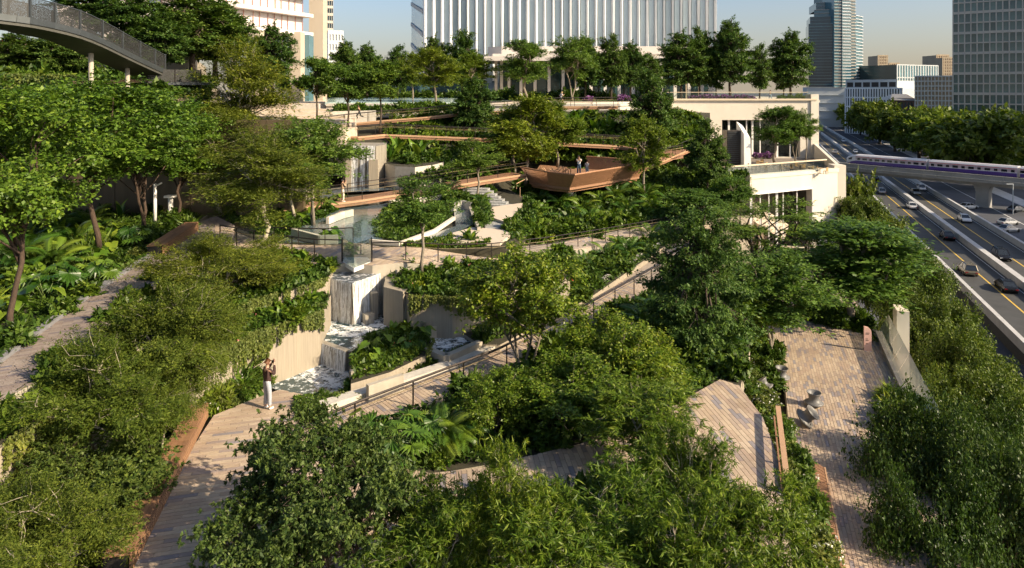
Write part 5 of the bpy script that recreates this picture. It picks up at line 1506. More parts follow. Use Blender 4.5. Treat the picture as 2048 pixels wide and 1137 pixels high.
# --- lance leaved trees in the foreground
tree_px('lance', 1275, 930, 765, 20.2, 'lance leaved tree forking over the loop path', wpx=215, name='lance_leaved_tree', rz=0.2)
tree_px('lance2', 1010, 1230, 895, 14.8, 'lance leaved tree with pale stems at the bottom centre', wpx=190, name='lance_leaved_tree', rz=1.4)
tree_px('lance', 870, 1240, 995, 14.6, 'lance leaved tree beside the dark tree at the bottom', wpx=190, name='lance_leaved_tree', rz=2.6)
tree_px('lance2', 1235, 1190, 960, 15.6, 'broad lance leaved tree in the near bed', wpx=290, name='lance_leaved_tree', rz=3.6)
tree_px('lance', 1110, 1270, 1005, 14.2, 'lance leaved tree at the very bottom of the near bed', wpx=240, name='lance_leaved_tree', rz=4.6)
tree_px('lance2', 1375, 1100, 850, 17.2, 'lance leaved tree beside the white flowered bushes', wpx=170, name='lance_leaved_tree', rz=5.3)
tree_px('lance', 1515, 1260, 960, 15.0, 'lance leaved tree in front of the slatted bench', wpx=180, name='lance_leaved_tree', rz=0.9)
tree_px('lance2', 1400, 1270, 975, 14.4, 'lance leaved tree at the bottom right of the near bed', wpx=230, name='lance_leaved_tree', rz=2.9)
tree_px('dark', 610, 1180, 830, 16.4, 'dark small leaved tree overhanging the deck', wpx=250, name='shaded_tree', rz=1.0)
tree_px('dark', 545, 1290, 985, 14.8, 'dark tree at the bottom edge of the deck', wpx=240, name='shaded_tree', rz=3.0)
tree_px('dark', 690, 1240, 900, 15.2, 'dark bushy tree right of the deck', wpx=250, name='shaded_tree', rz=5.0)
# --- lower terrace trees
tree_px('mid2', 1545, 722, 510, 35, 'terrace tree shading the spun chairs', wpx=215, name='terrace_tree', rz=0.6)
tree_px('glossy2', 1500, 700, 560, 36, 'bushy tree behind the loop path end', wpx=170, name='terrace_tree', rz=1.9)
tree_px('mid', 1708, 655, 440, 40, 'spreading tree behind the pink totem sign', wpx=235, name='terrace_tree', rz=2.2)
tree_px('airy', 1535, 570, 400, 46, 'airy umbrella tree in front of the lower cream wall', wpx=220, name='umbrella_tree', rz=0.3)
tree_px('airy', 1640, 560, 445, 47, 'airy tree at the foot of the cream building corner', wpx=150, name='umbrella_tree', rz=2.3)
# --- street trees beside the highway
gs = 'street trees below the podium'
st = [(1705, 360, 104, 110, 'far'), (1725, 398, 92, 130, 'street'), (1762, 440, 78, 150, 'street2'), (1800, 480, 70, 165, 'street'), (1768, 500, 66, 140, 'street2'), (1838, 535, 58, 210, 'street_fine'), (1885, 595, 50, 230, 'street_fine'),
      (1830, 620, 50, 180, 'street'), (1930, 670, 43, 260, 'street_fine'), (1975, 745, 38, 280, 'street_fine'), (1890, 750, 38, 250, 'street_fine'), (2010, 850, 33, 300, 'street_near'), (1920, 880, 32, 260, 'street_near'), (1870, 835, 34, 180, 'street_near')]
names_ = ['farthest street tree against the cream building', 'street tree beside the lower cream wall corner', 'street tree next to the highway where the viaduct crosses', 'street tree right of the cream corner',
          'street tree behind the spreading terrace tree', 'street tree below the highway barrier in mid distance', 'tall street tree overlapping the near highway barrier', 'street tree beside the glass balustrade top',
          'street tree below the yellow green canopy on the right', 'dense street tree at the right picture edge', 'street tree beside the glass balustrade', 'large dark street tree at the lower right edge', 'street tree right of the corner planter', 'dark street tree under the glass balustrade']
for (px, ty, d, wpx, key), lb in zip(st, names_):
    t = Dp(px, ty, d)
    tree(key, Vector((t.x, t.y, 0)), t.z, lb, (wpx / F * d) / (10.6 if key != 'far' else 11.5), name='street_tree')
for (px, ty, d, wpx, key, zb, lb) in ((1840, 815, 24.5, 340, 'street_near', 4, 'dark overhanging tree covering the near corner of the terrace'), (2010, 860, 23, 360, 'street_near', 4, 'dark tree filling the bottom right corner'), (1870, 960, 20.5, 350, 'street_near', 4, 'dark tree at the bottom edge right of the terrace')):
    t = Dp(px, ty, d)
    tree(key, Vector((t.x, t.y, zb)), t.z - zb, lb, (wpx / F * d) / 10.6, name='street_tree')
# --- roof garden row
roof = [(690, 195, 86, 96, 62, 'layered', 'dark layered tree at the left end of the roof pool'), (637, 258, 118, 64, 72, 'slender', 'tree growing through the plaza edge at the left catwalk end'), (698, 262, 132, 67, 74, 'slender', 'tree rising through the catwalk beside the jogger in dark leggings'),
        (760, 262, 124, 68, 76, 'slender', 'tree rising through the catwalk right of the jogger'), (735, 195, 93, 110, 60, 'layered', 'dark tree behind the roof pool'), (795, 195, 95, 115, 70, 'layered2', 'dark flat topped tree left of the tower edge'), (825, 200, 108, 96, 66, 'yellow', 'light green tree at the middle of the roof pool'),
        (872, 207, 100, 88, 92, 'yellow', 'yellowish tree at the right end of the roof pool'), (868, 195, 78, 120, 60, 'layered', 'slim tall tree before the dark side of the tower'), (925, 195, 65, 118, 82, 'layered2', 'tall tiered tree in front of the tower'), (945, 200, 110, 98, 95, 'yellow', 'olive tree left of the pavilion columns'),
        (1052, 205, 84, 98, 90, 'mid', 'light tree before the pavilion roof'), (1145, 200, 75, 104, 90, 'mid2', 'tall green tree behind the running woman'), (1170, 198, 82, 110, 70, 'layered', 'dark tree behind the pavilion front'), (1222, 196, 74, 110, 72, 'layered2', 'dark tiered tree in the middle of the roof row'),
        (1262, 197, 90, 112, 70, 'layered', 'dark tree right of the middle of the roof row'), (1300, 197, 110, 113, 60, 'layered2', 'lower dark tree in the roof row'), (1362, 197, 70, 116, 88, 'layered', 'broad dark tree in the right half of the roof row'), (1400, 197, 60, 118, 76, 'layered2', 'dark tree before the right edge of the tower'),
        (1461, 197, 46, 117, 84, 'layered', 'tallest dark tree right of the tower'), (1432, 197, 95, 119, 50, 'layered2', 'small dark tree beside the tallest roof tree'), (1519, 197, 92, 118, 52, 'layered2', 'narrow dark tree near the roof walker'), (1582, 197, 68, 120, 78, 'layered', 'grey green tree at the right end of the roof'), (1567, 197, 100, 121, 50, 'layered2', 'small tree at the right end of the roof')]
for (px, by, ty, d, wpx, key, lb) in roof:
    tree_px(key, px, by, ty, d, lb, wpx=wpx, name='roof_garden_tree')

# --- trees beyond the highway (each one tree)
rf = random.Random(21)
far_spots = []
d = 185.0
while d < 1100:
    for k in range(9):
        c = 63 + k * 13 + rf.uniform(-4, 4)
        dd = d + rf.uniform(-6, 6)
        x = 0.377 * dd + c
        px = HX + F * x / dd
        if px > 2070 or (dd > 250 and px > 1915) or (dd > 330 and c > 110) or (dd > 620 and c > 95): continue
        far_spots.append((px, x, dd))
    d += 14 + d * 0.025
far_spots.sort()
for gi, (px, x, d) in enumerate(far_spots):
    h = rf.uniform(16, 22)
    key = 'far_yellow' if rf.random() < (0.4 if px < 1790 else 0.12) else 'far'
    tree(key, Vector((x, d, 0)), h, ('yellowish' if key == 'far_yellow' else 'dark') + ' leafy tree in the grove beyond the highway, number %d from the left' % (gi + 1), h / 9.2 * rf.uniform(0.95, 1.25), name='grove_tree', group='trees in the grove beyond the highway')

# ------------------------------------------------------------------ understory
def bush_mesh(name, seed, mat, n, r, h, L, W, up=0.8, droop=0.1, tuft=False):
    rg = np.random.default_rng(seed)
    k = max(8, n // 40)
    c = norm(rg.normal(size=(k, 3))) * (rg.random((k, 1)) ** 0.4)
    c[:, 2] = np.abs(c[:, 2])
    c *= np.array([r, r, h]) * 0.82
    c[:, 2] += 0.05
    return quads_mesh(name, crown_leaves(rg, c, np.full(k, r * 0.32), n // k, L, W, 0.7, droop, up, tuft=tuft), LM[mat])
BUSH = {
    'leafy': [bush_mesh('shrub_leafy', 31, 'shrub', 900, 0.55, 0.6, 0.20, 0.10), bush_mesh('shrub_leafy_b', 32, 'shrub', 900, 0.5, 0.75, 0.22, 0.11)],
    'fine': [bush_mesh('shrub_fine', 33, 'shrub', 1600, 0.5, 0.55, 0.11, 0.05), bush_mesh('shrub_fine_b', 34, 'vine', 1500, 0.5, 0.5, 0.10, 0.05)],
    'dark': [bush_mesh('shrub_dark', 35, 'cover', 1100, 0.55, 0.6, 0.19, 0.09), bush_mesh('shrub_dark_b', 36, 'cover', 1100, 0.5, 0.7, 0.20, 0.10)],
    'lime': [bush_mesh('shrub_lime', 37, 'lime', 800, 0.45, 0.55, 0.22, 0.08)],
    'strap': [bush_mesh('shrub_strap', 38, 'shrub', 420, 0.3, 0.35, 0.55, 0.07, 0.6, 0.0, True), bush_mesh('shrub_strap_b', 39, 'lime', 380, 0.3, 0.35, 0.55, 0.06, 0.6, 0.0, True)],
}
def flower_mesh(name, seed, mat, n, r, h, s):
    rg = np.random.default_rng(seed)
    c = norm(rg.normal(size=(n, 3))); c[:, 2] = np.abs(c[:, 2]) + 0.15
    c = norm(c) * np.array([r, r, h])
    P = np.repeat(c, 4, 0) + rg.normal(size=(n * 4, 3)) * s * 0.2
    A = norm(rg.normal(size=(n * 4, 3)) + np.array([0, 0, 0.3])); Nn = norm(rg.normal(size=(n * 4, 3)) + np.array([0, 0, 1.0]))
    return quads_mesh(name, leaf_quads(P, A, Nn, np.full(n * 4, s), np.full(n * 4, s * 0.8)), FLOWER[mat])
BLOOM = {'pink': flower_mesh('pink_blooms', 41, 'pink', 5, 0.5, 0.62, 0.11), 'white': flower_mesh('white_blooms', 42, 'white', 26, 0.52, 0.58, 0.055), 'red': flower_mesh('red_blooms', 43, 'red', 5, 0.45, 0.7, 0.11), 'purple': flower_mesh('purple_blooms', 44, 'purple', 60, 0.5, 0.62, 0.2)}

def shrub(kind, p, s, label, group, bloom=None):
    me = rng.choice(BUSH[kind])
    root = empty({'leafy': 'leafy_shrub', 'dark': 'dark_shrub', 'fine': 'fine_leaved_shrub', 'lime': 'lime_shrub', 'strap': 'strap_leaved_plant'}[kind] if not bloom else bloom + '_flowered_shrub', p, rng.random() * 6.28, label, 'shrub', group)
    root.scale = (s * rng.uniform(0.85, 1.25), s * rng.uniform(0.85, 1.25), s * rng.uniform(0.8, 1.25))
    link('foliage', me, root)
    if bloom: link('blooms', BLOOM[bloom], root)
    return root

# big leaves
def heart_leaf(L, W, wave=0.06, cup=0.14):
    prof = [(-0.16, 0.22), (-0.05, 0.42), (0.12, 0.5), (0.35, 0.44), (0.6, 0.31), (0.82, 0.16)]
    vs_, fs = [(0, 0, 0)], []
    for i, (t, w_) in enumerate(prof):
        sag = -0.22 * L * max(0, t) ** 2
        for s in (-1, 1):
            vs_.append((t * L, s * w_ * W, sag + cup * w_ * W * 2 * (0.6 + 0.4 * math.cos(i * 2.1 + s)) - abs(t) * wave))
        vs_.append((max(t, 0.0) * L, 0, sag))
    tip = len(vs_); vs_.append((L, 0, -0.26 * L))
    n = len(prof)
    for i in range(n - 1):
        a, b = 1 + 3 * i, 4 + 3 * i
        fs += [(a, b, b + 2, a + 2), (a + 2, b + 2, b + 1, a + 1)]
    a = 1 + 3 * (n - 1)
    fs += [(a, tip, a + 2), (a + 2, tip, a + 1)]
    return MB().add(vs_, fs)
def paddle_leaf(L, W):
    vs_, fs = [], []
    n = 8
    for i in range(n + 1):
        t = i / n
        w_ = W * 0.5 * math.sin(math.pi * min(1, (t * 0.93 + 0.07)) ** 0.8)
        z = 0.25 * L * math.sin(t * 1.9) - 0.18 * L * t * t
        vs_ += [(t * L, -w_, z + w_ * 0.4), (t * L, 0, z), (t * L, w_, z + w_ * 0.4)]
    for i in range(n):
        a, b = 3 * i, 3 * i + 3
        fs += [(a, b, b + 1, a + 1), (a + 1, b + 1, b + 2, a + 2)]
    return MB().add(vs_, fs)
def fan_leaf(Rd, seg=15, span=300):
    """pleated round fan frond on its stalk side at the origin"""
    mb = MB()
    for i in range(seg):
        a0 = math.radians(-span / 2 + span * i / seg); a1 = math.radians(-span / 2 + span * (i + 0.92) / seg); am = (a0 + a1) / 2
        r = Rd * (0.85 + 0.15 * math.cos(am))
        dz = -0.16 * Rd
        mb.add([(0, 0, 0), (r * math.cos(a0) * .62, r * math.sin(a0) * .62, -0.01), (r * math.cos(am), r * math.sin(am), dz), (r * math.cos(a1) * .62, r * math.sin(a1) * .62, -0.01), (r * 0.6 * math.cos(am), r * 0.6 * math.sin(am), 0.05 * Rd)],
               [(0, 1, 4), (0, 4, 3), (1, 2, 4), (4, 2, 3)])
    return mb
def feather_frond(L, n=20, w_=0.32):
    mb = MB()
    def rach(t): return Vector((L * (0.85 * t), 0, L * (0.62 * t - 0.62 * t ** 2.4)))
    mb.tube([rach(t / 6) for t in range(7)], [0.014 * (1 - t / 8) for t in range(7)], 4)
    for i in range(n):
        t = 0.16 + 0.84 * i / n
        p = rach(t); q = rach(min(1, t + 0.03)) - p
        q.normalize()
        ll = w_ * L * math.sin(math.pi * (0.15 + 0.8 * t)) ** 0.7
        for s in (-1, 1):
            dr = (q * 0.75 + Vector((0, s, 0)) * 0.8 + Vector((0, 0, -0.1))).normalized()
            e = p + dr * ll + Vector((0, 0, -0.22 * ll))
            m = p + dr * ll * 0.5
            wd = q * (0.022 * L)
            mb.add([p, m - wd + Vector((0, 0, .01)), e, m + wd + Vector((0, 0, .01))], [(0, 1, 2, 3)])
    return mb
LEAF = {
    'heart': heart_leaf(0.62, 0.52).mesh('heart_leaf', LM['big'], True), 'heart_big': heart_leaf(0.85, 0.72).mesh('big_heart_leaf', LM['big'], True),
    'paddle': paddle_leaf(0.8, 0.3).mesh('paddle_leaf', LM['big'], True), 'paddle_long': paddle_leaf(1.3, 0.34).mesh('long_paddle_leaf', LM['big'], True),
    'fan': fan_leaf(0.62).mesh('fan_leaf', LM['palm']), 'feather': feather_frond(1.7).mesh('palm_leaf', LM['palm']), 'feather_l': feather_frond(1.5, 16, 0.26).mesh('palm_leaf_b', LM['palm']),
}
STALK = plain('leaf_stalk', (0.10, 0.14, 0.04), 0.6)
stalk_me = MB().tube([(0, 0, 0), (0.0, 0, 0.5), (0, 0, 1.0)], [0.022, 0.016, 0.011], 5).mesh('stalk', STALK, True)
def big_plant(kind, p, s, label, group, n=7, rz=0):
    """plant whose every large leaf is its own part on its own stalk"""
    nm = {'heart': 'elephant_ear_plant', 'heart_big': 'elephant_ear_plant', 'paddle': 'paddle_leaf_plant', 'paddle_long': 'banana_leaf_plant', 'fan': 'fan_palm', 'feather': 'feather_palm', 'feather_l': 'feather_palm'}[kind]
    root = empty(nm, p, rz, label, 'palm' if 'palm' in nm else 'plant', group)
    for i in range(n):
        a = 2.4 * i + rng.uniform(-.3, .3)
        q = i / n
        if kind in ('heart', 'heart_big', 'fan'):
            out, hh = s * (0.22 + 0.38 * (1 - q)) * rng.uniform(.8, 1.2), s * (0.45 + 0.6 * q) * rng.uniform(.85, 1.15)
            tip = Vector((math.cos(a) * out, math.sin(a) * out, hh))
            o = link('leaf', LEAF[kind], root, tip)
            sc = s * rng.uniform(0.75, 1.15)
            o.scale = (sc, sc, sc)
            o.rotation_euler = (rng.uniform(-.3, .3), rng.uniform(0.05, 0.6) if kind != 'fan' else rng.uniform(-0.1, 0.75), a)
            st_ = link('stalk', stalk_me, root, (0, 0, -0.05))
            st_.rotation_mode = 'QUATERNION'
            st_.rotation_quaternion = tip.to_track_quat('Z', 'Y')
            st_.scale = (s, s, tip.length)
        else:
            o = link('leaf', LEAF[kind], root, (math.cos(a) * .05, math.sin(a) * .05, 0.0 if kind[:4] != 'feat' else 0.25 * s))
            sc = s * rng.uniform(0.75, 1.15)
            o.scale = (sc, sc, sc)
            o.rotation_euler = (rng.uniform(-.25, .25), -(0.35 + 0.95 * q) if kind[:4] == 'padd' else -(0.0 + 0.85 * q), a)
    return root

# planting of each bed: filler leaves as ground cover, shrubs and feature plants as things
def inside(x, y, poly):
    c = False
    j = len(poly) - 1
    for i in range(len(poly)):
        xi, yi = poly[i]; xj, yj = poly[j]
        if (yi > y) != (yj > y) and x < (xj - xi) * (y - yi) / (yj - yi) + xi: c = not c
        j = i
    return c
def scatter_px(poly, n, rr):
    xs = [p[0] for p in poly]; ys = [p[1] for p in poly]
    out = []
    for _ in range(n * 30):
        x, y = rr.uniform(min(xs), max(xs)), rr.uniform(min(ys), max(ys))
        if inside(x, y, poly): out.append((x, y))
        if len(out) == n: break
    return out
def scatter_world(poly, n, rr):
    return scatter_px([(p.x, p.y) for p in poly], n, rr)

cover_rg = np.random.default_rng(77)
def cover(pts3, n, hgt, L, W, mat, label, zf):
    """leafy carpet over a bed, one mass"""
    rr = random.Random(n)
    xy = scatter_world(pts3, n, rr)
    if not xy: return
    P = np.array([[x, y, zf(x, y)] for x, y in xy])
    # height mounds
    mound = 0.5 + 0.5 * np.sin(P[:, 0] * 1.9 + 1.3 * np.sin(P[:, 1] * 1.3)) * np.cos(P[:, 1] * 1.7 + 0.7)
    P[:, 2] += hgt * (0.15 + mound) * cover_rg.random(len(P)) ** 0.6
    A = norm(cover_rg.normal(size=P.shape) + np.array([0, 0, 0.1])); Nn = norm(cover_rg.normal(size=P.shape) * 0.5 + np.array([0, 0, 1.0]))
    l = L * cover_rg.uniform(0.6, 1.4, len(P))
    o = link('ground_cover', quads_mesh('ground_cover', leaf_quads(P, A, Nn, l, l * W / L), LM[mat]))
    return tag(o, label, 'ground cover', None, 'stuff')

def zmean(poly):
    """plane through a bed outline"""
    A = np.array([[p.x, p.y, 1.0] for p in poly]); b = np.array([p.z for p in poly])
    s = np.linalg.lstsq(A, b, rcond=None)[0]
    return lambda x, y: s[0] * x + s[1] * y + s[2]

def shrub_mass(spots, where):
    """shrubs too many and too far to tell apart: one mass"""
    acc = {}
    for kind, p, s in spots:
        me = rng.choice(BUSH[kind])
        co = np.empty(len(me.vertices) * 3, np.float32); me.vertices.foreach_get('co', co)
        q_ = co.reshape(-1, 4, 3)[rng.randrange(5)::5 if len(co) > 12 * 1200 else 3]
        m_ = q_.mean(1, keepdims=True); co = (m_ + (q_ - m_) * (2.0 if len(me.vertices) > 4 * 1200 else 1.65)).reshape(-1, 3); a = rng.random() * 6.28
        Rm = np.array([[math.cos(a), -math.sin(a), 0], [math.sin(a), math.cos(a), 0], [0, 0, 1]])
        acc.setdefault(me.materials[0].name, [me.materials[0], []])[1].append(co @ Rm.T * s + np.array(p))
    for nm, (mt, arr) in acc.items():
        V = np.concatenate(arr).reshape(-1, 4, 3)
        tag(link('shrubbery', quads_mesh('shrubbery', V, mt)), ('green ' if 'shrub_leaves' in nm else 'shady ' if 'cover' in nm else 'bright ') + 'mass of leafy shrubs ' + where, 'shrubs', None, 'stuff')  # label tone follows the shrub's own leaf colour
def bed(poly_px, z, where, n_cover, shrubs, cov=(0.25, 0.22, 0.10, 'cover'), seed=0, dense=None):
    """poly_px: visible bed area in photo pixels; z: height or list of depths"""
    rr = random.Random(seed + 100)
    pts = [G(p[0], p[1], z) for p in poly_px] if not isinstance(z, (list, tuple)) else [Dp(p[0], p[1], d) for p, d in zip(poly_px, z)]
    zf = zmean(pts)
    if n_cover: cover(pts, n_cover, cov[0], cov[1], cov[2], cov[3], 'dense low ground cover leaves ' + where, zf)
    for (kind, n, s0, s1, lab, bloom, frac) in shrubs:
        if kind in LEAF:
            for (x, y) in scatter_world(pts, n, rr):
                big_plant(kind, (x, y, zf(x, y)), rr.uniform(s0, s1), lab + ' ' + where, (lab + ('es ' if lab.endswith('sh') else 's ')) + where, rr.choice((6, 7, 8)) if kind[:4] != 'feat' else rr.choice((9, 10, 11)), rr.random() * 6.28)
        elif seed >= 21:
            shrub_mass([(kind, (x, y, zf(x, y)), rr.uniform(s0, s1)) for (x, y) in scatter_world(pts, n, rr)], where)
        else:
            for (x, y) in scatter_world(pts, n, rr):
                bl = bloom if bloom and rr.random() < frac else None
                shrub(kind, (x, y, zf(x, y)), rr.uniform(s0, s1), lab + (' with %s flowers ' % bl if bl else ' ') + where, (lab + ('es ' if lab.endswith('sh') else 's ')) + where + (' in flower' if bl else ''), bl)

# left bed beside the herringbone path
bed([(-200, 900), (0, 728), (150, 612), (325, 497), (395, 447), (400, 430), (0, 432), (-200, 440)], 19.3, 'in the left bed', 34000,
    [('leafy', 34, 0.7, 1.1, 'leafy green shrub', None, 0), ('dark', 30, 0.7, 1.2, 'dark leaved shrub', 'red', 0.12), ('fine', 18, 0.6, 1.0, 'fine leaved shrub', None, 0), ('strap', 12, 0.9, 1.4, 'strap leaved plant', None, 0)], seed=1)
ORD = ['leftmost', 'second from the left', 'third from the left', 'fourth from the left', 'fifth from the left', 'sixth from the left', 'seventh from the left', 'eighth from the left', 'ninth from the left', 'tenth from the left', 'eleventh from the left', 'twelfth from the left']
def feature(spots, z, kind, s, lab, where, n=7):
    spots = sorted(spots)
    for i, (px, py) in enumerate(spots):
        sc = s * rng.uniform(0.85, 1.15)
        p = G(px, py, z) if not isinstance(z, str) else (Dp(px, py, float(z)) if z != 'PB' else Dp(px, py, float(np.interp(py, [345, 455, 480], [66, 51.5, 47]))))
        big_plant(kind, p, sc, lab + ' ' + where + ', ' + (ORD[i] if i < len(spots) - 1 else 'rightmost'), (lab + ('es ' if lab.endswith('sh') else 's ')) + where, n, rng.random() * 6.28)
feature([(90, 600), (45, 560), (220, 505), (250, 485), (190, 530), (20, 640), (230, 470)], 19.3, 'heart_big', 0.85, 'broad elephant ear plant', 'in the left bed')
feature([(205, 560), (120, 585), (150, 545), (60, 590), (265, 495)], 19.3, 'fan', 1.05, 'fan palm', 'in the left bed', 8)
feature([(60, 480), (120, 470), (165, 480), (240, 440), (90, 500), (30, 510)], 19.3, 'paddle_long', 1.0, 'lime banana leaf plant', 'in the left bed', 7)
feature([(150, 500), (105, 540), (40, 530), (180, 460)], 19.3, 'feather', 1.2, 'feather palm', 'in the left bed', 10)
# strip between path and retaining wall
bed([(-60, 925), (0, 885), (200, 752), (330, 648), (430, 560), (440, 485), (330, 556), (190, 678), (100, 755), (0, 806), (-60, 840)], 18.8, 'above the concrete retaining wall', 15000,
    [('leafy', 30, 0.7, 1.05, 'leafy green shrub', None, 0), ('dark', 22, 0.7, 1.1, 'dark leaved shrub', None, 0)], seed=2)
feature([(60, 818), (110, 785), (30, 840)], 18.8, 'heart', 0.6, 'elephant ear plant', 'above the concrete retaining wall')
# sunken bed
bed([(0, 1130), (120, 1000), (260, 900), (410, 800), (400, 850), (330, 960), (200, 1180), (0, 1200)], 14.8, 'in the sunken bed by the bench', 9000,
    [('dark', 18, 0.8, 1.2, 'dark leaved shrub', 'white', 0.2), ('lime', 5, 0.8, 1.1, 'lime green shrub', None, 0), ('strap', 8, 0.9, 1.3, 'strap leaved plant', None, 0)], seed=3)
feature([(335, 890), (300, 905), (365, 860)], 15.2, 'paddle_long', 1.3, 'lime banana leaf plant', 'behind the orange bench', 7)
# beds left of the main waterfall
bed([(400, 728), (430, 702), (500, 668), (642, 624), (658, 596), (560, 580), (440, 592), (360, 660)], 18.4, 'above the vine hung wall', 9000,
    [('leafy', 22, 0.5, 0.8, 'leafy green shrub', 'pink', 0.2), ('fine', 12, 0.5, 0.8, 'fine leaved shrub', None, 0)], seed=4)
feature([(590, 625), (615, 615), (560, 640), (625, 605)], 18.4, 'paddle', 0.9, 'paddle leaf plant', 'above the vine hung wall', 8)
bed([(420, 645), (500, 605), (580, 584), (652, 560), (672, 530), (600, 512), (500, 505), (440, 540)], 19.15, 'left of the main waterfall', 9000,
    [('leafy', 24, 0.5, 0.8, 'leafy green shrub', 'pink', 0.3), ('lime', 6, 0.4, 0.6, 'lime green shrub', None, 0), ('dark', 10, 0.5, 0.8, 'dark leaved shrub', None, 0)], seed=5)
feature([(575, 540), (610, 530), (540, 530)], 19.15, 'paddle', 0.9, 'paddle leaf plant', 'left of the main waterfall', 8)
# shrubs by the deck
bed([(412, 826), (425, 785), (480, 758), (530, 755), (535, 772), (490, 802)], 16.5, 'behind the person with a camera', 3500,
    [('fine', 26, 0.6, 0.95, 'fine leaved shrub', 'white', 0.35), ('lime', 5, 0.7, 1.0, 'lime green shrub', None, 0), ('strap', 3, 1.0, 1.3, 'strap leaved plant', None, 0)], seed=6, cov=(0.2, 0.12, 0.06, 'shrub'))
bed([(585, 800), (630, 790), (690, 800), (735, 795), (690, 812), (640, 826), (610, 850)], 16.55, 'between deck and walkway', 2500,
    [('fine', 20, 0.38, 0.55, 'fine leaved shrub', 'white', 0.4)], seed=7, cov=(0.2, 0.12, 0.06, 'shrub'))
bed([(690, 790), (770, 770), (900, 728), (985, 690), (900, 715), (800, 738), (700, 765)], 16.5, 'along the pond side of the walkway', 3500,
    [('fine', 18, 0.45, 0.7, 'fine leaved shrub', None, 0), ('leafy', 14, 0.4, 0.65, 'leafy green shrub', None, 0)], seed=8)
# island between the ponds
bed([(708, 714), (708, 762), (780, 742), (848, 710), (858, 682), (846, 658), (790, 662), (742, 682)], 17.0, 'on the island between the ponds', 4500,
    [('leafy', 34, 0.35, 0.55, 'leafy green shrub', 'red', 0.1), ('lime', 4, 0.4, 0.6, 'lime green shrub', None, 0)], seed=9)
feature([(835, 692), (815, 702), (845, 676), (800, 672), (770, 696), (745, 715)], 16.95, 'heart', 0.7, 'elephant ear plant', 'on the island between the ponds')
feature([(818, 664), (788, 672)], 17.0, 'paddle', 0.8, 'paddle leaf plant', 'on the island between the ponds', 8)
# bed right of the waterfall, hung with vines
bed([(776, 560), (820, 592), (905, 594), (990, 578), (1060, 553), (1138, 536), (1138, 506), (1000, 527), (880, 532), (790, 526)], 18.6, 'right of the main waterfall', 9000,
    [('leafy', 36, 0.55, 0.85, 'leafy green shrub', 'pink', 0.3), ('dark', 16, 0.5, 0.8, 'dark leaved shrub', None, 0), ('lime', 5, 0.4, 0.6, 'lime green shrub', None, 0)], seed=10)
feature([(815, 535), (900, 540), (825, 545), (890, 535), (1010, 535)], 18.7, 'paddle', 1.0, 'paddle leaf plant', 'right of the main waterfall', 8)
# diagonal shade bed
bed([(960, 690), (1080, 650), (1180, 594), (1330, 490), (1380, 465), (1330, 468), (1180, 500), (1138, 536), (990, 592), (920, 640)], 16.9, 'between walkway and upper path', 12000,
    [('dark', 46, 0.8, 1.2, 'dark leaved shrub', None, 0), ('leafy', 22, 0.6, 1.0, 'leafy green shrub', 'red', 0.08)], seed=11)
feature([(1240, 505), (1255, 515), (1300, 480), (1210, 520), (1170, 540)], 16.9, 'feather_l', 1.1, 'feather palm', 'between walkway and upper path', 10)
# palm bed
bed([(655, 905), (700, 876), (832, 822), (1000, 752), (1150, 671), (1290, 587), (1390, 530), (1470, 570), (1495, 700), (1480, 765), (1438, 760), (1330, 818), (1240, 864), (1050, 912), (860, 940), (762, 930)], 16.45, 'in the palm bed', 26000,
    [('dark', 52, 0.8, 1.3, 'dark leaved shrub', None, 0), ('leafy', 40, 0.6, 1.0, 'leafy green shrub', None, 0), ('fine', 20, 0.6, 0.9, 'fine leaved shrub', None, 0), ('strap', 8, 0.8, 1.1, 'strap leaved plant', None, 0)], seed=12)
feature([(790, 895), (835, 880), (795, 915), (755, 905), (825, 905), (855, 895), (805, 932), (745, 925)], 16.5, 'fan', 0.95, 'fan palm', 'in the palm bed beside the walkway rail', 9)
feature([(885, 895), (910, 888), (1130, 760), (1310, 640), (1290, 660), (1350, 640), (1440, 700)], 16.5, 'feather', 0.85, 'feather palm', 'in the palm bed', 14)
feature([(930, 850), (950, 860), (720, 880)], 16.5, 'heart_big', 0.8, 'elephant ear plant', 'in the palm bed')
# near bed
bed([(760, 1008), (930, 1006), (1150, 976), (1250, 942), (1330, 918), (1420, 945), (1448, 1010), (1440, 1200), (750, 1200)], 16.4, 'in the near bed', 18000,
    [('dark', 30, 0.7, 1.0, 'dark leaved shrub', 'white', 0.5), ('fine', 20, 0.6, 0.9, 'fine leaved shrub', 'white', 0.5)], seed=13)
# hedge between path and terrace
bed([(1475, 765), (1530, 795), (1575, 862), (1605, 930), (1640, 1010), (1680, 1180), (1610, 1180), (1575, 990), (1556, 900), (1500, 805)], 15.3, 'in the planter between path and terrace', 6000,
    [('fine', 44, 0.65, 0.9, 'white flowered hedge bush', 'white', 0.75), ('dark', 10, 0.6, 0.8, 'dark hedge bush', None, 0)], seed=14)
bed([(1762, 800), (1800, 785), (1850, 850), (1880, 930), (1830, 950), (1770, 880)], 13.8, 'in the corner of the lower terrace', 4000,
    [('fine', 22, 0.8, 1.15, 'white flowered bush', 'white', 0.7), ('dark', 12, 0.8, 1.1, 'dark bush', None, 0), ('strap', 5, 0.8, 1.0, 'grassy plant', None, 0)], seed=15)
bed([(1440, 690), (1500, 760), (1568, 785), (1555, 705), (1520, 660), (1450, 640)], 13.9, 'under the terrace tree', 4000,
    [('dark', 20, 0.6, 0.95, 'dark bush', None, 0), ('fine', 12, 0.5, 0.8, 'fine leaved bush', 'white', 0.3)], seed=16)
bed([(1600, 640), (1650, 650), (1720, 668), (1752, 690), (1740, 640), (1680, 610), (1600, 610)], 13.8, 'behind the pink totem sign', 3000,
    [('dark', 24, 0.8, 1.2, 'dark bush', None, 0)], seed=16)
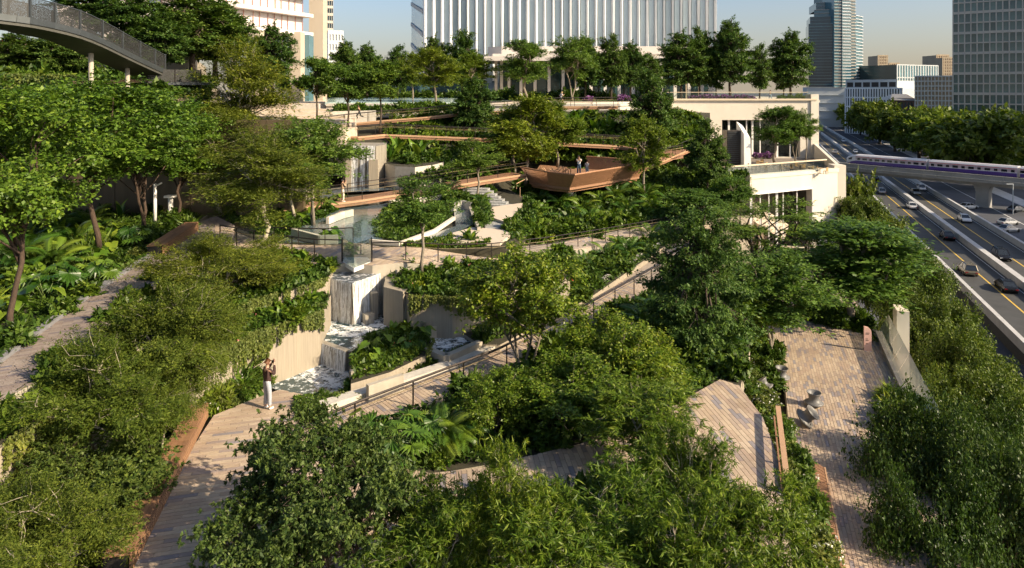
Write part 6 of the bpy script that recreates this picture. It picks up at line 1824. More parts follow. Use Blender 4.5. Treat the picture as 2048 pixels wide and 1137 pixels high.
# pond garden
bed([(525, 478), (560, 492), (590, 465), (660, 435), (700, 408), (600, 412), (480, 420), (450, 440)], 19.15, 'left of the shallow pond', 6000,
    [('leafy', 26, 0.55, 0.9, 'leafy green shrub', None, 0), ('dark', 14, 0.6, 0.9, 'dark leaved shrub', None, 0)], seed=17)
feature([(600, 430), (625, 435), (650, 425), (580, 440), (660, 415), (605, 450), (680, 408), (655, 483), (662, 478)], 19.2, 'heart_big', 0.75, 'elephant ear plant', 'left of the shallow pond')
bed([(745, 450), (752, 478), (800, 488), (868, 462), (905, 440), (890, 410), (820, 408), (770, 420)], 19.2, 'on the tree island in the pond garden', 6000,
    [('leafy', 28, 0.4, 0.65, 'leafy green shrub', None, 0), ('lime', 12, 0.4, 0.6, 'lime green shrub', None, 0)], seed=18)
bed([(780, 498), (860, 500), (960, 497), (985, 488), (900, 478), (860, 486), (800, 492)], 19.1, 'on the far verge of the upper path', 2500,
    [('lime', 8, 0.4, 0.55, 'lime green shrub', None, 0), ('leafy', 14, 0.4, 0.6, 'leafy green shrub', 'pink', 0.2)], seed=19)
feature([(945, 485), (935, 480)], 19.2, 'paddle', 1.1, 'paddle leaf plant', 'on the far verge of the upper path', 8)
bed([(945, 445), (958, 460), (990, 440), (975, 405), (990, 385), (900, 385), (860, 398), (940, 408)], 19.4, 'beside the stone steps', 4000,
    [('leafy', 20, 0.5, 0.85, 'leafy green shrub', 'pink', 0.3), ('dark', 10, 0.6, 0.9, 'dark leaved shrub', None, 0)], seed=20)
feature([(900, 390), (915, 385), (960, 415)], 19.5, 'feather_l', 1.0, 'feather palm', 'beside the stone steps', 9)
bed([(1000, 482), (1090, 484), (1200, 465), (1345, 434), (1440, 430), (1440, 415), (1345, 425), (1200, 440), (1090, 450), (1010, 455)], 17.5, 'under the timber platform', 14000,
    [('leafy', 60, 0.8, 1.3, 'leafy green shrub', 'pink', 0.15), ('dark', 40, 0.9, 1.4, 'dark leaved shrub', None, 0), ('lime', 10, 0.6, 0.9, 'lime green shrub', None, 0)], seed=21)
feature([(1065, 440), (1120, 420), (1085, 415), (1165, 430), (1200, 410), (1250, 430), (1230, 400), (1300, 420), (1180, 450), (1130, 455), (1290, 400), (1050, 460)], 'PB', 'feather', 1.15, 'feather palm', 'under the timber platform', 11)
bed([(1010, 440), (1040, 452), (1345, 443), (1490, 430), (1490, 352), (1300, 349), (1180, 349), (1040, 349)], [51, 51, 53, 56.5, 65, 69, 69, 67], 'on the bank under the timber platform', 14000,
    [('leafy', 80, 0.7, 1.0, 'leafy green shrub', None, 0), ('dark', 60, 0.7, 1.1, 'dark leaved shrub', None, 0)], seed=27, cov=(0.3, 0.3, 0.15, 'cover'))
bed([(1310, 400), (1490, 405), (1490, 345), (1320, 335)], [60, 61, 66, 69], 'right of the timber platform', 3000,
    [('leafy', 24, 0.7, 1.1, 'leafy green shrub', None, 0), ('dark', 26, 0.7, 1.1, 'dark leaved shrub', None, 0)], seed=29, cov=(0.4, 0.35, 0.18, 'cover'))
bed([(1000, 335), (1180, 325), (1330, 322), (1440, 320), (1440, 300), (1240, 296), (1000, 300)], [70.5, 70.5, 70.5, 70.5, 74, 73, 72], 'on the bank behind the timber platform', 5000,
    [('leafy', 40, 0.9, 1.4, 'leafy green shrub', None, 0), ('dark', 40, 1.0, 1.5, 'dark leaved shrub', None, 0)], seed=28, cov=(0.5, 0.35, 0.18, 'cover'))
bed([(1005, 484), (1050, 478), (1075, 440), (1065, 402), (1048, 400), (1042, 430), (1015, 455)], 19.1, 'right of the sand slabs', 3000,
    [('leafy', 16, 0.6, 0.9, 'leafy green shrub', 'pink', 0.2), ('dark', 10, 0.6, 0.9, 'dark leaved shrub', None, 0)], seed=20)
# behind the ramp
bed([(800, 376), (900, 360), (1020, 347), (1000, 318), (910, 318), (850, 345), (800, 352)], [55, 57.5, 60.5, 66, 66, 59, 57.5], 'behind the timber ramp', 4000,
    [('leafy', 26, 0.8, 1.2, 'leafy green shrub', None, 0), ('dark', 16, 0.9, 1.3, 'dark leaved shrub', None, 0)], seed=22)
bed([(778, 325), (830, 331), (905, 320), (985, 322), (1000, 302), (900, 290), (776, 292)], 21.4, 'in the curved planter', 9000,
    [('leafy', 26, 0.9, 1.3, 'leafy green shrub', None, 0), ('dark', 22, 1.0, 1.4, 'dark leaved shrub', None, 0), ('strap', 10, 1.2, 1.7, 'strap leaved plant', None, 0)], seed=23)
feature([(790, 318), (800, 312), (826, 315), (840, 318), (780, 322)], 21.4, 'paddle_long', 1.7, 'lime banana leaf plant', 'in the curved planter', 8)
bed([(780, 285), (1000, 290), (1240, 298), (1400, 298), (1400, 235), (1240, 224), (1000, 232), (780, 242)], [71, 72, 72.5, 74, 86, 84, 81, 80], 'on the slope under the catwalks', 14000,
    [('leafy', 90, 1.0, 1.7, 'leafy green shrub', None, 0), ('dark', 70, 1.1, 1.8, 'dark leaved shrub', None, 0)], seed=24, cov=(0.5, 0.4, 0.2, 'cover'))
feature([(1130, 260), (1160, 262), (1190, 268), (1220, 262), (1150, 275), (1100, 268), (1210, 280)], '77', 'paddle_long', 2.2, 'banana leaf plant', 'on the slope under the catwalks', 7)
bed([(670, 232), (760, 228), (940, 222), (990, 220), (960, 212), (760, 216), (670, 218)], [80, 80, 82, 82, 85, 85, 85], 'in front of the roof pool', 3500,
    [('leafy', 30, 0.9, 1.3, 'leafy green shrub', None, 0), ('dark', 14, 0.9, 1.3, 'dark leaved shrub', None, 0)], seed=25, cov=(0.4, 0.35, 0.18, 'cover'))
# upper left terraces
bed([(-20, 160), (150, 168), (330, 190), (420, 215), (420, 170), (300, 150), (0, 130)], [47, 47.5, 48, 49, 56, 58, 58], 'on the terrace above the brown facade', 12000,
    [('dark', 46, 1.0, 1.7, 'dark leaved shrub', 'red', 0.15), ('leafy', 24, 0.9, 1.4, 'leafy green shrub', None, 0)], seed=26, cov=(0.5, 0.35, 0.18, 'cover'))
for k in range(16):
    x = -48 + k * 2.1
    shrub('dark', (x, 58.6 + rng.random() * 2, 28.2), rng.uniform(1.3, 2.0), 'dark leaved shrub on the highest left terrace', 'shrubs on the highest left terrace', 'red' if k % 5 == 2 else None)
for k in range(22):
    x = -62 + k * 1.6
    shrub('dark', (x, 64.6 + rng.random() * 2.5, 31.2), rng.uniform(1.6, 2.6), 'dark leaved shrub on the topmost left terrace', 'shrubs on the topmost left terrace', 'red' if k % 6 == 2 else None)
# behind roof pool: clipped hedge and flower beds
hb = Dp(578, 157, 118); hc = Dp(668, 157, 118)
hedge_rg = np.random.default_rng(5)
n = 9000
P = np.stack([hedge_rg.uniform(hb.x, hc.x, n), hedge_rg.uniform(117.4, 119, n), hedge_rg.uniform(hb.z - 4, hb.z + 2.1, n)], 1)
hd = link('clipped_hedge', quads_mesh('clipped_hedge', leaf_quads(P, norm(hedge_rg.normal(size=P.shape)), norm(hedge_rg.normal(size=P.shape) + np.array([0.2, -1, .4])), np.full(n, 0.4), np.full(n, 0.24)), LM['cover']))
tag(hd, 'tall clipped dark green hedge below the left building', 'hedge')
for k, (x0, x1, d, zz, cnt) in enumerate(((1380, 1508, 114.5, 26.2, 20), (1240, 1262, 104, 26.2, 5), (1170, 1185, 104, 26.2, 3), (1508, 1545, 111, 16.7, 6))):
    for j in range(cnt):
        px = x0 + (x1 - x0) * (j + 0.5) / cnt
        p = Vector(((px - HX) / F * d, d, zz))
        shrub('fine', p, 1.15, 'purple flowering plant ' + ('along the roof edge planter', 'left of the middle roof trees', 'behind the running woman', 'on the cafe terrace')[k], ('purple flowers along the roof edge', 'purple flowers at the middle roof trees', 'purple flowers behind the runner', 'purple flowers on the cafe terrace')[k], 'purple')
for j in range(9):
    px = 1560 + j * 6.5
    shrub('fine', Vector(((px - HX) / F * 116, 116, 26.2)), 1.3, 'grey green low bush near the roof walker', 'low bushes near the roof walker')
for j in range(40):
    px = 660 + j * 14.5 + rng.uniform(-6, 6)
    d = rng.uniform(108, 122)
    shrub('dark', Vector(((px - HX) / F * d, d, 26.2)), rng.uniform(1.6, 2.6), 'dark shrub at the back of the roof garden', 'shrubs at the back of the roof garden')

# hanging vines
def vines(line, n, drop, label, seed, L=0.09, front=0.12):
    rg = np.random.default_rng(seed)
    seg = [(line[i], line[i + 1]) for i in range(len(line) - 1)]
    ln = np.array([(b - a).length for a, b in seg]); cs = ln / ln.sum()
    Ps = []
    strands = int(ln.sum() / 0.07)
    for s in range(strands):
        k = rg.choice(len(seg), p=cs); a, b = seg[k]
        t = (b - a).normalized(); nr = Vector((t.y, -t.x, 0))
        if nr.y > 0: nr = -nr
        p = a.lerp(b, rg.random()) + nr * (0.05 + front * rg.random())
        dl = drop * (0.35 + 0.65 * rg.random() ** 1.3) * (0.7 + 0.3 * math.sin(p.x * 2.3))
        m = max(4, int(n / strands * dl / drop * 1.5))
        zz = rg.random(m) ** 1.2 * dl
        Ps.append(np.stack([p.x + rg.normal(size=m) * 0.03, p.y + rg.normal(size=m) * 0.03 - 0.03, p.z + 0.12 - zz], 1))
    P = np.concatenate(Ps)
    A = norm(rg.normal(size=P.shape) * 0.7 + np.array([0, -0.3, -1.0])); Nn = norm(rg.normal(size=P.shape) * 0.6 + np.array([0.3, -1.0, 0.5]))
    l = L * rg.uniform(0.6, 1.4, len(P))
    o = link('hanging_vine', quads_mesh('hanging_vine', leaf_quads(P, A, Nn, l, l * 0.65), LM['vine']))
    return tag(o, label, 'vine')
vines([G(*p, 18.4) for p in [(380, 728), (430, 700), (500, 668), (570, 648), (642, 624)]], 17000, 1.45, 'curtain of vines hanging over the long concrete wall behind the deck', 51)
vines([G(*p, 19.15) for p in [(400, 650), (500, 603), (580, 582), (655, 558)]], 12000, 0.95, 'shorter curtain of vines on the upper wall left of the waterfall', 52)
vines([G(*p, 18.6) for p in [(820, 594), (905, 596), (990, 580)]], 9000, 1.05, 'curtain of vines hanging right of the concrete pier', 53)
vines([G(*p, 18.8) for p in [(-130, 985), (0, 892), (200, 757), (330, 652)]], 12000, 1.6, 'vines trailing over the concrete retaining wall at the lower left', 56)
vines([G(*p, 17.1) for p in [(850, 648), (862, 680), (850, 712)]], 1500, 0.5, 'short vines at the right end of the pond island', 54)
vines([Dp(-20, 150, 46.6), Dp(150, 152, 46.6), Dp(330, 200, 46.6)], 5000, 1.6, 'dark vines trailing over the top of the brown facade', 55, 0.16, 0.3)
# ------------------------------------------------------------------ railings of the garden paths
wr = empty('walkway_handrail', G(*wn_[-1], ZD), 0, 'dark bronze handrail with slim posts along the diagonal walkway', 'handrail')
wl = [G(p[0], p[1] - 3, ZD) for p in [(575, 918), (640, 897), (700, 868), (832, 814), (1000, 745), (1150, 664), (1290, 580), (1390, 522)]]
railing(wr, wl, 0.92, 2.4, 0.055, rail_r=0.045, wires=1)
ur = empty('upper_path_rail', G(530, 515, ZL), 0, 'dark railing with glass on the near edge of the upper path left of the overlook', 'handrail')
railing(ur, [G(440, 490, ZL), G(565, 514, ZL), G(625, 522, ZL), G(684, 524, ZL)], 1.1, 1.45, 0.05, wires=1, glass=False)
ur2 = empty('upper_path_rail', G(760, 525, ZL), 0, 'dark railing on the near edge of the upper path right of the overlook', 'handrail')
railing(ur2, [G(p[0], p[1], zs3(p[0])) for p in [(744, 524), (800, 522), (900, 526), (985, 522), (1090, 507), (1180, 491), (1280, 471), (1345, 457)]], 0.95, 1.7, 0.05, wires=1)
ur3 = empty('pond_rail', G(560, 492, ZL), 0, 'dark railing with glass on the pond side of the upper path', 'handrail')
railing(ur3, [G(470, 478, ZL), G(560, 490, ZL), G(650, 492, ZL), G(706, 490, ZL)], 0.95, 1.6, 0.04, wires=0, glass=True)
gp = empty('glass_screen', G(745, 470, ZL), 0, 'clear glass screens standing in the shallow pond', 'glass screen')
for a, b in (((706, 490), (722, 482)), ((722, 470), (758, 474)), ((690, 447), (735, 440))):
    p, q = G(*a, ZL), G(*b, ZL)
    put(MB().beam(p + Vector((0, 0, 0.6)), q + Vector((0, 0, 0.6)), 0.03, 1.2), 'glass_panel', M['glass'], gp)
er2 = empty('stair_handrail', Dp(1040, 380, 56), 0, 'thin timber coloured handrail at the left end of the platform', 'handrail')
put(MB().tube([Dp(1033, 378, 55), Dp(1033, 368, 55), Dp(1052, 358, 57)], 0.035, 6), 'rail', M['wood_light'], er2)
put(MB().tube([Dp(1040, 398, 55), Dp(1040, 375, 55)], 0.03, 6), 'post', M['wood_light'], er2)

# ------------------------------------------------------------------ benches
def slat_bench(name, label, a, b, w_, h, nslat, side, mat='wood'):
    """long bench from a to b; side: +1 puts the top to the left of a->b"""
    t = (b - a); L = t.length; t.normalize()
    s = Vector((-t.y, t.x, 0)) * side
    root = empty(name, a, 0, label, 'bench')
    up_ = Vector((0, 0, 1))
    nseg = max(2, int(L / 2.4))
    for k in range(nseg):
        p, q = a + t * (L * k / nseg + 0.006), a + t * (L * (k + 1) / nseg - 0.006)
        for j in range(4):
            o_ = s * (w_ * (j + 0.5) / 4)
            put(MB().beam(p + o_ + up_ * (h - 0.02), q + o_ + up_ * (h - 0.02), w_ / 4 - 0.004, 0.04), 'seat_plank', M['plank'], root)
    for j in range(nslat):
        z = (h - 0.06) * (j + 0.5) / nslat
        put(MB().beam(a + up_ * z + s * 0.02, b + up_ * z + s * 0.02, 0.035, (h - 0.06) / nslat * 0.68), 'slat', M['plank'], root)
    put(MB().beam(a + up_ * (h * 0.45) + s * (w_ * 0.55), b + up_ * (h * 0.45) + s * (w_ * 0.55), w_ * 0.8, h * 0.86), 'core', M['dark'], root)
    return root
slat_bench('long_bench', 'long orange timber bench along the left side of the deck', G(417, 834, ZD + 0.02), G(262, 1150, ZD + 0.02), 0.62, 0.5, 4, -1)
slat_bench('timber_bench', 'orange timber bench beside the upper end of the herringbone path', G(326, 512, ZL + 0.02), G(397, 462, ZL + 0.02), 0.8, 0.55, 5, 1)
tb = empty('slatted_bench', G(1650, 935, ZT), 0, 'wide bench of crosswise timber slats on the lower terrace', 'bench')
a, b = G(1648, 935, ZT + 0.45), G(1692, 1160, ZT + 0.45)
c, d = G(1612, 912, ZT + 0.45), G(1632, 1160, ZT + 0.45)
n = 30
for k in range(n):
    t0, t1_ = k / n, (k + 0.88) / n
    q = [a.lerp(b, t0), a.lerp(b, t1_), c.lerp(d, t1_), c.lerp(d, t0)]
    put(MB().prism(q, ZT + 0.40), 'slat', M['plank'], tb)
put(MB().prism([p - Vector((0, 0, 0.06)) for p in (a, b, d, c)], ZT + 0.02), 'core', M['steel_dark'], tb)
put(MB().beam(a + Vector((0.03, 0, -0.2)), b + Vector((0.03, 0, -0.2)), 0.05, 0.42), 'edge_board', M['wood_light'], tb)
wrl = empty('timber_topped_rail', G(1550, 830, ZD), 0, 'flat timber topped rail between loop path and hedge', 'handrail')
p, q = G(1556, 838, ZD), G(1574, 990, ZD)
put(MB().beam(p + Vector((0, 0, 0.42)), q + Vector((0, 0, 0.42)), 0.16, 0.06), 'top_board', M['wood_light'], wrl)
put(MB().beam(p + Vector((-0.13, 0, 0.06)), q + Vector((-0.13, 0, 0.06)), 0.05, 0.1), 'lower_board', M['wood'], wrl)
for k in range(4):
    r_ = p.lerp(q, k / 3)
    put(MB().box((r_.x, r_.y, r_.z + 0.2), (0.06, 0.06, 0.4)), 'post', M['steel_dark'], wrl)

# ------------------------------------------------------------------ spun chairs, totem, glass balustrade on the lower terrace
M['spun'] = plain('grey_spun_shell', (0.13, 0.128, 0.125), 0.5, var=0.06)
spool = [(0.02, 0.0), (0.16, 0.0), (0.3, 0.05), (0.44, 0.13), (0.47, 0.18), (0.40, 0.22), (0.29, 0.29), (0.24, 0.40), (0.25, 0.50), (0.30, 0.60), (0.35, 0.68), (0.345, 0.70), (0.31, 0.69), (0.24, 0.58), (0.18, 0.5), (0.02, 0.47)]
for (px, py, tx, ty, s, lb_) in ((1628, 812, 0.0, 0.0, 1.0, 'upright grey spun chair nearest the middle of the terrace'), (1563, 765, 0.05, 0.0, 0.95, 'upright grey spun chair under the terrace tree'), (1604, 848, 0.55, 0.55, 1.05, 'grey spun chair tipped onto its rim beside the hedge'), (1536, 788, -0.5, -0.4, 0.9, 'tilted grey spun chair half hidden by the planter')):
    p = G(px, py, ZT + 0.02)
    root = empty('spun_chair', p, 0, lb_, 'chair', 'spun chairs on the lower terrace')
    root.rotation_euler = (tx, ty, 0.3)
    s *= 0.88
    root.scale = (s, s, s)
    if tx: root.location.z += 0.14
    MB().lathe(spool[:6], n=28).build('base', M['spun'], root, True)
    MB().lathe(spool[5:12], n=28).build('stem', M['spun'], root, True)
    MB().lathe(spool[11:], n=28).build('seat', M['spun'], root, True)
M['totem'] = plain('pink_sign', (0.58, 0.36, 0.30), 0.6, var=0.05)
tp_ = G(1735, 702, ZT)
tot = empty('totem_sign', tp_, R(-8), 'slim pink sign post with rounded top and small dark lines of lettering', 'sign')
mb = MB()
pr_ = [(-0.19, 0)] + [(-0.19, 1.12)] + [(0.19 - 0.3 * 1.0 + 0.3 * math.cos(t), 1.02 + 0.3 * math.sin(t)) for t in (R(90), R(60), R(30), 0)] + [(0.19, 0)]
pr_[1] = (-0.19, 1.32)
vs_ = [(x, -0.05, z) for x, z in pr_] + [(x, 0.05, z) for x, z in pr_]
k = len(pr_)
mb.add(vs_, [list(range(k))[::-1], [k + j for j in range(k)]] + [(j, (j + 1) % k, k + (j + 1) % k, k + j) for j in range(k)])
mb.build('panel', M['totem'], tot)
for (x, z, w_) in ((-0.02, 0.98, 0.2), (-0.03, 0.92, 0.18), (-0.06, 0.66, 0.12), (-0.04, 0.58, 0.16), (-0.05, 0.4, 0.12)):
    MB().box((x, -0.053, z), (w_, 0.004, 0.028)).build('lettering', M['dark'], tot)
def pale_glass():
    m, nt, p = nodes_of('pale_green_glass')
    p.inputs['Base Color'].default_value = (0.55, 0.62, 0.57, 1); p.inputs['Roughness'].default_value = 0.15
    tr = nt.nodes.new('ShaderNodeBsdfTransparent'); mx = nt.nodes.new('ShaderNodeMixShader'); mx.inputs[0].default_value = 0.55
    nt.links.new(tr.outputs[0], mx.inputs[1]); nt.links.new(p.outputs[0], mx.inputs[2])
    nt.links.new(mx.outputs[0], nt.nodes['Material Output'].inputs['Surface'])
    return m
M['pale_glass'] = pale_glass()
gb_ = empty('faceted_balustrade', G(1757, 675, ZT), 0, 'faceted pale glass balustrade stepping along the outer edge of the terrace', 'balustrade')
e0, e1 = G(1757, 672, ZT), G(1850, 880, ZT)
put(MB().beam(e0 + Vector((0, 0, 0.12)), e1 + Vector((0, 0, 0.12)), 0.35, 0.34), 'kerb', M['concrete'], gb_)
for k in range(8):
    p, q = e0.lerp(e1, k / 8) + Vector((0, 0, 0.28)), e0.lerp(e1, (k + 0.97) / 8) + Vector((0, 0, 0.28))
    u1, out = Vector((0, 0, 1.0)), Vector((0.5, -0.15, 0))
    put(MB().add([p, q, q + u1 + out, p + u1 + out], [(0, 1, 2, 3)]), 'glass_facet', M['pale_glass'], gb_)
    put(MB().add([p + u1 + out, q + u1 + out, q + out * 1.1 - u1 * 0.6, p + out * 1.1 - u1 * 0.6], [(0, 1, 2, 3)]), 'glass_facet', M['pale_glass'], gb_)
fp = Dp(1797, 690, 38.5)
tag(MB().box((fp.x + 0.15, fp.y, 11.2), (0.62, 1.2, 8.4), R(-20)).build('facade_pier', M['cream']), 'tall cream facade pier beside the glass balustrade', 'pier')

# ------------------------------------------------------------------ cantilevered timber platform
RT_ = [G(1041, 335, 21.2), G(1095, 344, 21.2), G(1149, 350, 21.2), G(1295, 326, 21.2), G(1288, 321, 21.2), G(1173, 313.5, 21.2)]
BT_ = [G(1065, 373, 19.55), G(1100, 380, 19.55), G(1136, 384, 19.55), G(1272, 362, 19.55), None, None]
BT_[4] = Vector((RT_[4].x - 0.7, RT_[4].y - 0.3, 19.55)); BT_[5] = Vector((RT_[5].x, RT_[5].y - 0.6, 19.55))
pf = empty('timber_platform', BT_[2], 0, 'boat shaped cantilevered lookout platform of slanted timber slats', 'lookout platform')
fl_ = [b.lerp(r, 0.28) for b, r in zip(BT_, RT_)] + [G(1080, 330, 20.0)]
for p in fl_: p.z = 20.0
put(MB().prism(fl_, 19.75), 'floor', M['wood'], pf)
und = [Vector((*b.xy, 19.55)) for b in BT_] + [Vector((*G(1080, 332, 20.0).xy, 19.55))]
put(MB().prism([p + Vector((0, 0, 0.06)) for p in und], 19.5), 'underside', M['wood'], pf)
slat_me = {}
M['hull_slat'] = plain('hull_timber', (0.36, 0.19, 0.105), 0.55, var=0.12, scale=3)
for i in range(5):
    b0, b1, r0, r1 = BT_[i], BT_[i + 1], RT_[i], RT_[i + 1]
    if i == 3: cnt = 4
    else: cnt = {0: 22, 1: 22, 2: 64, 4: 40}[i]
    for k in range(cnt):
        t = (k + 0.5) / cnt
        p, q = b0.lerp(b1, t), r0.lerp(r1, t)
        dr = (r1 - r0).normalized()
        nrm = dr.cross(q - p).normalized()
        put(MB().beam(p, q, 0.11 if i != 2 else 0.1, 0.05 if i != 2 else 0.085, up=nrm), 'slat', M['hull_slat'], pf)
put(MB().tube(RT_, 0.07, 6), 'rim', M['hull_slat'], pf)
put(MB().tube(BT_[:4], 0.08, 6), 'keel_rail', M['hull_slat'], pf)
cb_ = Dp(1140, 386, 57.2)
put(MB().tube([Vector((cb_.x, cb_.y, 17.0)), Vector((cb_.x, cb_.y, 19.6))], 0.28, 14), 'column', M['stone_white'], pf, True)
for k, (px, py, s, ang, lb_) in enumerate(((1106, 343, 1.0, 0.3, 'loop shaped timber lounger on the platform'), (1119, 346, 0.85, -0.4, 'smaller loop shaped timber lounger beside the platform rim'))):
    p = Dp(px, py, 61.5); p.z = 20.0
    root = empty('timber_lounger', p, ang, lb_, 'lounger')
    for off in (-0.35, 0.35):
        pts = [(-1.1 * s, off, 0.9 * s), (-0.7 * s, off, 0.45 * s), (-0.1 * s, off, 0.3 * s), (0.5 * s, off, 0.55 * s), (0.9 * s, off, 0.9 * s), (1.15 * s, off, 0.75 * s), (1.1 * s, off, 0.05)]
        MB().tube(pts, 0.05, 6).build('side_rail', M['wood_light'], root)
        MB().tube([(-0.6 * s, off, 0.42 * s), (-0.7 * s, off, 0)], 0.045, 6).build('leg', M['wood_light'], root)
    for q in ((-1.05, 0.85), (-0.85, 0.62), (-0.6, 0.42), (-0.3, 0.34), (0, 0.32), (0.3, 0.44), (0.6, 0.6)):
        MB().beam((q[0] * s, -0.36, q[1] * s), (q[0] * s, 0.36, q[1] * s), 0.12, 0.03).build('slat', M['wood_light'], root)

# cafe tables and chairs on the terrace of the cream building
M['rattan'] = plain('tan_rattan', (0.40, 0.27, 0.13), 0.8, var=0.2)
cafe = [(1512, 318), (1532, 323), (1548, 316), (1572, 322), (1600, 318), (1618, 324), (1520, 308), (1640, 327)]
for k, (px, py) in enumerate(cafe):
    d_ = 100 - (py - 308) * 0.45
    x = (px - HX) / F * d_
    lab = 'tan cafe table on the cream building terrace, ' + (['leftmost'] + ORD[1:])[sorted(c_[0] for c_ in cafe).index(px)] if px != max(c_[0] for c_ in cafe) else 'tan cafe table on the cream building terrace, rightmost'
    root = empty('cafe_table', (x, d_, 16.52), 0.2 * k, lab, 'table', 'cafe tables on the terrace')
    MB().lathe([(0.0, 0.72), (0.45, 0.72), (0.45, 0.76), (0.0, 0.76)], n=14).build('table_top', M['rattan'], root)
    MB().tube([(0, 0, 0), (0, 0, 0.72)], 0.05, 6).build('stem', M['steel_dark'], root)
    MB().lathe([(0.0, 0.0), (0.28, 0.0), (0.05, 0.06)], n=10).build('foot', M['steel_dark'], root)
    for j in (0, 1):
        aa = 1.2 * k + math.pi * j
        ch = empty('cafe_chair', (x + 0.85 * math.cos(aa), d_ + 0.85 * math.sin(aa), 16.52), aa + math.pi / 2, 'tan cafe chair beside a table on the cream building terrace', 'chair', 'cafe chairs on the terrace')
        MB().box((0, 0, 0.43), (0.46, 0.46, 0.06)).build('seat', M['rattan'], ch)
        MB().box((0, -0.22, 0.7), (0.46, 0.05, 0.5)).build('backrest', M['rattan'], ch)
        for sx_ in (-0.2, 0.2):
            for sy_ in (-0.2, 0.2): MB().box((sx_, sy_, 0.2), (0.04, 0.04, 0.4)).build('leg', M['steel_dark'], ch)

# ------------------------------------------------------------------ vehicles
def car_paint(name, col, metal=0.3):
    return plain(name, col, 0.25, metal=metal, var=0.02)
PAINT = {'black': car_paint('black_paint', (0.012, 0.012, 0.013)), 'white': car_paint('white_paint', (0.55, 0.56, 0.57), 0), 'grey': car_paint('grey_paint', (0.16, 0.17, 0.17)), 'silver': car_paint('silver_paint', (0.36, 0.37, 0.38)), 'bronze': car_paint('bronze_paint', (0.15, 0.13, 0.09))}
M['car_glass'] = plain('car_glass', (0.02, 0.025, 0.03), 0.08, var=0.1, spec=0.8)
M['tyre'] = plain('tyre', (0.012, 0.012, 0.012), 0.9)
M['rim'] = plain('alloy_rim', (0.4, 0.4, 0.4), 0.3, metal=0.8)
M['lamp_white'] = plain('headlamp', (0.7, 0.7, 0.7), 0.2)
M['lamp_red'] = plain('tail_lamp', (0.35, 0.02, 0.02), 0.3)
def car_parts(kind):
    L = 4.5
    st_ = [(-2.25, 0.38, 0.62, 0.70), (-2.12, 0.28, 0.84, 0.82), (-1.5, 0.22, 0.92, 0.88), (-0.6, 0.2, 0.92, 0.90), (0.6, 0.2, 0.90, 0.90), (1.3, 0.22, 0.84, 0.88), (2.0, 0.26, 0.72, 0.82), (2.25, 0.36, 0.58, 0.66)]
    body = MB(); vs_, fs = [], []
    for x, zb, zt, hw_ in st_:
        vs_ += [(x, -hw_ * 0.93, zb), (x, -hw_, (zb + zt) / 2), (x, -hw_ * 0.9, zt), (x, hw_ * 0.9, zt), (x, hw_, (zb + zt) / 2), (x, hw_ * 0.93, zb)]
    for i in range(len(st_) - 1):
        for j in range(6):
            a, b = i * 6 + j, i * 6 + (j + 1) % 6
            fs.append((a, a + 6, b + 6, b))
    fs += [(0, 1, 2, 3, 4, 5), tuple(len(vs_) - 6 + j for j in range(6))[::-1]]
    body.add(vs_, fs)
    suv = kind == 'suv'
    top = 1.62 if suv else 1.42
    x0, x1, x2, x3 = (-2.05, -1.75, 0.35, 1.15) if suv else (-1.75, -1.0, 0.25, 1.2)
    gl = MB().add([(x0, -0.78, 0.9), (x3, -0.78, 0.86), (x3, 0.78, 0.86), (x0, 0.78, 0.9), (x1, -0.6, top), (x2, -0.6, top), (x2, 0.6, top), (x1, 0.6, top)],
                  [(0, 1, 5, 4), (1, 2, 6, 5), (2, 3, 7, 6), (3, 0, 4, 7)])
    rf_ = MB().add([(x1 - .08, -0.63, top - .02), (x2 + .06, -0.63, top - .02), (x2 + .06, 0.63, top - .02), (x1 - .08, 0.63, top - .02), (x1 + .1, -0.5, top + .05), (x2 - .1, -0.5, top + .05), (x2 - .1, 0.5, top + .05), (x1 + .1, 0.5, top + .05)],
                   [(0, 1, 5, 4), (1, 2, 6, 5), (2, 3, 7, 6), (3, 0, 4, 7), (4, 5, 6, 7)])
    pl_ = []
    for sy_ in (-1, 1):
        for xb, xt in ((x0, x1), (x3, x2), (-0.3, -0.32)):
            pl_.append(MB().beam((xb, sy_ * 0.79, 0.88), (xt, sy_ * 0.61, top), 0.07, 0.05).mesh('pillar', PAINT['white']))
    wh = MB().lathe([(0.0, -0.11), (0.31, -0.11), (0.33, -0.06), (0.33, 0.06), (0.31, 0.11), (0.0, 0.11)], n=16, M=Matrix.Rotation(R(90), 4, 'X'))
    rm_ = MB().lathe([(0.0, -0.02), (0.19, 0.0), (0.2, 0.02)], n=10, M=Matrix.Rotation(R(90), 4, 'X'))
    return {'body': body.mesh('car_body', PAINT['white'], False), 'glass': gl.mesh('car_glass', M['car_glass']), 'roof': rf_.mesh('car_roof', PAINT['white']), 'pillars': pl_,
            'wheel': wh.mesh('tyre', M['tyre'], True), 'rim': rm_.mesh('rim', M['rim'])}
CARP = {'sedan': car_parts('sedan'), 'suv': car_parts('suv')}
hl_me = MB().box((0, 0, 0), (0.08, 0.34, 0.13)).mesh('headlight', M['lamp_white']); tl_me = MB().box((0, 0, 0), (0.06, 0.36, 0.13)).mesh('tail_light', M['lamp_red'])
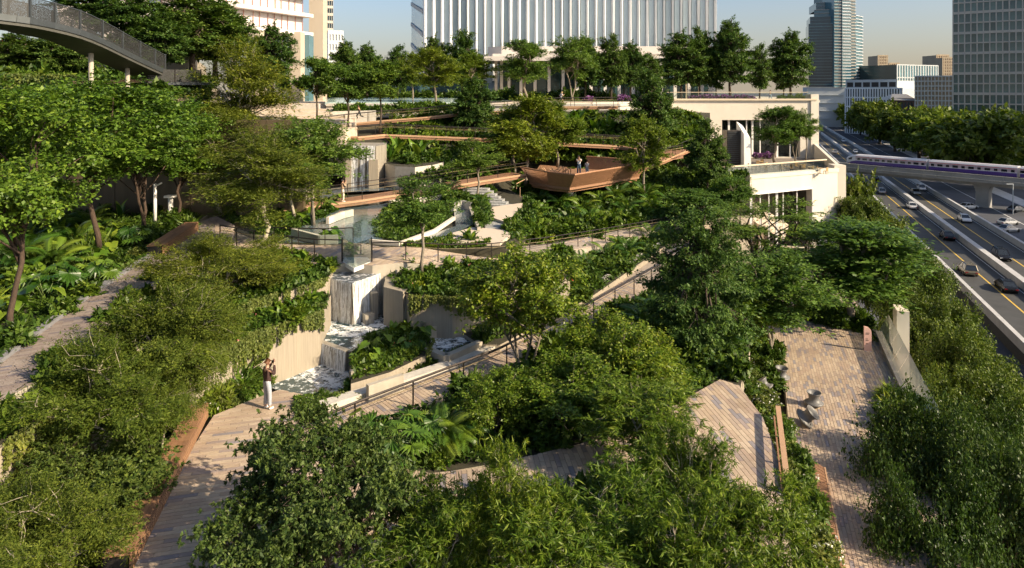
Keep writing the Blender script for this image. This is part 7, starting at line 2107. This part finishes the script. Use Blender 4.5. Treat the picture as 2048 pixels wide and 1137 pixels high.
def car(px, py, z, colour, label, kind='sedan', flip=False, group=None, ang=None):
    p = G(px, py, z)
    a = math.atan2(1, HS) + (math.pi if flip else 0) if ang is None else ang
    root = empty('parked_car' if group and 'parked' in group else 'car', p, a, label, 'car', group)
    root.scale = (1.0, 1.0, 1.0)
    P_ = CARP[kind]
    for part, me_ in [('body', P_['body']), ('roof', P_['roof'])] + [('pillar', m_) for m_ in P_['pillars']]:
        o = link(part, me_, root)
        o.material_slots[0].link = 'OBJECT'; o.material_slots[0].material = PAINT[colour]
    link('windows', P_['glass'], root)
    for x in (-1.4, 1.4):
        for y in (-0.8, 0.8):
            w_ = link('wheel', P_['wheel'], root, (x, y, 0.33))
            link('rim', P_['rim'], w_, (0, 0.105 if y > 0 else -0.105, 0))
    for y in (-0.6, 0.6):
        link('headlight', hl_me, root, (2.2, y, 0.56)); link('tail_light', tl_me, root, (-2.22, y, 0.62))
    return root
gh = 'cars driving on the highway'
for (px, py, col_, kd, fl2, lb_) in ((1643, 268, 'black', 'sedan', False, 'black car farthest up the highway beside the cream building'), (1687, 284, 'white', 'sedan', True, 'small pale car far up the far carriageway'), (1670, 307, 'silver', 'sedan', False, 'silver car above the nose of the train'),
                                     (1711, 306, 'white', 'sedan', True, 'white car just behind the train roof'), (1750, 361, 'black', 'sedan', False, 'black car directly below the viaduct'), (1763, 387, 'silver', 'sedan', False, 'silver car right of the street trees below the viaduct'),
                                     (1831, 389, 'silver', 'sedan', True, 'silver car next to the white van like car'), (1843, 381, 'white', 'suv', True, 'tall white car on the far carriageway below the viaduct'), (1823, 417, 'white', 'sedan', False, 'white car alone in the middle of the near carriageway'),
                                     (1929, 443, 'white', 'sedan', True, 'white car near the far barrier right of the median'), (1894, 478, 'black', 'sedan', False, 'black car beside the median on the near carriageway'), (2003, 518, 'black', 'suv', True, 'black car on the far carriageway at the right edge'),
                                     (1935, 547, 'bronze', 'suv', False, 'bronze grey car next to the near barrier'), (2012, 580, 'black', 'sedan', False, 'black car at the lower right end of the highway')):
    car(px, py, 1.2, col_, lb_, kd, fl2, gh)
for (px, py, col_, lb_) in ((1937, 418, 'white', 'white car parked beside the viaduct pillar'), (2034, 424, 'grey', 'dark grey car in the side street at the right edge'), (2016, 450, 'silver', 'silver car in the side street, upper of a pair'), (2018, 464, 'silver', 'silver car in the side street, lower of a pair')):
    car(px, py, 0.01, col_, lb_, 'sedan', False, 'cars parked in the side street', ang=math.atan2(0.25, 1))

# ------------------------------------------------------------------ people
tmp_scene = bpy.data.scenes.new('tmp_people')
def skin_mesh(name, nodes, edges, root, mat, sub=2):
    me = bpy.data.meshes.new(name + '_cage')
    me.from_pydata([n_[0] for n_ in nodes], edges, [])
    o = bpy.data.objects.new(name, me)
    tmp_scene.collection.objects.link(o)
    sk = o.modifiers.new('skin', 'SKIN'); sk.use_smooth_shade = True; sk.branch_smoothing = 0.4
    sb = o.modifiers.new('sub', 'SUBSURF'); sb.levels = sub; sb.render_levels = sub
    if not me.skin_vertices:
        me.attributes.new('skin', 'FLOAT', 'POINT') if False else None
    for i, n_ in enumerate(nodes):
        r_ = n_[1]
        me.skin_vertices[0].data[i].radius = r_ if isinstance(r_, tuple) else (r_, r_)
        me.skin_vertices[0].data[i].use_root = (i == root)
    vl = tmp_scene.view_layers[0]
    vl.update()
    dg = vl.depsgraph
    out = bpy.data.meshes.new_from_object(o.evaluated_get(dg))
    out.materials.clear(); out.materials.append(mat)
    out.polygons.foreach_set('use_smooth', [True] * len(out.polygons))
    bpy.data.objects.remove(o); bpy.data.meshes.remove(me)
    return out
M['skin_tone'] = plain('skin', (0.46, 0.27, 0.18), 0.55, var=0.05)
def cloth(name, col, rough=0.85): return plain(name, col, rough, var=0.15, scale=14, bmp=0.2)
def person(p, height, heading, label, top, bottom, hair, shoes, pose, long_hair=False, shorts=False, sleeve='long'):
    root = empty('person', p, heading, label, 'person')
    s = height / 1.75
    root.scale = (s, s, s)
    lift = pose.get('lift', 0.0)
    J = {'pel': (0, 0, 0.95), 'waist': (0, 0.0, 1.08), 'chest': (0, 0.01, 1.30), 'neckb': (0, 0.0, 1.45), 'neck': (0, 0.02, 1.52), 'head': (0, 0.035, 1.62), 'crown': (0, 0.03, 1.71)}
    lean = pose.get('lean', 0.0)
    for k in list(J):
        x, y, z = J[k]; J[k] = (x, y + lean * (z - 0.95), z)
    sh = {}
    for sd_, sg in (('l', -1), ('r', 1)):
        J['sho' + sd_] = (sg * 0.17, lean * 0.45, 1.41)
        J['elb' + sd_], J['wri' + sd_] = pose['arm_' + sd_]
        J['hip' + sd_] = (sg * 0.09, 0, 0.90)
        J['kne' + sd_], J['ank' + sd_] = pose['leg_' + sd_]
    names_, nodes = [], []
    def nd(n_, r_, pos=None):
        names_.append(n_); nodes.append((pos if pos is not None else J[n_], r_)); return len(nodes) - 1
    E = []
    i_p = nd('pel', (0.13, 0.10)); i_w = nd('waist', (0.12, 0.09)); i_c = nd('chest', (0.15, 0.10)); i_nb = nd('neckb', (0.075, 0.06)); i_n = nd('neck', 0.05); i_h = nd('head', (0.072, 0.088)); i_cr = nd('crown', (0.062, 0.07))
    E += [(i_p, i_w), (i_w, i_c), (i_c, i_nb), (i_nb, i_n), (i_n, i_h), (i_h, i_cr)]
    def v_(a): return Vector(a)
    for sd_, sg in (('l', -1), ('r', 1)):
        a = nd('sho' + sd_, 0.058); b = nd('elb' + sd_, 0.042); c = nd('wri' + sd_, 0.028)
        fd = (v_(J['wri' + sd_]) - v_(J['elb' + sd_])).normalized()
        side = fd.cross(Vector((0, 1, 0.2))).normalized()
        palm = v_(J['wri' + sd_]) + fd * 0.07
        d_ = nd('palm', (0.036, 0.018), tuple(palm))
        E += [(i_c, a), (a, b), (b, c), (c, d_)]
        curl = pose.get('curl', Vector((0, 0.3, 0.1)))
        for k in range(4):
            f0 = palm + side * (0.027 * (k - 1.5) / 1.0) + fd * 0.03
            f1 = f0 + fd * (0.032, 0.038, 0.036, 0.028)[k]
            f2 = f1 + (fd * 0.6 + Vector(curl)).normalized() * 0.034
            e1_ = nd('finger', 0.0085, tuple(f1)); e2_ = nd('finger', 0.0075, tuple(f2))
            E += [(d_, e1_), (e1_, e2_)]
        t1_ = palm + side * (0.045 * sg) - fd * 0.01
        th = nd('thumb', 0.009, tuple(t1_)); th2 = nd('thumb', 0.008, tuple(t1_ + fd * 0.035 + side * 0.012 * sg))
        E += [(d_, th), (th, th2)]
        h_ = nd('hip' + sd_, 0.085); k_ = nd('kne' + sd_, 0.056); an = nd('ank' + sd_, 0.04)
        td = pose.get('toe_' + sd_, (0, 0.13, -0.045))
        to = nd('toe', (0.036, 0.03), tuple(v_(J['ank' + sd_]) + Vector(td)))
        E += [(i_p, h_), (h_, k_), (k_, an), (an, to)]
    body_ = link('body', skin_mesh('body', nodes, E, i_p, M['skin_tone']), root)
    # face
    hd_ = v_(J['head']); fw = Vector((0, 1, 0))
    face = MB()
    face.add([hd_ + Vector((-0.013, 0.083, -0.005)), hd_ + Vector((0.013, 0.083, -0.005)), hd_ + Vector((0, 0.112, -0.018)), hd_ + Vector((0, 0.088, 0.03))], [(0, 1, 2), (1, 3, 2), (3, 0, 2)])
    face.build('nose', M['skin_tone'], body_)
    for sx_ in (-0.032, 0.032): MB().lathe([(0.0, -0.008), (0.012, 0.0), (0.0, 0.008)], c=tuple(hd_ + Vector((sx_, 0.082, 0.02))), n=8).build('eye', M['dark'], body_)
    MB().box(tuple(hd_ + Vector((0, 0.082, -0.045))), (0.045, 0.012, 0.012)).build('mouth', M['train_red'], body_)
    for sx_ in (-0.076, 0.076): MB().lathe([(0.0, -0.028), (0.014, 0.0), (0.0, 0.028)], c=tuple(hd_ + Vector((sx_, 0.0, 0.0))), n=8).build('ear', M['skin_tone'], body_)
    # clothing
    def sub_(keys, rads, edges_, nm, mat_):
        ns = [((J[k] if isinstance(k, str) else k), r_) for k, r_ in zip(keys, rads)]
        return link(nm, skin_mesh(nm, ns, edges_, 0, mat_), root)
    keys = ['waist', 'pel', 'chest', 'neckb', 'shol', 'shor']
    rads = [(0.145, 0.115), (0.155, 0.125), (0.175, 0.125), (0.085, 0.075), 0.078, 0.078]
    ed = [(0, 1), (0, 2), (2, 3), (2, 4), (2, 5)]
    if sleeve == 'long':
        for q, sd_ in ((4, 'l'), (5, 'r')):
            keys += ['elb' + sd_, tuple(v_(J['elb' + sd_]).lerp(v_(J['wri' + sd_]), 0.92))]; rads += [0.062, 0.044]
            ed += [(q, len(keys) - 2), (len(keys) - 2, len(keys) - 1)]
    elif sleeve == 'short':
        for q, sd_ in ((4, 'l'), (5, 'r')):
            keys += [tuple(v_(J['sho' + sd_]).lerp(v_(J['elb' + sd_]), 0.62))]; rads += [0.066]
            ed += [(q, len(keys) - 1)]
    sub_(keys, rads, ed, 'shirt', top)
    keys, rads, ed = ['pel', 'waist'], [(0.155, 0.125), (0.13, 0.105)], [(0, 1)]
    for sd_ in 'lr':
        keys += ['hip' + sd_, ('kne' + sd_) if not shorts else tuple(v_(J['hip' + sd_]).lerp(v_(J['kne' + sd_]), 0.6))]; rads += [0.108, 0.082 if not shorts else 0.1]
        ed += [(0, len(keys) - 2), (len(keys) - 2, len(keys) - 1)]
        if not shorts:
            keys += [tuple(v_(J['kne' + sd_]).lerp(v_(J['ank' + sd_]), 0.93))]; rads += [0.068]
            ed += [(len(keys) - 2, len(keys) - 1)]
    sub_(keys, rads, ed, 'trousers' if not shorts else 'shorts', bottom)
    for sd_ in 'lr':
        an = v_(J['ank' + sd_]); to = an + Vector(pose.get('toe_' + sd_, (0, 0.13, -0.045)))
        link('shoe', skin_mesh('shoe', [(tuple(an + Vector((0, -0.03, -0.045))), 0.046), (tuple(an.lerp(to, 0.5) + Vector((0, 0, -0.02))), 0.05), (tuple(to + (to - an) * 0.25), 0.038)], [(0, 1), (1, 2)], 1, shoes, 1), root)
    hk = [(tuple(hd_ + Vector((0, -0.025, 0.05))), (0.082, 0.085)), (tuple(hd_ + Vector((0, 0.03, 0.10))), (0.066, 0.05)), (tuple(hd_ + Vector((0, -0.06, -0.02))), (0.066, 0.05))]
    he = [(0, 1), (0, 2)]
    if long_hair:
        hk += [(tuple(hd_ + Vector((0, -0.12, -0.03))), 0.035), (tuple(hd_ + Vector((0, -0.19, -0.14))), 0.022)]; he += [(2, 3), (3, 4)]
    link('hair', skin_mesh('hair', hk, he, 0, hair), root)
    return root
STAND = {'leg_l': ((-0.10, 0.03, 0.49), (-0.11, -0.01, 0.085)), 'leg_r': ((0.11, 0.03, 0.49), (0.13, 0.02, 0.085))}
CAMERA_ = dict(STAND, arm_l=((-0.25, 0.14, 1.22), (-0.07, 0.24, 1.52)), arm_r=((0.25, 0.14, 1.22), (0.07, 0.24, 1.52)))
IDLE = dict(STAND, arm_l=((-0.23, -0.03, 1.14), (-0.22, 0.07, 0.90)), arm_r=((0.23, -0.03, 1.14), (0.20, 0.12, 0.93)))
RUN = {'lean': 0.18, 'arm_l': ((-0.25, -0.20, 1.20), (-0.20, 0.0, 1.08)), 'arm_r': ((0.25, 0.16, 1.20), (0.12, 0.33, 1.33)), 'leg_l': ((-0.10, 0.30, 0.60), (-0.10, 0.16, 0.22)), 'leg_r': ((0.10, -0.12, 0.52), (0.10, -0.48, 0.46)), 'toe_r': (0, -0.02, -0.13), 'toe_l': (0, 0.13, -0.06)}
WALK = {'lean': 0.04, 'arm_l': ((-0.23, 0.08, 1.16), (-0.21, 0.22, 0.98)), 'arm_r': ((0.23, -0.12, 1.15), (0.22, -0.12, 0.92)), 'leg_l': ((-0.09, -0.06, 0.50), (-0.09, -0.28, 0.14)), 'leg_r': ((0.09, 0.18, 0.50), (0.09, 0.26, 0.085))}
C_ = {k: cloth(k + '_cloth', v) for k, v in {'brown': (0.045, 0.022, 0.018), 'paledenim': (0.34, 0.36, 0.40), 'white': (0.70, 0.69, 0.66), 'denim': (0.06, 0.10, 0.17), 'black': (0.012, 0.013, 0.016), 'beige': (0.42, 0.30, 0.20), 'offwhite': (0.66, 0.60, 0.50), 'slate': (0.02, 0.03, 0.035), 'lightblue': (0.30, 0.40, 0.50)}.items()}
H_ = {k: cloth(k + '_hair', v, 0.6) for k, v in {'auburn': (0.12, 0.045, 0.015), 'dark': (0.012, 0.009, 0.008), 'blond': (0.45, 0.33, 0.16), 'brown': (0.05, 0.028, 0.015)}.items()}
def held_camera(root, label, h):
    o = empty('camera_body', (0, 0, 0), 0, label, 'camera')
    o.location = root.location + Matrix.Rotation(root.rotation_euler.z, 3, 'Z') @ Vector((0, 0.235, 1.575)) * (h / 1.75)
    o.rotation_euler.z = root.rotation_euler.z
    o.name = 'photo_camera'
    MB().box((0, 0, 0), (0.12, 0.05, 0.08)).build('body', M['dark'], o)
    MB().lathe([(0.0, 0.0), (0.032, 0.0), (0.034, 0.07), (0.0, 0.07)], n=10, M=Matrix.Rotation(R(-90), 4, 'X')).build('lens', M['dark'], o)
p1_ = person(G(534, 818, ZD + 0.02), 1.78, R(-38), 'person in dark brown sweater and pale jeans photographing the waterfall from the deck', C_['brown'], C_['paledenim'], H_['auburn'], C_['white'], CAMERA_)
held_camera(p1_, 'small black camera held to the face of the person on the deck', 1.78)
z7 = Dp(685, 404, 49.6)
p2_ = person(z7, 1.7, R(-55), 'person in beige top and off white trousers with raised hands on the timber ramp', C_['beige'], C_['offwhite'], H_['dark'], C_['white'], CAMERA_)
pp = Dp(1158, 346.5, 63); pp.z = 20.0
p3_ = person(pp, 1.78, R(165), 'person in dark waistcoat and blue jeans photographing from the platform', C_['white'], C_['denim'], H_['dark'], C_['black'], CAMERA_, sleeve='short')
held_camera(p3_, 'black camera held up by the person on the platform', 1.78)
vest = skin_mesh('waistcoat', [((0, -0.03, 1.08), (0.155, 0.10)), ((0, -0.035, 1.3), (0.185, 0.105)), ((0, -0.03, 1.42), (0.12, 0.07))], [(0, 1), (1, 2)], 0, C_['black'])
link('waistcoat', vest, p3_)
pq = Dp(1174, 348, 62); pq.z = 20.0
person(pq, 1.45, R(-30), 'shorter person in white shirt and light jeans beside the platform photographer', C_['white'], C_['lightblue'], H_['brown'], C_['white'], IDLE, sleeve='short')
j1 = Dp(719, 243.5, 75); j1.z += 0.1
person(j1, 1.72, R(80), 'jogger in dark top and leggings running left on the upper catwalk', C_['slate'], C_['slate'], H_['brown'], C_['white'], RUN, True, sleeve='none')
j2 = Dp(1122, 213.5, 78.6); j2.z += 0.1
person(j2, 1.7, R(-80), 'blond jogger in white top and black shorts running right on the upper catwalk', C_['white'], C_['black'], H_['blond'], C_['white'], RUN, True, True, sleeve='short')
rw = Vector(((1541 - HX) / F * 117, 117, 26.2))
person(rw, 1.75, R(85), 'person in pale top and jeans walking on the roof terrace', C_['beige'], C_['lightblue'], H_['brown'], C_['white'], WALK, sleeve='short')
bpy.data.scenes.remove(tmp_scene)
